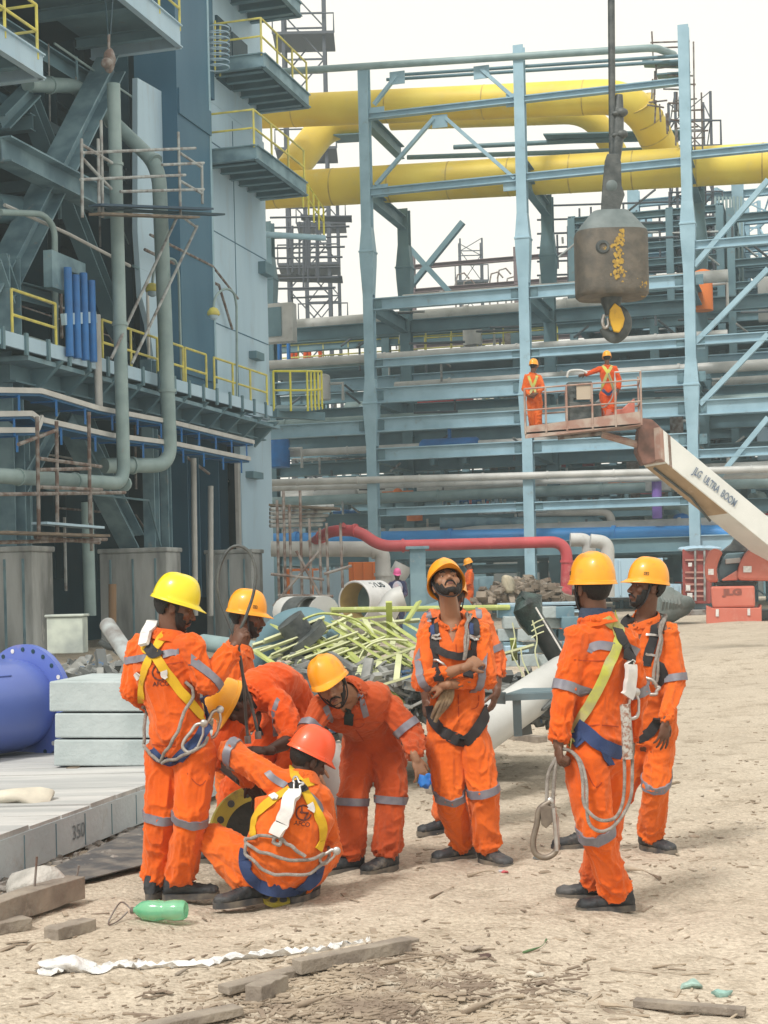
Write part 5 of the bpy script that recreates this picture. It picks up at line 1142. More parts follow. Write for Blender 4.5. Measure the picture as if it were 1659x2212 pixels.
zpoly('counterweight', [(730, 1140), (1370, 1130), (1378, 1380), (1375, 1440), (760, 1455), (745, 1385)], Zm - .5, 1.5, M_LR, .05); zpoly('counterweight', [(665, 1420), (750, 1455), (1440, 1450), (1470, 1400), (1475, 1715), (690, 1750), (665, 1660)], Zm - .55, 1.8, M_LR, .05)
for q in ((805, 1470, 850, 1575), (1265, 1460, 1305, 1560), (695, 885, 775, 970), (1205, 845, 1325, 935)):
    zpoly('sticker', [(q[0], q[1]), (q[2], q[1]), (q[2], q[3]), (q[0], q[3])], Zm - .58 if q[1] > 1400 else Zm - .44, .03, M_WHITEP, 0)
me = text_mesh('JLG', .20, .003, .012); mb = MB(); ct = ZC(1050, 1225, Zm - .51); mb.add([ct + Vector((v.co.x * 1.5, -v.co.z, v.co.y)) for v in me.vertices], [tuple(f.vertices) for f in me.polygons]); mb.build('plate_lettering', mat('dim lettering', (.25, .08, .06), .6), bl)
for sx_ in (760, 2050):
    for dz in (0, 2.2):
        cc = ZC(sx_ + 200, 1560, Zm + .7 + dz); mb = MB(); mb.lathe(cc, [(.25, -.22), (.48, -.2), (.5, -.12), (.5, .12), (.48, .2), (.25, .22)], (Vector((0, 1, 0)), UPV, Vector((1, 0, 0))), 24); w_ = mb.build('wheel', M_HDARK, bl, smooth=40)
        mb = MB(); mb.lathe(cc, [(.1, -.24), (.26, -.23), (.26, .23), (.1, .24)], (Vector((0, 1, 0)), UPV, Vector((1, 0, 0))), 16); mb.build('rim', M_LR, w_, smooth=40)
zpoly('chassis_frame', [(700, 1500), (1900, 1480), (1900, 1620), (700, 1640)], Zm + .7, 2.4, M_HDARK, .02)
# ================================================================== RED CONTAINER AND YARD
M_CONT = mat('container red', (.27, .045, .04), .6, col2=(.33, .07, .06), scale=1, col3=(.30, .16, .12), scale3=2, lo3=.6, hi3=.8)
ct = empty('shipping_container', ZC(540, 1390, 49), 'dark red shipping container with closed doors behind the lift', 'container')
mb = MB(); mb.rings([[ZC(318, 600, 49), ZC(730, 590, 49), ZC(730, 1390, 49), ZC(325, 1390, 49)], [q + Vector((.9, 4, 0)) for q in (ZC(318, 600, 49), ZC(730, 590, 49), ZC(730, 1390, 49), ZC(325, 1390, 49))]]); mb.build('box', M_CONT, ct, bevel=.03)
for x in (505, 640): mb = MB(); mb.tube([ZC(x, 620, 48.92), ZC(x + 5, 1350, 48.92)], .035, 6); mb.build('lock_rod', M_GALV, ct)
for y in (755, 935, 1020, 1110, 1205, 1282): mb = MB(); mb.bar(ZC(360, y, 48.95), ZC(640, y, 48.95), .06, .06); mb.build('door_rib', mat('rib pink', (.42, .20, .17), .7), ct)
for q in ((405, 795, 460, 850), (370, 1120, 435, 1200), (390, 1235, 465, 1300)): zpoly('sticker', [(q[0], q[1]), (q[2], q[1]), (q[2], q[3]), (q[0], q[3])], 48.88, .03, M_WHITEP, 0, ct)
mb = MB()
for k in range(7): mb.ell(ZC(400 + k * 60, 590, 49.4), (.30, .5, .10 + .04 * (k % 2)))
mb.jitter(.08, 2); tag(mb.build('white_sheeting', M_PANEL, smooth=60), 'crumpled white sheeting on top of the red container', 'sheeting')
mb = MB(); mb.poly([ZC(330, 1400, 50), ZC(660, 1385, 50), ZC(665, 1460, 50), ZC(370, 1465, 50)], (0, 1.5, 0)); tag(mb.build('white_board_pile', M_PANEL, bevel=.02), 'low white boards beside the lift base', 'boards')
for k, (pts, m, lab) in enumerate((([(215, 1490), (660, 1480), (665, 1560), (240, 1580)], M_RUST, 'upper dark timber baulk left of the lift base'), ([(240, 1590), (690, 1570), (690, 1640), (260, 1650)], M_PLANK, 'middle dark timber baulk left of the lift base'), ([(330, 1655), (680, 1645), (680, 1720), (350, 1735)], M_STD, 'lower green grey baulk left of the lift base'), ([(1470, 1500), (1700, 1490), (1700, 1560), (1475, 1570)], M_PLANK, 'dark baulk right of the lift base'))):
    tag(zpoly('timber_baulk', pts, 44 - k * .1, 1.2, m, .02, None), lab, 'timber', 'timber baulks by the lift')
mb = MB(); 
for k in range(5): mb.ell(ZC(40 + k * 55, 1400 + (k % 2) * 30, 40), (.42, .5, .5 - .06 * k))
for k in range(6): mb.tube([ZC(-20 + k * 50, 1290 + k * 8, 39.6), ZC(20 + k * 50, 1360 + k * 6, 39.45), ZC(30 + k * 50, 1470, 39.6)], .05, 6)
mb.jitter(.12, 2.5); tag(mb.build('tarpaulin_bundle', mat('grey tarpaulin', (.16, .20, .19), .7, col2=(.26, .29, .28), scale=3, bump=.5, bscale=8), smooth=50), 'crumpled grey tarpaulin bundle behind the shoulder of the right man', 'tarpaulin')
# rubble heap in the far yard
mb = MB(); rs = random.Random(12)
for k in range(520):
    x = rs.uniform(1030, 1240); y = 1310 - rs.uniform(0, 60) * math.sin(math.pi * (x - 1020) / 230); Z = rs.uniform(42, 46); q = P(x, y, Z); s_ = rs.uniform(.08, .3)
    a = Vector((rs.uniform(-1, 1), rs.uniform(-1, 1), rs.uniform(-.5, .5))).normalized(); mb.bar(q - a * s_, q + a * s_, s_ * rs.uniform(.3, 1), s_ * rs.uniform(.2, .6))
tag(mb.build('rubble_heap', mat('rubble', (.30, .25, .20), .9, col2=(.16, .13, .10), scale=1.2, mixlo=.4, mixhi=.6, col3=(.42, .41, .38), scale3=2)), 'heap of broken brown rubble and timber in the far yard', 'rubble', kind='stuff')
mb = MB()
for k in range(5): a = 1.3 * k; mb.tube([P(1098 + 8 * math.cos(t + a), 1262 + 14 * math.sin(t * 1.3 + a), 42 + .1 * k) for t in [j * .5 for j in range(13)]], .09, 8)
tag(mb.build('sack_heap', mat('cream sacking', (.46, .42, .32), .9, col2=(.3, .28, .22), scale=3), smooth=60), 'twisted cream sacking beside the distant orange worker', 'sacking')

# rows of coloured spool ends standing on the rack decks, and an added shed that blocks the horizon sky
rs = random.Random(8)
for (x0, x1, y0, y1, Z, lab) in ((975, 1120, 868, 900, 60, 'row of short upright coloured spool ends on the deck left of the basket'), (1240, 1440, 875, 905, 60, 'row of short upright coloured spool ends on the deck right of the basket'), (960, 1100, 1072, 1102, 60, 'row of red and cream spool ends low in the first rack bay'), (1150, 1320, 1075, 1100, 62, 'row of cream spool ends low in the second rack bay')):
    rt = empty('spool_row', P(x0, y1, Z), lab, 'pipe spools', 'rows of spool ends in the rack'); n = int((x1 - x0) / 9)
    for k in range(n):
        if rs.random() < .25: continue
        x = x0 + (x1 - x0) * k / n; m = rs.choice([M_PANEL, M_PIPEW, M_RUST, M_RED if 'red' in lab else M_PIPEG, M_BLUEST, M_PIPEW]); mb = MB(); h = rs.uniform(.55, 1) * (y1 - y0); mb.tube([P(x, y1, Z), P(x, y1 - h, Z)], rs.uniform(.04, .08), 6); mb.build('spool_end', m, rt)
wh = empty('backdrop_shed', (10, 100, 0), 'long dark shed added as a backdrop to block horizon sky behind the rack', 'shed')  # invented backdrop covering the bright sky slits under the decks
mb = MB(); mb.box((12, 102, 3.3), (150, 6, 6.6)); mb.build('wall', mat('backdrop wall', (.10, .115, .12), .8, col2=(.16, .17, .16), scale=.3), wh); mb = MB(); mb.box((12, 102, 6.75), (152, 7, .3)); mb.build('roof', M_GREYB, wh)
for k in range(14): mb = MB(); mb.box((-30 + k * 7, 98.95, 2.2), (3.2, .12, 4.2)); mb.build('door', M_STD if k % 3 else M_RUST, wh)
def foot(x, y, h=.085): g = G(x, y); g.z += h; return g
def JJ(**k): return {a: (P(*b) if isinstance(b, tuple) else b) for a, b in k.items()}
UP = Vector((0, 0, 1)); DN = Vector((0, 0, -1))
# ---- A: back view on the left, yellow harness, holding the wire loop
zA = 8.13
A = person('worker in lemon yellow helmet and yellow harness, back turned, holding up a wire loop',
    JJ(pel=(388, 1605, zA), waist=(378, 1535, zA), chest=(356, 1440, zA), neck=(366, 1372, zA), head=(378, 1311, zA), shL=(302, 1398, zA + .1), shR=(413, 1398, zA - .08),
       elL=(284, 1492, zA + .08), wrL=(340, 1530, zA + .36), elR=(444, 1478, zA - .10), wrR=(503, 1403, zA + .02), hipL=(358, 1632, zA + .06), hipR=(422, 1632, zA - .03),
       knL=(347, 1765, zA + .02), knR=(410, 1765, zA - .08), anL=foot(333, 1938), anR=foot(388, 1942)),
    (1, .1, -.30), UP, skin=1, cloth=0, helm=1, beard=.004, shoes={'L': (.15, 1), 'R': (1, .12)}, hands={'R': ((.45, .1, 1), (-.5, -.8, .2), 1, .95), 'L': ((1, .5, .2), (0, -1, 0), 1, .5)}, seed=11, cuffR=.92, strap=False)
for s in 'LR': band(A, 'kn' + s, 'an' + s, -.02 if s == 'L' else .02, .022, tilt=(0, 0, 0))
band(A, 'elR', 'wrR', .12, .022)
strap_px(A, [(270, 1428), (290, 1425), (318, 1420)], .02, M_REFL, 'reflective_tape', .003, .002); strap_px(A, [(352, 1414), (370, 1410), (387, 1409)], .02, M_REFL, 'reflective_tape', .003, .002)
strap_px(A, [(326, 1350), (318, 1372), (314, 1400), (328, 1412), (316, 1440), (308, 1475), (307, 1515)], .023, M_YW)
strap_px(A, [(378, 1352), (352, 1375), (340, 1400), (337, 1415), (352, 1442), (385, 1485), (420, 1530), (452, 1566)], .025, M_YW)
strap_px(A, [(441, 1500), (452, 1530), (448, 1565), (420, 1605), (395, 1632), (372, 1645)], .03, M_NW, 'thigh_strap', .012)
strap_px(A, [(372, 1645), (345, 1636), (330, 1620)], .028, M_NW, 'thigh_strap', .012)
strap_px(A, [(322, 1400), (332, 1412), (345, 1405)], .028, M_BW, 'back_pad', .016)
strap_px(A, [(330, 1345), (326, 1370), (320, 1402)], .030, M_WHITEP, 'energy_absorber', .03, .02)
strap_px(A, [(304, 1452), (298, 1462)], .018, M_WHITEP, 'strap_tag', .014); strap_px(A, [(352, 1448), (358, 1460)], .018, M_WHITEP, 'strap_tag', .018)
rope_px(A.root, [(322, 1340), (340, 1330), (365, 1338), (392, 1352)], .011, M_ROPE, 'lanyard_loop', p=A, off=.02)
rope_px(A.root, [(412, 1470), (410, 1505), (395, 1555), (375, 1600), (352, 1636), (325, 1630), (318, 1600), (320, 1560), (308, 1518)], .009, M_ROPE, 'lanyard', p=A, off=.03)
rope_px(A.root, [(352, 1638), (395, 1635), (425, 1622), (440, 1600)], .009, M_ROPE, 'lanyard', p=A, off=.035)
def snap_hook(parent, p, x, y, L, ang, Z=None, m=None, name='snap_hook', tr=.0095):
    """large scaffold hook: gated loop"""
    if p is not None: c, _ = cast(p, x, y, .045)
    else: c = P(x, y, Z)
    ca2, sa2 = math.cos(ang), math.sin(ang); ex = Vector((ca2, 0, -sa2)); ez = Vector((sa2, 0, ca2))
    def q(a, b): return c + ex * a * L + ez * b * L
    mb = MB(); mb.tube(catmull([q(.03, .5), q(-.16, .36), q(-.20, .1), q(-.26, -.2), q(-.22, -.42), q(-.05, -.5), q(.12, -.42), q(.18, -.25)], 5), tr, 8)
    o = mb.build(name, m or M_STEEL, parent, smooth=60); mb = MB(); mb.tube([q(.03, .46), q(.16, .2), q(.19, -.28)], .007, 8); mb.ell(q(.03, .5), (.022, .012, .022)); mb.build('gate', M_STEEL, o, smooth=60)
snap_hook(A.root, A, 425, 1600, .17, .5); snap_hook(A.root, A, 446, 1570, .16, .35)
back_print(A, 347, 1452, 17, .05)
# ---- I: standing behind, profile right
zI = 9.75
I = person('worker in orange yellow helmet seen in right profile, standing behind the bent pair',
    JJ(pel=(500, 1630, zI), chest=(503, 1470, zI), neck=(517, 1400, zI), head=(534, 1333, zI), shL=(505, 1425, zI + .17), shR=(507, 1425, zI - .17), elL=(500, 1520, zI + .2), wrL=(560, 1560, zI + .15),
       elR=(495, 1520, zI - .2), wrR=(550, 1570, zI - .15), hipL=(500, 1650, zI + .09), hipR=(500, 1650, zI - .09), knL=(505, 1750, zI + .09), knR=(500, 1750, zI - .09), anL=foot(505, 1828), anR=foot(495, 1838)),
    (1, -.05, -.14), UP, skin=1, cloth=1, helm=0, beard=.0022, moustache=True, mark=1, shoes={'L': (1, 0), 'R': (1, 0)}, hands={'R': ((1, 0, -.5), (0, -1, 0), 1)}, seed=22)
# ---- H: bent double, helmet dome to the camera
zH = 8.9
H = person('worker bent double in a worn yellow helmet, head down over the flange',
    JJ(pel=(628, 1540, 9.35), waist=(606, 1492, 9.25), chest=(568, 1486, 9.0), neck=(530, 1508, 8.82), head=(503, 1522, 8.68), shL=(500, 1552, 8.72), shR=(600, 1512, 8.86), elL=(476, 1640, 8.62), wrL=(524, 1690, 8.42),
       elR=(636, 1596, 8.72), wrR=(580, 1622, 8.46), hipL=(606, 1572, 9.35), hipR=(650, 1560, 9.3), knL=(508, 1700, 9.2), knR=(618, 1710, 9.2), anL=foot(478, 1862), anR=foot(612, 1868)),
    (-.45, -.12, -.85), (-.82, -.35, .47), skin=3, cloth=3, helm=3, cuffL=.22, cuffR=.25, mark=1, shoes={'L': (-1, -.2), 'R': (-.6, -.5)},
    hands={'L': ((.8, -.1, -.6), (-.4, -.5, .7), 1, .7), 'R': ((-.95, -.2, .1), (.1, -.4, .9), -1, .7)}, seed=33, strap=False)
strap_px(H, [(596, 1590), (590, 1545), (602, 1510)], .016, M_REFL, 'reflective_tape', .003, .002)
strap_px(H, [(530, 1500), (555, 1545), (562, 1590)], .02, M_BW, 'harness_strap')
# ---- F: bending, looking at the camera
zF = 8.75
wF = person('worker bending forward with moustache and tilted yellow helmet, looking at the camera',
    JJ(pel=(806, 1606, 9.05), waist=(795, 1566, 8.97), chest=(776, 1532, 8.82), neck=(752, 1500, 8.66), head=(716, 1479, 8.52), shL=(696, 1528, 8.62), shR=(838, 1524, 8.80), elL=(660, 1590, 8.5), wrL=(676, 1650, 8.35),
       elR=(892, 1592, 8.76), wrR=(896, 1636, 8.60), hipL=(778, 1632, 9.03), hipR=(836, 1632, 9.0), knL=(762, 1724, 8.86), knR=(845, 1720, 8.86), anL=foot(757, 1884), anR=foot(836, 1882)),
    (-.10, -.97, -.16), (-.40, -.05, .9), skin=2, cloth=2, helm=0, moustache=True, beard=.0012, shoes={'L': (-.85, -.5), 'R': (-.65, -.75)}, hands={'R': ((.35, -.2, -.9), (.5, -.8, .2), 1, .45), 'L': ((.2, -.3, -1), (0, -1, 0), 1)}, seed=44, cuffR=.7, mark=0, vneck=.09)
for s in 'LR': band(wF, 'kn' + s, 'an' + s, .06, .022)
band(wF, 'shR', 'elR', .72, .022); band(wF, 'shL', 'elL', .72, .022)
strap_px(wF, [(776, 1496), (784, 1522), (791, 1548)], .018, M_REFL, 'reflective_tape', .003, .002); strap_px(wF, [(702, 1526), (708, 1540), (714, 1556)], .018, M_REFL, 'reflective_tape', .003, .002)
# ---- E: standing behind D
zE = 10.1
E = person('worker mostly hidden behind the bearded man looking up, faded sleeves rolled to the elbow',
    JJ(pel=(984, 1550, zE), chest=(980, 1400, zE), neck=(976, 1328, zE), head=(974, 1290, zE), shL=(934, 1342, zE), shR=(1036, 1340, zE), elL=(914, 1430, zE), wrL=(919, 1508, zE - .05), elR=(1072, 1428, zE), wrR=(1073, 1496, zE - .1),
       hipL=(962, 1572, zE), hipR=(1008, 1572, zE), knL=(962, 1690, zE), knR=(1006, 1690, zE), anL=foot(962, 1800), anR=foot(1010, 1802)),
    (.1, 1, -.3), UP, skin=1, cloth=4, helm=0, cuffL=.32, cuffR=.32, shoes={'L': (-.85, -.45), 'R': (.3, -1)}, hands={'L': ((0, -.1, -1), (-.8, -.4, 0), 1, .4), 'R': ((-.35, -.1, -1), (.8, -.4, 0), -1, .45)}, seed=55)
band(E, 'shR', 'elR', .72, .022)
strap_px(E, [(1033, 1306), (1034, 1320), (1036, 1336)], .02, M_REFL, 'reflective_tape', .003, .002); strap_px(E, [(922, 1318), (926, 1330), (930, 1344)], .02, M_REFL, 'reflective_tape', .003, .002)
# ---- D: arms crossed, looking up
zD = 8.95
D = person('bearded worker with arms crossed and head thrown back, looking up at the hook',
    JJ(pel=(990, 1572, zD), waist=(988, 1500, zD), chest=(982, 1428, zD), neck=(975, 1342, zD), head=(965, 1266, zD - .02), shL=(927, 1374, zD), shR=(1037, 1370, zD), elL=(913, 1472, zD - .1), elR=(1052, 1468, zD - .1),
       wrL=(1008, 1440, zD - .26), wrR=(962, 1480, zD - .2), hipL=(962, 1602, zD), hipR=(1022, 1602, zD), knL=(971, 1715, zD - .06), knR=(1042, 1708, zD - .06), anL=foot(1000, 1858), anR=foot(1056, 1868)),
    (.08, -.71, .70), (-.12, .7, .7), skin=2, cloth=1, helm=0, beard=.008, mark=-1, htilt=.05, cuffL=.50, cuffR=.62, shoes={'L': (-.9, -.45), 'R': (.55, -.85)},
    hands={'L': ((.75, .60, .35), (.1, -.8, .5), -1, .8), 'R': ((-.7, .7, -.1), (0, -.7, .5), 1, .8)}, seed=66, vneck=.15, armr=.93)
band(D, 'knL', 'anL', -.02, .022, tilt=(-.25, 0, 0)); band(D, 'knR', 'anR', -.02, .022, tilt=(.12, 0, 0))
band(D, 'elL', 'wrL', .08, .022, tilt=(.2, 0, .2)); band(D, 'elR', 'wrR', .22, .022, tilt=(-.3, 0, .4))
strap_px(D, [(936, 1334), (938, 1365), (940, 1400), (942, 1440), (950, 1470)], .030, M_BW)
strap_px(D, [(1021, 1332), (1025, 1365), (1023, 1400), (1020, 1430), (1010, 1465)], .030, M_BW)
strap_px(D, [(944, 1404), (965, 1412), (990, 1418), (1018, 1412)], .022, M_BW, 'chest_strap', .012)
strap_px(D, [(934, 1352), (936, 1372)], .012, M_NW, 'strap_tag', .014); strap_px(D, [(1017, 1350), (1018, 1370)], .012, M_NW, 'strap_tag', .014)
for (x, y) in ((941, 1372), (942, 1380), (1023, 1374), (1023, 1382)): strap_px(D, [(x - 12, y), (x, y), (x + 12, y)], .006, M_STEEL, 'buckle', .015)
strap_px(D, [(930, 1524), (936, 1550), (958, 1578), (985, 1596), (998, 1600)], .036, M_BW, 'thigh_strap', .012)
strap_px(D, [(1051, 1522), (1044, 1550), (1025, 1580), (1008, 1597), (998, 1600)], .036, M_BW, 'thigh_strap', .012)
rope_px(D.root, [(1004, 1316), (1006, 1345), (1003, 1380), (998, 1425)], .009, M_ROPE, 'lanyard', p=D, off=.03); rope_px(D.root, [(1012, 1320), (1008, 1350), (1005, 1385), (1004, 1425)], .008, M_ROPE, 'lanyard', p=D, off=.03)
rope_px(D.root, [(937, 1430), (950, 1424), (962, 1428), (965, 1440)], .009, M_STEEL, 'hook', p=D, off=.035)
strap_px(wF, [(744, 1528), (750, 1545), (756, 1558)], .026, mat('black shirt', (.012, .02, .018), .9), 'undershirt', .022, .01)
M_SEAM = mat('dark seam orange', (.36, .045, .008), .9)  # darker orange for the thin seam strips
for pp, px in ((D, [(985, 1392), (986, 1412)]), (D, [(990, 1500), (991, 1560)]), (wF, [(752, 1548), (770, 1578), (786, 1600)])): strap_px(pp, px, .003, M_SEAM, 'placket_seam', .002, .0015)
for pp, px in ((wF, [(762, 1556), (782, 1552), (786, 1566), (768, 1572), (762, 1556)]), (D, [(944, 1500), (946, 1524), (962, 1530)]), (D, [(1034, 1502), (1032, 1526), (1018, 1532)])): strap_px(pp, px, .0025, M_SEAM, 'pocket_seam', .002, .0015, n=4)
gl = MB(); c0, _ = cast(D, 962, 1492, .05)
for k, (dx, L2) in enumerate(((-.02, .13), (.0, .15), (.02, .12), (.04, .10))): gl.tube(catmull([c0 + V(dx * .6 + .03, 0, .04), c0 + V(dx, -.02, -.03), c0 + V(dx - .05, 0, -L2)], 4), [.016, .017, .017, .016, .015, .014, .013, .012, .010], 8)
gl.jitter(.004, 30); gl.build('gloves', mat('work gloves', (.30, .22, .13), .9, col2=(.16, .11, .07), scale=14, bump=.4), D.root, smooth=60)
for px in ([(302, 1432), (345, 1436), (395, 1430)], [(330, 1608), (380, 1612), (430, 1604)]): strap_px(A, px, .0025, M_SEAM, 'seam', .002, .0015)
strap_px(A, [(405, 1670), (432, 1700), (452, 1672)], .0028, M_SEAM, 'pocket_flap_seam', .002, .0015, n=4)
# ---- C: right rear
zC = 9.15
C = person('bearded worker with grey lanyard on his chest, standing behind the man holding the hook',
    JJ(pel=(1404, 1582, zC), waist=(1404, 1505, zC), chest=(1403, 1420, zC), neck=(1394, 1336, zC), head=(1397, 1268, zC - .05), shL=(1356, 1362, zC + .07), shR=(1444, 1366, zC - .06), elL=(1346, 1460, zC + .1), wrL=(1352, 1555, zC),
       elR=(1460, 1466, zC - .10), wrR=(1438, 1556, zC - .24), hipL=(1383, 1602, zC + .05), hipR=(1424, 1602, zC - .03), knL=(1338, 1712, zC + .1), knR=(1418, 1695, zC - .08), anL=foot(1262, 1832), anR=foot(1406, 1838)),
    (-.93, -.28, .13), UP, skin=1, cloth=1, helm=0, beard=.006, mark=-1, shoes={'L': (-.95, -.2), 'R': (.55, -.85)}, hands={'R': ((-.15, -.1, -1), (.5, -.85, 0), 1, .3), 'L': ((0, 0, -1), (-1, 0, 0), 1)}, seed=77, cuffR=.9, vneck=.15, armr=.92, legr=.92)
band(C, 'knR', 'anR', -.04, .022, tilt=(.12, 0, 0)); band(C, 'shR', 'elR', .98, .022)
strap_px(C, [(1425, 1318), (1418, 1345), (1410, 1380), (1402, 1412), (1396, 1440)], .028, M_BW); strap_px(C, [(1352, 1325), (1350, 1350), (1352, 1390), (1360, 1430)], .028, M_BW)
strap_px(C, [(1396, 1372), (1410, 1374), (1420, 1376)], .007, M_STEEL, 'buckle', .015); strap_px(C, [(1394, 1412), (1404, 1414), (1414, 1416)], .007, M_STEEL, 'buckle', .015)
strap_px(C, [(1425, 1550), (1410, 1575), (1392, 1590), (1375, 1594), (1362, 1588)], .030, M_BW, 'thigh_strap', .012)
strap_px(C, [(1424, 1430), (1434, 1455), (1420, 1478)], .024, M_BW, 'chest_strap', .014)
rope_px(C.root, [(1430, 1318), (1428, 1350), (1420, 1390), (1414, 1430), (1412, 1468)], .010, M_ROPE, 'lanyard', p=C, off=.035); rope_px(C.root, [(1438, 1322), (1432, 1352), (1424, 1392), (1418, 1432), (1414, 1470)], .010, M_ROPE, 'lanyard', p=C, off=.03)
rope_px(C.root, [(1376, 1470), (1392, 1460), (1410, 1466), (1424, 1480), (1420, 1495), (1400, 1502), (1385, 1496)], .012, M_STEEL, 'snap_hook', p=C, off=.05)
# ---- B: right front
zB = 7.52
B = person('worker seen from behind, lime harness, holding a lanyard with a big steel hook',
    JJ(pel=(1290, 1628, zB), waist=(1292, 1540, zB), chest=(1298, 1432, zB), neck=(1288, 1340, zB), head=(1279, 1270, zB), shL=(1250, 1382, zB - .07), shR=(1352, 1386, zB + .07), elL=(1222, 1488, zB - .12), wrL=(1206, 1602, zB - .15),
       elR=(1374, 1492, zB + .12), wrR=(1364, 1592, zB + .22), hipL=(1266, 1645, zB - .06), hipR=(1318, 1645, zB + .06), knL=(1286, 1796, zB - .08), knR=(1304, 1796, zB + .15), anL=foot(1334, 1968), anR=foot(1288, 1944)),
    (-.42, .9, .04), UP, skin=1, cloth=0, helm=0, beard=.007, mark=-1, shoes={'L': (-1, -.12), 'R': (-1, .25)}, hands={'L': ((.0, -.1, -1), (-1, -.3, .1), -1, 1.25), 'R': ((0, 0, -1), (1, 0, 0), 1)}, seed=88)
band(B, 'knL', 'anL', 0.0, .026, tilt=(-.12, 0, 0), maxd=.16); band(B, 'shL', 'elL', .97, .024); band(B, 'shR', 'elR', 1.0, .024)
strap_px(B, [(1272, 1410), (1275, 1402), (1285, 1396), (1300, 1394), (1326, 1398)], .022, M_REFL, 'reflective_tape', .003, .002); strap_px(B, [(1352, 1398), (1366, 1404), (1378, 1410)], .022, M_REFL, 'reflective_tape', .003, .002)
strap_px(B, [(1278, 1318), (1300, 1330), (1322, 1352), (1334, 1374)], .024, M_GW); strap_px(B, [(1334, 1318), (1338, 1345), (1336, 1374), (1330, 1400), (1318, 1430), (1295, 1480), (1268, 1530), (1245, 1575), (1230, 1605)], .025, M_GW)
strap_px(B, [(1344, 1376), (1354, 1410), (1360, 1440)], .018, M_GW); strap_px(B, [(1330, 1362), (1340, 1382), (1350, 1400)], .030, M_BW, 'back_pad', .016)
strap_px(B, [(1348, 1426), (1348, 1460), (1344, 1500)], .033, M_WHITEP, 'energy_absorber', .035, .022); strap_px(B, [(1346, 1412), (1349, 1424)], .03, M_BW, 'absorber_collar', .035, .02)
strap_px(B, [(1250, 1565), (1275, 1590), (1300, 1612), (1340, 1625)], .034, M_NW, 'thigh_strap', .012); strap_px(B, [(1248, 1580), (1251, 1598), (1256, 1610)], .026, M_NW, 'thigh_pad', .016); strap_px(B, [(1296, 1612), (1310, 1640), (1318, 1655)], .02, M_NW, 'thigh_strap', .012)
snap_hook(B.root, B, 1352, 1530, .13, .1, name='carabiner')
for dx in (-6, 2, 9): rope_px(B.root, [(1348 + dx, 1525, zB - .22), (1352 + dx, 1560, zB - .24), (1354 + dx * 1.2, 1610, zB - .26), (1356 + dx * 1.1, 1670, zB - .27), (1352 + dx, 1730, zB - .28), (1330, 1772 + dx, zB - .30), (1298, 1782 + dx * 1.6, zB - .30), (1272, 1764 + dx * 1.6, zB - .28), (1263 + dx * .5, 1730, zB - .26), (1262 + dx * .5, 1690, zB - .24), (1252 + dx * .3, 1645, zB - .20), (1232, 1622, zB - .17), (1212, 1618, zB - .16)], .0085, M_ROPE, 'lanyard') if dx != 2 else None
M_LACE = mat('ladder webbing', (.45, .43, .40), .8, col2=(.25, .12, .08), scale=60, mixlo=.45, mixhi=.6, bump=.6, bscale=150)
rope_px(B.root, [(1350, 1522, zB - .24), (1354, 1575, zB - .26), (1356, 1640, zB - .27)], .026, M_LACE, 'elastic_webbing')
for dx in (-6, 8): rope_px(B.root, [(1203, 1635, zB - .15), (1190 + dx, 1672, zB - .15), (1187 + dx, 1720, zB - .15), (1186 + dx, 1752, zB - .15)], .009, M_ROPE, 'lanyard')
snap_hook(B.root, None, 1184, 1792, .27, .05, Z=zB - .15, m=M_DSTEEL, name='snap_hook', tr=.0145); 
hp_ = MB(); hp_.poly([P(x, y, zB - .165) for x, y in [(1166, 1742), (1178, 1738), (1196, 1744), (1203, 1762), (1192, 1778), (1180, 1790), (1170, 1782)]], (0, .02, 0)); hp_.build('hook_body', M_DSTEEL, B.root, bevel=.004)
hp_ = MB(); hp_.tube([P(1196, 1745, zB - .17), P(1200, 1790, zB - .17), P(1203, 1838, zB - .17)], .011, 8); hp_.build('hook_gate', M_STEEL, B.root, smooth=60)
nk = MB(); xx, yy, zz = frame((B.J['head'] + V(0, 0, -.08) - B.J['neck']), (0, 1, 0)); nk.tube([B.J['neck'] + V(0, 0, .0), B.J['neck'] + V(0, 0, .035), B.J['neck'] + V(.0, 0, .06)], [.088, .082, .074], 20); nk.jitter(.006, 25); nk.build('neck_cloth', mat('navy neck cloth', (.02, .035, .07), .9, col2=(.04, .06, .10), scale=12, bump=.4), B.root, smooth=60)
for px in ([(1240, 1425), (1290, 1428), (1335, 1422)], [(1250, 1572), (1290, 1566), (1335, 1570)], [(1265, 1660), (1285, 1700), (1300, 1690)]): strap_px(B, px, .0025, M_SEAM, 'seam', .002, .0015)
# ---- G: crouching
zG = 7.98
Gp = person('worker squatting at the flange in an orange red helmet, yellow harness across his back',
    JJ(pel=(606, 1868, zG), waist=(622, 1798, zG - .03), chest=(640, 1738, zG), neck=(652, 1680, zG + .03), head=(667, 1640, zG + .05), shL=(592, 1688, zG), shR=(692, 1722, zG + .02), elL=(500, 1622, zG + .10), wrL=(545, 1690, zG + .38),
       elR=(708, 1800, zG + .12), wrR=(676, 1850, zG + .32), hipL=(562, 1872, zG), hipR=(650, 1876, zG), knL=(460, 1814, zG + .16), knR=(706, 1842, zG + .30), anL=foot(540, 1952), anR=foot(648, 1944)),
    (.72, .5, -.42), (.30, .05, .95), skin=3, cloth=1, helm=2, bulk=1.12, shoes={'L': (-.75, -.5), 'R': (.35, .9)}, hands={'L': ((.3, .5, -1), (0, 0, 1), 1), 'R': ((-.5, .6, 0), (0, 0, 1), 1)}, seed=99, legr=.95, strap=False, waist=1.1)
band(Gp, 'shL', 'elL', .95, .022, tilt=(0, 0, -.3))
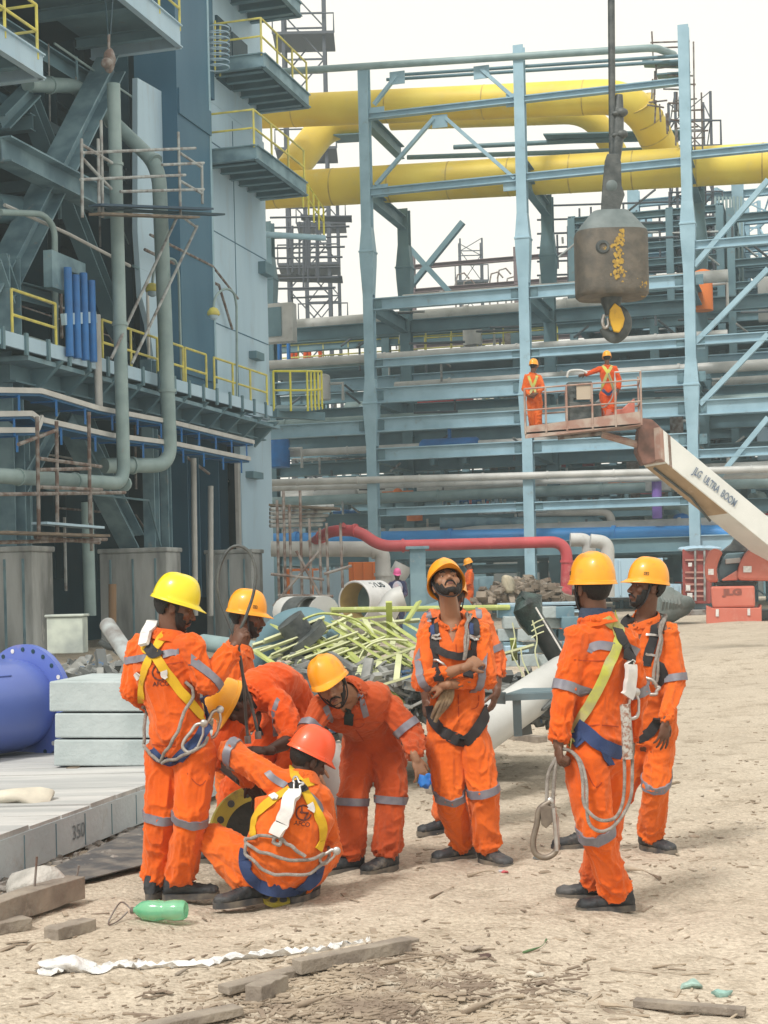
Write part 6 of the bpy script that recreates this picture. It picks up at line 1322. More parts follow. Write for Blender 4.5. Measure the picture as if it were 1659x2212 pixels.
strap_px(Gp, [(577, 1668), (592, 1682), (618, 1698)], .018, M_REFL, 'reflective_tape', .003, .002); strap_px(Gp, [(660, 1712), (682, 1730), (697, 1752)], .018, M_REFL, 'reflective_tape', .003, .002)
strap_px(Gp, [(632, 1660), (640, 1680), (652, 1694)], .023, M_YW); strap_px(Gp, [(675, 1688), (655, 1694), (640, 1702)], .023, M_YW)
strap_px(Gp, [(640, 1702), (610, 1716), (580, 1735), (556, 1760), (548, 1790), (550, 1808)], .025, M_YW); strap_px(Gp, [(652, 1702), (668, 1728), (684, 1755), (696, 1785), (694, 1815), (686, 1835)], .025, M_YW)
strap_px(Gp, [(633, 1692), (644, 1702), (654, 1712)], .036, M_BW, 'back_pad', .015)
rope_px(Gp.root, [(636, 1696), (634, 1706), (642, 1713), (650, 1708), (650, 1698), (643, 1692), (636, 1696)], .006, M_STEEL, 'ring', p=Gp, off=.045)
strap_px(Gp, [(640, 1712), (628, 1740), (612, 1776), (606, 1800)], .034, M_WHITEP, 'energy_absorber', .03, .03); strap_px(Gp, [(588, 1722), (597, 1728)], .018, M_WHITEP, 'strap_tag', .016); strap_px(Gp, [(666, 1738), (670, 1752)], .020, M_WHITEP, 'strap_tag', .016)
strap_px(Gp, [(532, 1834), (530, 1860), (540, 1890), (570, 1915), (610, 1924), (650, 1918), (680, 1895), (690, 1870)], .034, M_NW, 'thigh_strap', .012)
rope_px(Gp.root, [(608, 1808), (585, 1806), (552, 1808), (540, 1815), (545, 1832), (580, 1845), (625, 1855), (665, 1852), (690, 1838)], .009, M_ROPE, 'lanyard', p=Gp, off=.03)
rope_px(Gp.root, [(538, 1828), (545, 1848), (580, 1875), (625, 1885), (665, 1880), (698, 1858), (702, 1840)], .009, M_ROPE, 'lanyard', p=Gp, off=.03)
rope_px(Gp.root, [(606, 1802), (622, 1818), (640, 1835), (655, 1850)], .010, M_ROPE, 'lanyard', p=Gp, off=.035); rope_px(Gp.root, [(604, 1800), (592, 1812), (600, 1824), (610, 1812), (606, 1800)], .010, M_ROPE, 'knot', p=Gp, off=.04)
snap_hook(Gp.root, Gp, 692, 1850, .10, .9)
back_print(Gp, 656, 1756, 16, -.15)
# ---- workers in the basket (36 m)
zJ = 36.0
Jw = person('worker at the left end of the lift basket, arms folded on the rail',
    JJ(pel=(1155, 862, zJ), chest=(1151, 825, zJ), neck=(1151, 806, zJ), head=(1153, 791, zJ), shL=(1137, 814, zJ), shR=(1165, 816, zJ), elL=(1132, 840, zJ), wrL=(1142, 855, zJ - .2), elR=(1173, 838, zJ - .1), wrR=(1160, 850, zJ - .3), hipL=(1148, 868, zJ), hipR=(1162, 868, zJ), knL=(1148, 896, zJ - .03), knR=(1163, 896, zJ - .03), anL=P(1150, 926, zJ), anR=P(1164, 927, zJ)),
    (.5, .8, -.1), UP, skin=1, cloth=1, helm=0, voxel=.013, bvoxel=.010, detail=False, shoes={'L': (.3, -1), 'R': (.5, -1)}, hands={'L': ((1, 0, -.2), (0, -1, 0), 1), 'R': ((-1, 0, -.2), (0, -1, 0), 1)}, seed=101, strap=False, cat='person')
strap_px(Jw, [(1142, 812), (1148, 830), (1158, 848)], .03, M_GW); strap_px(Jw, [(1160, 812), (1152, 835), (1143, 855)], .03, M_GW)
Kw = person('worker in the lift basket with outstretched arm, pale harness crossing on his back',
    JJ(pel=(1314, 848, zJ), chest=(1312, 808, zJ), neck=(1311, 790, zJ), head=(1311, 774, zJ), shL=(1296, 797, zJ), shR=(1328, 797, zJ), elL=(1279, 804, zJ - .05), wrL=(1263, 809, zJ - .1), elR=(1337, 818, zJ), wrR=(1336, 840, zJ - .1), hipL=(1305, 852, zJ), hipR=(1323, 852, zJ), knL=(1305, 880, zJ - .03), knR=(1322, 880, zJ - .03), anL=P(1305, 905, zJ), anR=P(1323, 904, zJ)),
    (0, 1, -.2), UP, skin=1, cloth=3, helm=0, voxel=.013, bvoxel=.010, detail=False, shoes={'L': (.1, 1), 'R': (.2, 1)}, hands={'L': ((-1, 0, -.2), (0, -1, .3), 1), 'R': ((0, -.3, -1), (1, 0, 0), 1)}, seed=102, strap=False)
strap_px(Kw, [(1302, 790), (1312, 804), (1322, 830), (1326, 845)], .035, M_GW); strap_px(Kw, [(1322, 790), (1314, 804), (1303, 830), (1298, 845)], .035, M_GW); strap_px(Kw, [(1302, 842), (1314, 852), (1326, 842)], .035, M_NW, 'thigh_strap')
rope_px(Kw.root, [(1314, 806), (1324, 835), (1322, 860), (1305, 880), (1290, 875)], .016, M_ROPE, 'lanyard', Z=zJ - .25)
# ---- far workers
M_BLUEC = cloth_mat('navy workwear', (.02, .035, .10), (.04, .06, .15)); M_PINK = mat('pink helmet', (.80, .12, .36), .4, coat=.2)
zM = 43
def std(x, y, Z, s, face, **k):
    """a standing figure with head centre at pixel (x, y)"""
    h = P(x, y, Z); a = Vector((face[0], face[1], 0)).normalized(); rr = Vector((a.y, -a.x, 0))
    def q(r_, f_, z_): return h + rr * r_ + a * f_ + UP * z_
    J = dict(head=h, neck=q(0, -.03, -.16), chest=q(0, -.02, -.36), pel=q(0, 0, -.72), shL=q(-.18, -.02, -.25), shR=q(.18, -.02, -.25), elL=q(-.22, .02, -.53), elR=q(.22, .05, -.53), wrL=q(-.15, .24, -.62), wrR=q(.12, .27, -.60),
             hipL=q(-.09, 0, -.80), hipR=q(.09, 0, -.80), knL=q(-.10, .04, -1.18), knR=q(.10, .03, -1.18), anL=q(-.11, 0, -1.54), anR=q(.12, -.02, -1.54)); J.update(s); return J
Mw = person('distant worker in orange coveralls and yellow helmet behind the bearded man, facing left', std(1012, 1219, zM, {}, (-1, -.1)), (-1, -.1, -.3), UP, cloth=0, helm=0, skin=1, voxel=.016, bvoxel=.012, detail=False, strap=False, hands={'L': ((-1, 0, 0), (0, -1, 0), 1)}, shoes={'L': (-1, 0), 'R': (-1, 0)}, seed=103)
Nw = person('distant worker in pink helmet and navy workwear standing by the white pipes', std(858, 1241, 42, {}, (0, -1)), (.1, -1, -.3), UP, skin=1, voxel=.016, bvoxel=.012, detail=False, strap=False, hatmat=M_PINK, clothmat=M_BLUEC, beard=.006, hands={'L': ((0, -1, 0), (-1, 0, 0), 1), 'R': ((0, -1, 0), (1, 0, 0), 1)}, shoes={'L': (0, -1), 'R': (.3, -1)}, seed=104, group=None)
vm = MB(); vq = Nw.J['chest']; vm.ell(vq + V(0, -.125, -.02), (.14, .035, .20)); vm.build('shirt_panel', mat('pale shirt print', (.45, .50, .62), .8, col2=(.70, .55, .60), scale=8), Nw.root, smooth=60)
Qw = person('distant bright yellow helmeted worker stooping low beside the man holding the hook', std(1233, 1321, 34, {}, (-.6, -.8)), (-.6, -.8, -.4), UP, cloth=3, helm=1, skin=1, voxel=.018, bvoxel=.013, detail=False, strap=False, legs='', seed=105)
Pw = person('distant worker in red orange on the far upper walkway, nearest the blue post', std(633, 708, 68, {}, (.5, -1)), (.5, -1, -.2), UP, cloth=3, helm=0, voxel=.02, bvoxel=.014, detail=False, strap=False, skin=1, seed=106, shoes={'L': (0, -1), 'R': (.3, -1)})
d1 = P(662, 709, 68) - P(633, 708, 68); d2 = P(689, 710, 68) - P(633, 708, 68)
copy_tree(Pw.root, d1, label='distant worker in red orange on the far upper walkway, middle one of the three'); copy_tree(Pw.root, d2, label='distant worker in red orange on the far upper walkway, farthest from the blue post', rotz=1.2)
# ================================================================== NEAR PROPS, LEFT
M_SLAB = mat('slab concrete side', (.52, .60, .64), .85, col2=(.42, .49, .53), scale=2.2, mixlo=.38, mixhi=.66, bump=.3, bscale=25, col3=(.42, .45, .45), scale3=5, lo3=.58, hi3=.7)
M_SLABT = mat('slab dusty top', (.52, .52, .51), .9, col2=(.38, .39, .39), scale=1.6, stretch=(.5, 3, 1), mixlo=.38, mixhi=.62, bump=.5, bscale=14, col3=(.24, .24, .24), scale3=3.5, lo3=.6, hi3=.75)
def on_z(x, y, z): return G(x, y, z)
sl = empty('concrete_raft', G(0, 1912), 'broad pale raft of concrete planks at the lower left', 'slab')
HS = .26
ea = G(-140, 1974); eb = G(325, 1780); ec = G(478, 1722); 
top = lambda q: Vector((q.x, q.y, HS))
edge = [ea, eb, ec]
back = [Vector((ec.x - .3, 14.5, 0)), Vector((-6.5, 15.2, 0)), Vector((-6.5, ea.y, 0))]
mb = MB(); mb.poly([Vector((q.x, q.y, .03)) for q in edge + back], (0, 0, HS - .035)); mb.build('slab_body', M_SLAB, sl)
# planks on top: long strips running left to right
yb0, yb1 = ea.y, 15.0; n_ = 16; E_ = [(ea.y, ea.x), (eb.y, eb.x), (ec.y, ec.x), (15.2, ec.x - .35)]
def ex(y):
    for (y0, x0), (y1, x1) in zip(E_[:-1], E_[1:]):
        if y0 <= y <= y1: return x0 + (x1 - x0) * (y - y0) / (y1 - y0)
    return E_[-1][1]
rs = random.Random(2)
for k in range(n_):
    y0 = yb0 + .25 + (yb1 - yb0 - .25) * k / n_; y1 = yb0 + .25 + (yb1 - yb0 - .25) * (k + 1) / n_ - .018; h = HS + rs.uniform(0, .012)
    mb = MB(); mb.poly([(ex(y0) - .01, y0, HS - .005), (ex(y1) - .01, y1, HS - .005), (-6.4, y1, HS - .005), (-6.4, y0, HS - .005)], (0, 0, h - HS + .02)); mb.build('plank', M_SLABT, sl)
for k in range(7):
    t = (k + .4) / 7; q = ea.lerp(eb, t); d = (eb - ea).normalized(); nrm = Vector((d.y, -d.x, 0)); mb = MB(); mb.bar(q + nrm * .002 + UPV * .04, q + nrm * .002 + UPV * (HS - .02), .006, .006); mb.build('side_joint', M_GREYB, sl)
d = (eb - ea).normalized(); nrm = Vector((d.y, -d.x, 0)); me = text_mesh('350', .13, .001, 0); mb = MB(); q0_ = G(175, 1845).lerp(ea, 0); q0_ = ea + d * ((q0_ - ea).dot(d))
mb.add([q0_ + d * v.co.x + nrm * .006 + UPV * (v.co.y + .14) for v in me.vertices], [tuple(f.vertices) for f in me.polygons]); mb.build('chalk_mark', mat('faint mark', (.30, .34, .37), .9), sl)
# stack of blocks
M_BLOCK = mat('pale block concrete', (.44, .50, .51), .85, col2=(.34, .40, .41), scale=2.5, mixlo=.4, mixhi=.64, bump=.35, bscale=30, col3=(.27, .31, .30), scale3=4, lo3=.58, hi3=.72)
Zs = 12.0
for k, (x0, x1, y0, y1, lab) in enumerate(((106, 372, 1472, 1537, 'topmost pale concrete block, jutting out to the left of its stack'), (118, 372, 1541, 1594, 'middle pale concrete block of the three high stack'), (116, 376, 1598, 1655, 'bottom pale concrete block of the stack, resting on timber stubs'))):
    a, b, c, d = P(x0, y0, Zs), P(x1, y0, Zs), P(x1, y1, Zs), P(x0, y1, Zs); dep = Vector((.12, 1.1, 0)); mb = MB()
    mb.rings([[a, b, c, d], [q + dep for q in (a, b, c, d)]]); tag(mb.build('concrete_block', M_BLOCK, bevel=.012), lab, 'concrete block', 'stacked concrete blocks')
for k, (x, y, lab) in enumerate(((168, 1660, 'timber stub under the block stack, left'), (232, 1668, 'timber stub poking out under the block stack'), (352, 1664, 'timber stub under the block stack, right'))):
    q = P(x, y, Zs - .05); mb = MB(); mb.bar(q + Vector((-.05, -.22 if k == 1 else 0, -.03)), q + Vector((.08, .7, -.02)), .09, .075); tag(mb.build('timber_stub', M_PLANK, bevel=.005), lab, 'timber', 'timber stubs under the blocks')
# purple blue flanged pipe
M_VIO = mat('violet blue paint', (.105, .165, .50), .42, col2=(.085, .13, .42), scale=1.4, col3=(.30, .24, .38), scale3=2.2, lo3=.60, hi3=.76, coat=.2)
vp = empty('flanged_pipe', G(60, 1640, HS), 'fat violet blue pipe spool with a bolted flange lying at the left edge', 'pipe')
fc = P(62, 1519, 13.4); ax = Vector((-.52, -.855, 0)).normalized(); x_, y_, z_ = frame(ax)
mb = MB(); mb.lathe(fc, [(.40, -.0), (.515, .0), (.515, .055), (.40, .056)], (x_, y_, z_), 56); fl = mb.build('flange', M_VIO, vp, smooth=30)
mb = MB(); mb.lathe(fc, [(.36, .055), (.372, .08), (.385, .16), (.40, .22), (.405, 2.2), (.40, 2.21)], (x_, y_, z_), 56); mb.build('barrel', M_VIO, vp, smooth=40)
for k in range(24):
    a = 2 * math.pi * k / 24; q = fc + (x_ * math.cos(a) + y_ * math.sin(a)) * .47 + ax * .056; mb = MB(); mb.lathe(q, [(.02, 0), (.02, .004)], (x_, y_, z_), 10); mb.build('bolt_hole', M_DARK if k % 5 else M_WHITEP, fl)
mb = MB(); mb.tube([fc + ax * (.5 + 1.6 * t) + (x_ * math.cos(2.4) + y_ * math.sin(2.4)) * .406 for t in (0, .5, 1)], .006, 5); mb.build('weld_seam', M_VIO, vp)
q = G(20, 1640, HS); mb = MB(); mb.box(q + Vector((-.2, 1.0, .07)), (1.6, .3, .12)); tag(mb.build('bearer', M_PLANK), 'dark timber bearer under the violet pipe', 'timber')
# bits behind the slab
T('grey_strut', [(232, 1350, 17), (310, 1465, 16)], 16, .09, M_GALV, 'grey tube leaning between the violet pipe and the blocks', None)
T('grey_pipe', [(270, 1488), (420, 1478)], 15.5, .09, M_PIPEG, 'grey pipe lying behind the block stack', None); T('grey_pipe', [(440, 1388, 18), (560, 1405, 17)], 18, .10, M_PIPEG, 'grey pipe crossing behind the wire loop holder', None); T('grey_pipe', [(560, 1410, 15), (640, 1402, 15)], 15, .09, M_PIPEW, 'pale pipe crossing right of the dark faced worker', None)
for (a, b, w, m, lab) in (((288, 1452), (352, 1378), .035, 'cream', 'pale yellow slat leaning up behind the blocks'), ((352, 1400), (368, 1490), .045, 'lime', 'dull yellow slat standing behind the blocks'), ((372, 1488), (440, 1425), .09, 'dark', 'black bent plate behind the blocks')):
    mb = MB(); mb.bar(P(*a, 14), P(*b, 14.3), w * 2, .02, (0, 1, .2)); tag(mb.build('slat', {'cream': mat('cream slat', (.72, .70, .36), .7), 'lime': mat('lime slat', (.45, .42, .12), .7), 'dark': M_HDARK}[m], bevel=.003), lab, 'slat')
mb = MB(); mb.lathe(P(372, 1405, 19), [(.2, -.25), (.22, .0), (.2, .25), (.1, .26)], (UPV, Vector((0, 1, 0)), Vector((1, 0, 0))), 18); tag(mb.build('bucket', M_PIPEW, smooth=40), 'pale pipe stub behind the left man\'s shoulder', 'pipe stub')
mb = MB(); q = P(146, 1372, 18); mb.box(q, (.42, .3, .42)); mb.box(q + UPV * .23, (.46, .34, .03)); tag(mb.build('junction_box', mat('pale green box', (.50, .56, .50), .6, col2=(.3, .34, .33), scale=4), bevel=.01), 'pale green box above the violet flange', 'box')
mb = MB(); mb.ell(P(130, 1405, 16.5), (.5, .3, .12)); mb.jitter(.05, 6); 
T('hose', [(215, 1385), (238, 1400), (262, 1395), (250, 1412)], 17, .04, M_HDARK, 'dark hose above the violet flange', .2)
tube_thing('strap', [F(243, 1262, 1.6), F(243, 1345, 1.6)], .09, mat('brown strap', (.22, .14, .08), .9), 'brown strap hanging between the pedestals', 'strap')
# lower left timber, plastic
M_TIM = mat('weathered timber', (.30, .26, .215), .9, col2=(.19, .16, .135), scale=5, stretch=(1, 1, 1), mixlo=.4, mixhi=.62, bump=.6, bscale=30, col3=(.34, .30, .25), scale3=6, lo3=.58, hi3=.7)
def plank(a, b, w, h, lab, za=0.0, zb=None, m=None, nm='timber', cat='timber', group='loose timber on the ground', rnd_=.006):
    A_ = G(*a, za + h / 2) ; B_ = G(*b, (za if zb is None else zb) + h / 2); mb = MB(); n = 6
    x, y, z = frame(B_ - A_); R_ = []
    for k in range(n + 1):
        c = A_.lerp(B_, k / n) + x * rs.uniform(-1, 1) * w * .03; R_.append([c + x * (sx_ * w / 2 * rs.uniform(.94, 1.03)) + y * (sy * h / 2 * rs.uniform(.9, 1.05)) for sx_, sy in ((-1, -1), (1, -1), (1, 1), (-1, 1))])
    mb.rings(R_); return tag(mb.build(nm, m or M_TIM, bevel=.004), lab, cat, group)
plank((-60, 1985), (163, 1915), .12, .12, 'thick timber beam at the lower left edge beside the raft', .03); plank((-40, 2010), (60, 1992), .10, .06, 'flat dark timber under the thick beam')
plank((110, 2018), (192, 1996), .10, .06, 'short timber offcut left of the green bottle'); plank((482, 2138), (895, 2032), .075, .035, 'long grey timber plank lying across the foreground'); plank((640, 2088), (880, 2040), .07, .06, 'second plank lying against the long grey one', .02)
plank((548, 2148), (606, 2122), .08, .07, 'small timber block below the long grey plank'); plank((300, 2225), (515, 2180), .08, .035, 'plank end at the bottom edge'); plank((1070, 1588), (1172, 1600), .12, .08, 'timber baulk behind the steel trestle foot', 0, None)
plank((925, 1702), (990, 1706), .10, .08, 'short timber block behind the man with crossed arms'); plank((1370, 2165), (1610, 2185), .05, .03, 'thin grey lath near the bottom right')
M_PLA = mat('white plastic sheet', (.78, .78, .77), .35, col2=(.62, .62, .62), scale=12, bump=.6, bscale=40)
def crumple(pts, w, m, nm, lab, cat, th=.012, seed=0, n=6):
    q = catmull([G(*p) for p in pts], n); k = len(q); mb = MB(); R_ = []
    for i, c in enumerate(q):
        t = i / (k - 1); ww = (w[0] + (w[1] - w[0]) * t); T_ = (q[min(i + 1, k - 1)] - q[max(i - 1, 0)]).normalized(); s_ = T_.cross(UPV)
        R_.append([c + s_ * (ww * (j / 6 - .5) * 2) + UPV * (.012 + th * rs.random() ** 2 * 2.6) for j in range(7)] + [c + s_ * ww * .5 + UPV * .002, c - s_ * ww * .5 + UPV * .002])
    mb.rings(R_); mb.jitter(.012, 14, seed); return tag(mb.build(nm, m, smooth=60), lab, cat)
crumple([(98, 2112), (130, 2100), (165, 2098), (205, 2106), (260, 2096), (330, 2092), (430, 2090), (530, 2074), (640, 2062), (740, 2050), (800, 2040)], (.05, .018), M_PLA, 'plastic_strip', 'long white twisted plastic strip trailing across the foreground sand', 'plastic strip', .01, 3, 8)
mb = MB(); q = G(145, 2102); mb.ell(q + UPV * .03, (.13, .07, .035)); mb.jitter(.025, 16); tag(mb.build('plastic_wad', M_PLA, smooth=60), 'crumpled white plastic wad at the strip end', 'plastic')
mb = MB(); q = G(95, 1908, .12); mb.ell(q, (.18, .10, .07)); mb.jitter(.05, 9); tag(mb.build('plastic_sheet', mat('dirty plastic', (.48, .46, .43), .5, col2=(.3, .29, .27), scale=10, bump=.5), smooth=60), 'dirty plastic sheet on the thick timber beam', 'plastic')
mb = MB(); q = on_z(30, 1738, HS); mb.ell(q + UPV * .03, (.26, .16, .06)); mb.jitter(.05, 7, 4); tag(mb.build('plastic_bag', mat('cream bag', (.62, .58, .48), .7, col2=(.5, .47, .4), scale=8), smooth=60), 'cream cloth bag lying on the concrete raft', 'bag')
mb = MB(); q = G(288, 1770, .03); mb.bar(q + Vector((-.15, -.1, 0)), q + Vector((.15, .12, .02)), .12, .03); mb.jitter(.04, 9); tag(mb.build('paper_scrap', mat('paper scrap', (.5, .45, .38), .8, col2=(.2, .17, .14), scale=10)), 'crumpled paper scraps by the raft edge', 'paper')
# thin dark strip standing for stony soil along slab edge
q = [G(150, 1925, .0), G(320, 1880), G(330, 1845), G(322, 1790), G(180, 1862), G(60, 1915)]; mb = MB(); mb.poly([Vector((p.x, p.y, .035)) for p in q], (0, 0, .006)); mb.jitter(.012, 8); tag(mb.build('soil_strip', mat('rocky soil', (.075, .075, .08), .85, col2=(.17, .155, .14), scale=5, bump=.9, bscale=12, mixlo=.42, mixhi=.6), smooth=50), 'dark rocky soil strip between the raft and the sand', 'sheet')
for (x, y, h, lab) in ((70, 1978, .30, 'thin rusty rod stuck in the ground at the raft corner'), (160, 1925, .14, 'short pale peg stuck beside the raft')): g = G(x, y); mb = MB(); mb.tube([g, g + Vector((.03, 0, h))], .006, 6); tag(mb.build('rod', M_RUST), lab, 'rod')
mb = MB()
for k in range(260):
    t = rs.random(); e_ = ea.lerp(eb, t); g = e_ + nrm * rs.uniform(.0, .38) + Vector((0, 0, .02)); s_ = rs.uniform(.01, .05); mb.ell(g, (s_, s_ * .8, s_ * .6), n=6, m=4)
mb.jitter(.015, 30); tag(mb.build('raft_rubble', mat('dark rubble', (.12, .11, .10), .9, col2=(.28, .26, .24), scale=9)), 'dark broken stones lying along the foot of the raft', 'stones', kind='stuff')
# ================================================================== GREEN BOTTLE
gb_ = empty('plastic_bottle', G(340, 1992), 'green plastic bottle lying on its side with a wire tied to its neck', 'bottle')
M_BOT = mat('green bottle plastic', (.22, .74, .42), .15, trans=.6, col2=(.42, .84, .60), scale=6)
bc = G(402, 1990) + UPV * .055; bax = (G(283, 1988) + UPV * .050 - bc).normalized(); bx_, by_, bz_ = frame(bax)
mb = MB(); mb.lathe(bc, [(.02, .008), (.040, .0), (.050, .015), (.052, .06), (.049, .09), (.0455, .105), (.049, .12), (.052, .15), (.052, .19), (.045, .225), (.028, .25), (.016, .262), (.014, .275)], (bx_, by_, bz_), 32); mb.jitter(.0025, 20); mb.build('bottle_body', M_BOT, gb_, smooth=60)
mb = MB(); mb.lathe(bc, [(.016, .268), (.017, .272), (.017, .285), (.013, .287)], (bx_, by_, bz_), 16); mb.build('neck_ring', M_RUST, gb_, smooth=40)
mb = MB(); g = lambda x, y: G(x, y) + UPV * .015; mb.tube(catmull([bc + bax * .28, g(262, 1972) + UPV * .04, g(238, 1990), g(236, 2004), g(255, 1996), g(276, 1985) + UPV * .02], 6), .004, 6); mb.build('wire', M_RUST, gb_, smooth=60)
# ================================================================== YELLOW FLANGE RINGS
M_FY = mat('flange yellow', (.55, .47, .06), .55, col2=(.42, .35, .06), scale=6, col3=(.20, .16, .09), scale3=6, lo3=.56, hi3=.7)
def flange(name, c, ax, R1_, R2_, th, label, holes=14):
    x, y, z = frame(ax); rt = empty(name, c, label, 'flange'); mb = MB(); n = 48; R_ = []
    for (r, h) in ((R2_, 0), (R1_, 0), (R1_, th), (R2_, th), (R2_, 0)): R_.append([c + z * h + (x * math.cos(2 * math.pi * k / n) + y * math.sin(2 * math.pi * k / n)) * r for k in range(n)])
    mb.rings(R_, True, False); mb.build('ring', M_FY, rt, smooth=30)
    for k in range(holes):
        a = 2 * math.pi * k / holes; q = c + (x * math.cos(a) + y * math.sin(a)) * (R1_ * .5 + R2_ * .5) 
        for h in (-.001, th + .001): mb = MB(); mb.lathe(q + z * h, [(.021, -.0015), (.021, .0015)], (x, y, z), 12); mb.build('bolt_hole', M_HDARK, rt)
    return rt
fcn = P(555, 1806, 8.75); flange('flange', fcn, Vector((.35, -.9, .18)), .285, .20, .05, 'big yellow bolted flange standing between the crouching and bending workers')
mb = MB(); mb.tube([fcn + Vector((0, .06, 0)), fcn + Vector((-.12, 1.0, .0))], .20, 32); tag(mb.build('spool_pipe', M_HDARK, smooth=40), 'dark pipe spool behind the big yellow flange', 'pipe')
g = G(604, 1944); flange('flange', g + UPV * .03, Vector((0, -.5, .86)), .105, .06, .03, 'small yellow flange lying under the crouching worker', 10)
# wire loop held by A
wl = catmull([P(513, 1392, 8.2), P(492, 1340, 8.2), P(474, 1290, 8.2), P(472, 1240, 8.2), P(488, 1195, 8.2), P(512, 1179, 8.2), P(538, 1192, 8.2), P(552, 1230, 8.2), P(548, 1280, 8.2), P(530, 1335, 8.2), P(516, 1372, 8.2), P(518, 1420, 8.2), P(530, 1480, 8.3), P(545, 1530, 8.4), P(556, 1580, 8.4)], 6)
ws = empty('wire_sling', P(512, 1385, 8.2), 'dark steel wire sling looping high above the left man\'s hand', 'sling'); mb = MB(); mb.tube(wl, .0085, 8); mb.build('wire', M_HDARK, ws, smooth=60)
mb = MB(); mb.tube(catmull([P(512, 1392, 8.2), P(521, 1430, 8.2), P(528, 1500, 8.3), P(532, 1560, 8.4), P(535, 1590, 8.4)], 6), .0085, 8); mb.build('wire', M_HDARK, ws, smooth=60)
for (x, y) in ((535, 1598), (557, 1588)): mb = MB(); mb.tube([P(x, y - 8, 8.4), P(x + 1, y + 8, 8.4)], .018, 10); mb.build('ferrule', M_GALV, ws, smooth=40)
mb = MB(); q = P(915, 1690, 8.5); mb.ell(q, (.035, .02, .038)); mb.ell(q + Vector((.025, 0, .025)), (.024, .016, .022)); mb.jitter(.018, 40); tag(mb.build('blue_glove', mat('blue glove', (.01, .16, .52), .6, col2=(.02, .10, .4), scale=20), smooth=60), 'bright blue glove held by the worker bending forward', 'glove')
# ================================================================== DEBRIS BEHIND THE CREW
M_LIME = mat('lime rail paint', (.44, .50, .15), .6, col2=(.32, .37, .13), scale=5, col3=(.60, .62, .40), scale3=8, lo3=.55, hi3=.7)
M_CREAM = mat('cream rail paint', (.60, .63, .40), .6, col2=(.44, .47, .27), scale=5)
def rail_panel(name, corners, Zs_, label, n=4, r=.024, m=None):
    """dumped handrail panel: two long rails, n cross bars, corner pixel list a,b (rail 1) c,d (rail 2)"""
    a, b, c, d = [P(x, y, Z) for (x, y), Z in zip(corners, Zs_)]; rt = empty(name, a, label, 'railing panel', 'dumped lime handrail panels')
    for p, q in ((a, b), (c, d)): mb = MB(); mb.bar(p, q, r * 2.2, r * .8); mb.build('rail', m or M_LIME, rt)
    for k in range(n): t = k / max(1, n - 1); mb = MB(); mb.bar(a.lerp(b, t), c.lerp(d, t), r * 2, r * .7); mb.build('cross_bar', M_CREAM, rt)
rail_panel('railing_panel', [(548, 1405), (690, 1500), (590, 1395), (720, 1485)], [13, 12.4, 13.4, 12.8], 'narrow lime rail ladder leaning at the left of the heap', 6)
rail_panel('railing_panel', [(630, 1352), (840, 1330), (655, 1400), (860, 1372)], [14, 13.6, 13.6, 13.2], 'lime rail panel lying on top of the heap', 5)
rail_panel('railing_panel', [(700, 1345), (900, 1440), (680, 1380), (880, 1480)], [13.6, 13, 13.2, 12.6], 'lime rail panel slanting down through the middle of the heap', 5)
rail_panel('railing_panel', [(745, 1335), (905, 1405), (720, 1420), (900, 1450)], [14.2, 13.6, 13.2, 12.9], 'lime rail panel on the right of the heap', 4)
rail_panel('railing_panel', [(780, 1440), (905, 1395), (760, 1500), (905, 1455)], [12.6, 12.4, 12.3, 12.1], 'cream rail panel nearest the man with crossed arms', 4, m=M_CREAM)
rail_panel('railing_panel', [(690, 1420), (820, 1530), (745, 1400), (870, 1520)], [12.8, 12.2, 13, 12.4], 'lime rail panel low behind the bent helmet', 4)
for k, (a, b, lab) in enumerate((((570, 1385), (700, 1335), 'cream slat on top left of the heap'), ((600, 1410), (760, 1330), 'second cream slat on top left of the heap'), ((545, 1395), (690, 1350), 'lowest cream slat on the left of the heap'), ((715, 1318), (1100, 1312), 'long lime tube lying level across the top of the heap'), ((760, 1352), (905, 1340), 'cream slat level on the right of the heap'), ((690, 1392), (880, 1405), 'cream slat across the heap middle'), ((840, 1300), (842, 1370), 'lime post upright behind the heap'), ((800, 1520), (905, 1440), 'cream slat rising to the right behind the bent man'), ((830, 1560), (905, 1480), 'lowest cream slat behind the bent man'), ((640, 1440), (720, 1415), 'short cream slat on the heap'), ((1070, 1418), (1150, 1395), 'cream slat among the grey blocks'), ((1108, 1380), (1112, 1425), 'lime stub standing among the grey blocks'), ((880, 1340), (905, 1300), 'short lime tube beside the bearded man'), ((720, 1440), (800, 1380), 'bent cream slat over the heap middle'))):
    mb = MB(); Z = 13.2 + .1 * (k % 5); mb.bar(P(*a, Z), P(*b, Z + .25), .055, .02, (0, .6, 1)) if k != 3 else mb.tube([P(*a, 15), P(*b, 15.5)], .028, 8)
    tag(mb.build('slat', M_CREAM if 'cream' in lab else M_LIME), lab, 'slat', 'loose slats on the debris heap')
rs = random.Random(41)
for k in range(9):      # long lime rails lying side by side, falling to the right
    x = 590 + 36 * k; y = 1342 + 3 * (k % 3) + (8 if k < 3 else 0); a = P(x, y, 13.6 - .03 * k); b = P(x + 135 + rs.uniform(-15, 25), y + 92 + rs.uniform(-10, 12), 12.7 - .03 * k); mb = MB(); mb.bar(a, b, .07, .012, (0, .5, 1))
    tag(mb.build('slat', M_LIME), 'wide lime slat falling to the right in the heap', 'slat', 'lime slats lying side by side in the heap')
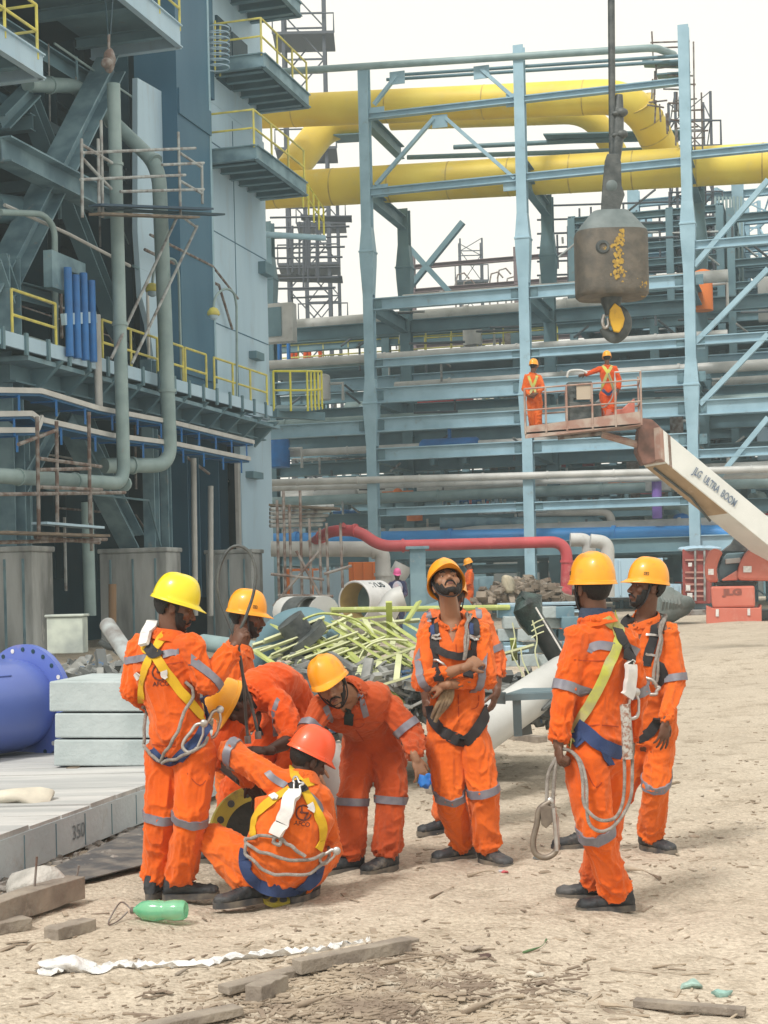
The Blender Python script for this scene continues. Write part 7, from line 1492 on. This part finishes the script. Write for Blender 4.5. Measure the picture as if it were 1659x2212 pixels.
for k in range(16):     # cream cross slats rising to the right
    x = 560 + 24 * (k % 9) + 60 * (k // 9); y = 1408 + 8 * (k % 9) + 14 * (k // 9); Z = 13.0 - .02 * k; a = P(x, y, Z); b = P(x + 150 + rs.uniform(-30, 20), y - 58 + rs.uniform(-8, 10), Z + .35); mb = MB(); mb.bar(a, b, .055, .012, (0, .6, 1))
    tag(mb.build('slat', M_CREAM), 'narrow cream slat rising to the right across the heap', 'slat', 'cream slats crossing the heap')
# curved trims
for k, (pts, lab) in enumerate((([(770, 1440), (790, 1400), (830, 1382), (880, 1384)], 'curved cream strip arching over the heap'), ([(640, 1345), (700, 1325), (780, 1345), (820, 1400)], 'curved lime strip over the heap top'))):
    mb = MB(); q = catmull([P(*p, 12.9 + .3 * k) for p in pts], 6); mb.tube(q, .012, 6); tag(mb.build('curved_strip', M_CREAM if k == 0 else M_LIME, smooth=60), lab, 'strip')
# fittings: elbows & big grey pipes
T('pipe_elbow', [(560, 1440, 14.5), (600, 1350, 14.2), (690, 1335, 14), (720, 1420, 13.6)], 14, .13, M_STD, 'large grey pipe elbow buried in the heap', .6, 0)
T('pipe_end', [(620, 1322, 16), (700, 1322, 15)], 15, .16, M_PIPEW, 'pale pipe end on top of the heap', None)
mb = MB(); c = P(652, 1380, 13.3); mb.lathe(c, [(.16, -.30), (.16, -.05), (.24, -.05), (.24, .03), (.13, .03), (.13, .2), (.0, .2)], (Vector((.8, -.3, .5)).normalized(), Vector((.1, .9, .3)).normalized(), Vector((-.5, -.2, .84)).normalized()), 28); tag(mb.build('black_nozzle', M_HDARK, smooth=35), 'black flanged nozzle sticking out of the heap', 'nozzle')
mb = MB(); c = P(640, 1330, 15.2); x, y, z = frame(Vector((.5, -.8, 0))); mb.lathe(c, [(.17, 0), (.19, .02), (.19, .3), (.17, .3)], (x, y, z), 28, False); tag(mb.build('black_ring', M_HDARK, smooth=35), 'black rubber ring at the top of the heap', 'ring')
T('grey_pipe', [(1010, 1600, 11.4), (1250, 1435, 13.2)], 12, .165, M_PIPEW, 'thick pale pipe slanting behind the trestle', None, 0, n=32)
T('grey_pipe', [(700, 1620, 9.8), (735, 1770, 9.6)], 9.8, .11, M_PIPEW, 'short grey pipe standing between crouching and bending men', None, 0, n=24)
T('grey_pipe', [(905, 1350, 18), (990, 1320, 20)], 18, .2, M_STD, 'grey pipe mouth behind the bearded man', None, 0, n=24)
bp = empty('black_wrapped_post', P(1215, 1440, 13), 'black leaning tube wrapped in torn plastic and string', 'tube')
mb = MB(); mb.tube([P(1212, 1432, 13), P(1142, 1318, 13)], .085, 20); mb.build('tube', mat('black tube', (.012, .016, .016), .45, col2=(.03, .035, .035), scale=8), bp, smooth=40)
mb = MB(); mb.tube([P(1168, 1362, 12.98), P(1150, 1335, 12.98), P(1140, 1305, 12.98), P(1128, 1290, 12.98)], [.09, .12, .13, .05], 16); mb.jitter(.045, 9); mb.build('torn_plastic', mat('black plastic', (.015, .022, .022), .3, col2=(.04, .07, .065), scale=8, bump=.5), bp, smooth=60)
mb = MB(); mb.poly([P(1114, 1292, 12.9), P(1128, 1284, 12.9), P(1150, 1300, 12.9), P(1169, 1302, 12.95), P(1160, 1318, 12.95), P(1145, 1325, 12.95), P(1122, 1340, 12.9)], (0, .03, 0)); mb.jitter(.03, 9); mb.build('torn_plastic', MATS['black plastic'], bp)
mb = MB(); mb.tube([P(1157, 1312, 12.88), P(1222, 1420, 12.88)], .008, 6); mb.build('white_cord', M_WHITEP, bp)
for y0 in (1345, 1358, 1372): mb = MB(); mb.tube(catmull([P(1148, y0 + 6, 12.85), P(1160, y0 - 2, 12.85), P(1175, y0 - 8, 12.85)], 4), .006, 6); mb.build('string', M_CREAM, bp)
for k, (pts, lab) in enumerate((([(1107, 1345), (1112, 1380), (1106, 1410), (1120, 1440), (1136, 1470)], 'cream string dangling left of the black tube'), ([(1150, 1340), (1160, 1380), (1156, 1410), (1165, 1445), (1175, 1480)], 'cream string dangling under the black tube'), ([(1125, 1400), (1130, 1430), (1150, 1470)], 'cream string trailing over the pale pipe'))):
    mb = MB(); mb.tube(catmull([P(*p, 12.6) for p in pts], 5), .006, 5); tag(mb.build('string', M_CREAM, smooth=60), lab, 'string')
# grey blocks pile right
rs = random.Random(21)
names = ['first', 'second', 'third', 'fourth', 'fifth']
bi = 0
for row, y in enumerate((1425, 1398, 1371, 1344, 1322)):
    for colm, x in enumerate(range(1095 + (row % 2) * 12, 1238, 42)):
        if row == 4 and colm == 1: continue
        Z = 15.6 + rs.uniform(-.15, .15); q = P(x + rs.uniform(-3, 3), y, Z); mb = MB(); a = rs.uniform(-.12, .12); axs = (Vector((math.cos(a), math.sin(a), 0)), Vector((-math.sin(a), math.cos(a), 0)), UPV)
        mb.box(q, (.185, .22, .118), axs); mb.jitter(.008, 5); tag(mb.build('paving_block', M_BLOCK if rs.random() < .7 else M_GREYB, bevel=.006), 'grey block, %s from the left in row %s from the bottom, right pile' % (names[colm], names[row]), 'block', 'pile of grey blocks')
mb = MB(); mb.box(P(1190, 1312, 22), (1.2, .5, .1)); 
for k in range(4): mb.box(P(1190, 1303 + k * 6, 22), (1.5 - .1 * k, .5, .03))
tag(mb.build('sheet_stack', M_PANEL), 'stack of pale flat sheets beyond the grey blocks', 'sheet stack')
mb = MB(); mb.box(P(1115, 1402, 14.4), (.22, .2, .06)); tag(mb.build('board', M_PANEL, bevel=.004), 'pale board offcut among the grey blocks', 'board')
# steel trestle
M_TR = mat('trestle blue grey', (.10, .16, .19), .5, col2=(.14, .21, .24), scale=4)
tr = empty('steel_trestle', G(1120, 1590), 'low blue grey steel trestle standing behind the right men', 'trestle'); Zt = 10.6
t0, t1, t2, t3 = P(1092, 1503, Zt), P(1250, 1494, Zt), P(1250, 1490, Zt + .7), P(1112, 1496, Zt + .5)
mb = MB(); mb.bar(P(1090, 1506, Zt), P(1260, 1499, Zt), .10, .045); mb.build('top_rail', M_TR, tr); mb = MB(); mb.poly([P(1093, 1502, Zt), P(1260, 1494, Zt), P(1260, 1488, Zt + .8), P(1130, 1490, Zt + .5)], (0, 0, .012)); mb.build('top_plate', M_TR, tr)
for (x, yb) in ((1118, 1590), (1213, 1570)): mb = MB(); mb.bar(P(x - 2, 1508, Zt if x < 1150 else Zt + .5), P(x + 1, yb, Zt if x < 1150 else Zt + .5), .055, .05); mb.build('leg', M_TR, tr)
mb = MB(); mb.bar(P(1068, 1507, Zt), P(1092, 1508, Zt), .05, .08); mb.build('end_plate', M_TR, tr)
# dark jumble filling the foot of the heap
mb = MB(); rs = random.Random(31)
for k in range(1500):
    x = rs.uniform(545, 1240); yt = 1430 if x > 900 else 1360 + abs(x - 730) * .25; y = rs.uniform(yt, 1580 if x < 900 else 1520); Z = rs.uniform(12.2, 14.2); q = P(x, y, Z)
    if q.z < 0: continue
    q.z = max(.04, q.z * .85 - .02); s_ = rs.uniform(.03, .16); a = Vector((rs.uniform(-1, 1), rs.uniform(-.6, .6), rs.uniform(-.5, .5))).normalized(); mb.bar(q - a * s_, q + a * s_, s_ * rs.uniform(.15, .7), s_ * rs.uniform(.1, .5))
for k in range(700):
    x = rs.uniform(120, 570); y = rs.uniform(1365, 1470); Z = rs.uniform(17, 24); q = P(x, y, Z); q.z = abs(q.z) * .5 + .05; s_ = rs.uniform(.05, .28); a = Vector((rs.uniform(-1, 1), rs.uniform(-.6, .6), rs.uniform(-.4, .4))).normalized(); mb.bar(q - a * s_, q + a * s_, s_ * rs.uniform(.15, .6), s_ * rs.uniform(.1, .5))
tag(mb.build('scrap_jumble', mat('mixed scrap', (.12, .13, .13), .8, col2=(.30, .31, .30), scale=2.0, mixlo=.45, mixhi=.55, col3=(.05, .12, .24), scale3=2.6, lo3=.60, hi3=.63)), 'jumble of small grey and blue scrap under the handrail heap', 'scrap', kind='stuff')
mb = MB(); q = [P(560, 1440, 14.4), P(900, 1420, 14.4), P(1000, 1500, 13.5), P(1000, 1560, 11.6)]
# sand bank at the right, far
mb = MB(); nn = 40; base = []; R_ = []
for j in range(9):
    t = j / 8; R_.append([Vector((8.5 + 9.5 * i / nn, 30.5 + t * 2.6, gz(12, 31) - .12 + .30 * math.sin(math.pi * t) * (.65 + .5 * float(vnoise([[i * .35, j * .5, 0]], 3)[0])))) for i in range(nn + 1)])
mb.rings(R_, False, False); tag(mb.build('sand_bank', M_SAND, smooth=70), 'low loose sand bank in front of the lift', 'sand bank', kind='structure')
# ================================================================== LITTER ON THE SAND
M_CHIP = mat('wood chips', (.40, .33, .25), .9, col2=(.22, .17, .13), scale=3, mixlo=.4, mixhi=.6, col3=(.55, .50, .42), scale3=4, lo3=.6, hi3=.7)
rs = random.Random(77); mb = MB()
def surf(x, y):
    i = min(max(int(np.searchsorted(gy, y)), 1), ny - 1); j = min(max(int(np.searchsorted(gx, x)), 1), nx - 1); return float(q0[i * nx + j, 2])
n_c = 0
while n_c < 3600:
    if rs.random() < .82: px_ = rs.gauss(800, 190); py_ = rs.gauss(2155, 50)
    else: px_ = rs.uniform(0, 1659); py_ = 1900 + 312 * rs.random() ** .6
    if py_ < 1880 or py_ > 2260: continue
    g = G(px_, py_); g.z = surf(g.x, g.y) + .003; L_ = rs.choice([.006, .008, .010, .014, .02, .03, .045]) * rs.uniform(.6, 1.3); a = rs.uniform(0, 6.28); ax = Vector((math.cos(a), math.sin(a), rs.uniform(-.1, .1)))
    mb.bar(g - ax * L_, g + ax * L_, L_ * rs.uniform(.15, .6), .004 * rs.uniform(.6, 1.6)); n_c += 1
tag(mb.build('wood_chips', M_CHIP), 'scattered wood chips, bark and pebbles on the foreground sand', 'wood chips', kind='stuff')
mb = MB()
for k in range(900):
    px_ = rs.uniform(900, 1659); py_ = rs.uniform(1380, 1900); g = G(px_, py_); g.z = (surf(g.x, g.y) if g.y < 18 else gz(g.x, g.y)) + .002; L_ = rs.uniform(.008, .035); a = rs.uniform(0, 6.28); ax = Vector((math.cos(a), math.sin(a), 0)); mb.bar(g - ax * L_, g + ax * L_, L_ * rs.uniform(.2, .8), .006)
tag(mb.build('gravel', mat('gravel bits', (.30, .24, .18), .9, col2=(.5, .45, .38), scale=2, mixlo=.5, mixhi=.6)), 'sparse twigs and gravel on the sand at the right', 'gravel', kind='stuff')
mid = [((1010, 1895), (1070, 1889), .010, 'pale stick lying by the bearded man\'s boots'), ((1350, 1885), (1425, 1903), .014, 'pale split root lying right of the hook'), ((1010, 1660), (1050, 1672), .012, 'dark stick on the sand bank behind'), ((1320, 2100), (1420, 2112), .007, 'thin stick at the lower right, upper'), ((1215, 2140), (1270, 2152), .008, 'thin dark stick at the lower centre right'), ((930, 1950), (980, 1925), .008, 'forked twig in front of the bearded man'), ((1300, 2180), (1390, 2190), .01, 'thin stick at the bottom right edge'), ((1000, 2190), (1130, 2150), .012, 'long pale stick at the bottom centre'), ((640, 2180), (760, 2150), .012, 'pale stick among the chips, left'), ((820, 2100), (960, 2070), .010, 'pale stick crossing the chips'), ((1130, 2060), (1180, 2030), .006, 'green grass blade on the sand'), ((1410, 2090), (1480, 2080), .006, 'hair thin twig at the right'), ((380, 2108), (450, 2098), .008, 'dark sliver below the white strip'), ((60, 2060), (110, 2045), .01, 'small stick at the left')]
for a, b, r, lab in mid:
    A_, B_ = G(*a), G(*b); A_.z = surf(A_.x, A_.y) + r; B_.z = surf(B_.x, B_.y) + r; C_ = A_.lerp(B_, .5) + Vector((rs.uniform(-.03, .03), rs.uniform(-.03, .03), r)); mb = MB(); mb.tube(catmull([A_, C_, B_], 5), [r * (.6 + .4 * math.sin(k * .6 + 1)) for k in range(11)], 6); mb.jitter(.003, 30)
    tag(mb.build('twig', mat('green blade', (.10, .18, .08), .8) if 'green' in lab else (M_TIM if 'dark' in lab else M_CHIP), smooth=60), lab, 'twig', 'twigs on the sand')
for (x, y, s_, c, lab) in ((1090, 1890, .02, (.6, .12, .14), 'tiny red and white wrapper by the boot'), (1082, 1888, .016, (.5, .5, .55), 'tiny pale wrapper by the boot'), (1295, 2022, .0, 0, ''), (1155, 2105, .04, (.6, .55, .47), 'small white paper scrap'), (1490, 2130, .05, (.36, .52, .47), 'shred of pale green netting at the lower right'), (1560, 2148, .05, (.28, .46, .42), 'heap of green netting at the lower right'), (1020, 2055, .05, (.38, .32, .26), 'small stone in the foreground chips'), (1050, 2068, .03, (.10, .06, .05), 'small dark bark piece in the foreground'), (1160, 1858, .03, (.14, .16, .16), 'dark scrap beside the hanging hook'), (180, 2010, .05, (.25, .25, .27), 'grey stone by the timber offcut'), (1500, 1800, .04, (.6, .5, .4), 'pale scrap on the sand at right'), (1455, 1690, .05, (.50, .42, .33), 'pale clod on the sand at right')):
    if not lab: continue
    g = G(x, y); g.z = surf(g.x, g.y) + s_ * .2; mb = MB(); mb.ell(g, (s_, s_ * .7, s_ * .35), n=12, m=7); mb.jitter(s_ * .45, 1.2 / s_, int(x)); tag(mb.build('scrap', mat('scrap %d' % x, c, .7, col2=tuple(q * .6 for q in c), scale=25), smooth=30), lab, 'scrap')
# ================================================================== HAZE
HAZE = .0013
if HAZE:
    mb = MB(); mb.box((0, 65, 22), (240, 160, 48)); hz = mb.build('haze', None); tag(hz, 'thin bright industrial haze filling the site', 'haze', kind='stuff')
    hm = bpy.data.materials.new('haze'); hm.use_nodes = True; t = hm.node_tree; t.nodes.clear(); o_ = t.nodes.new('ShaderNodeOutputMaterial'); pv = t.nodes.new('ShaderNodeVolumePrincipled')
    pv.inputs['Color'].default_value = (.75, .92, 1.0, 1); pv.inputs['Density'].default_value = HAZE; pv.inputs['Anisotropy'].default_value = .2; t.links.new(pv.outputs[0], o_.inputs['Volume']); hz.data.materials.append(hm)
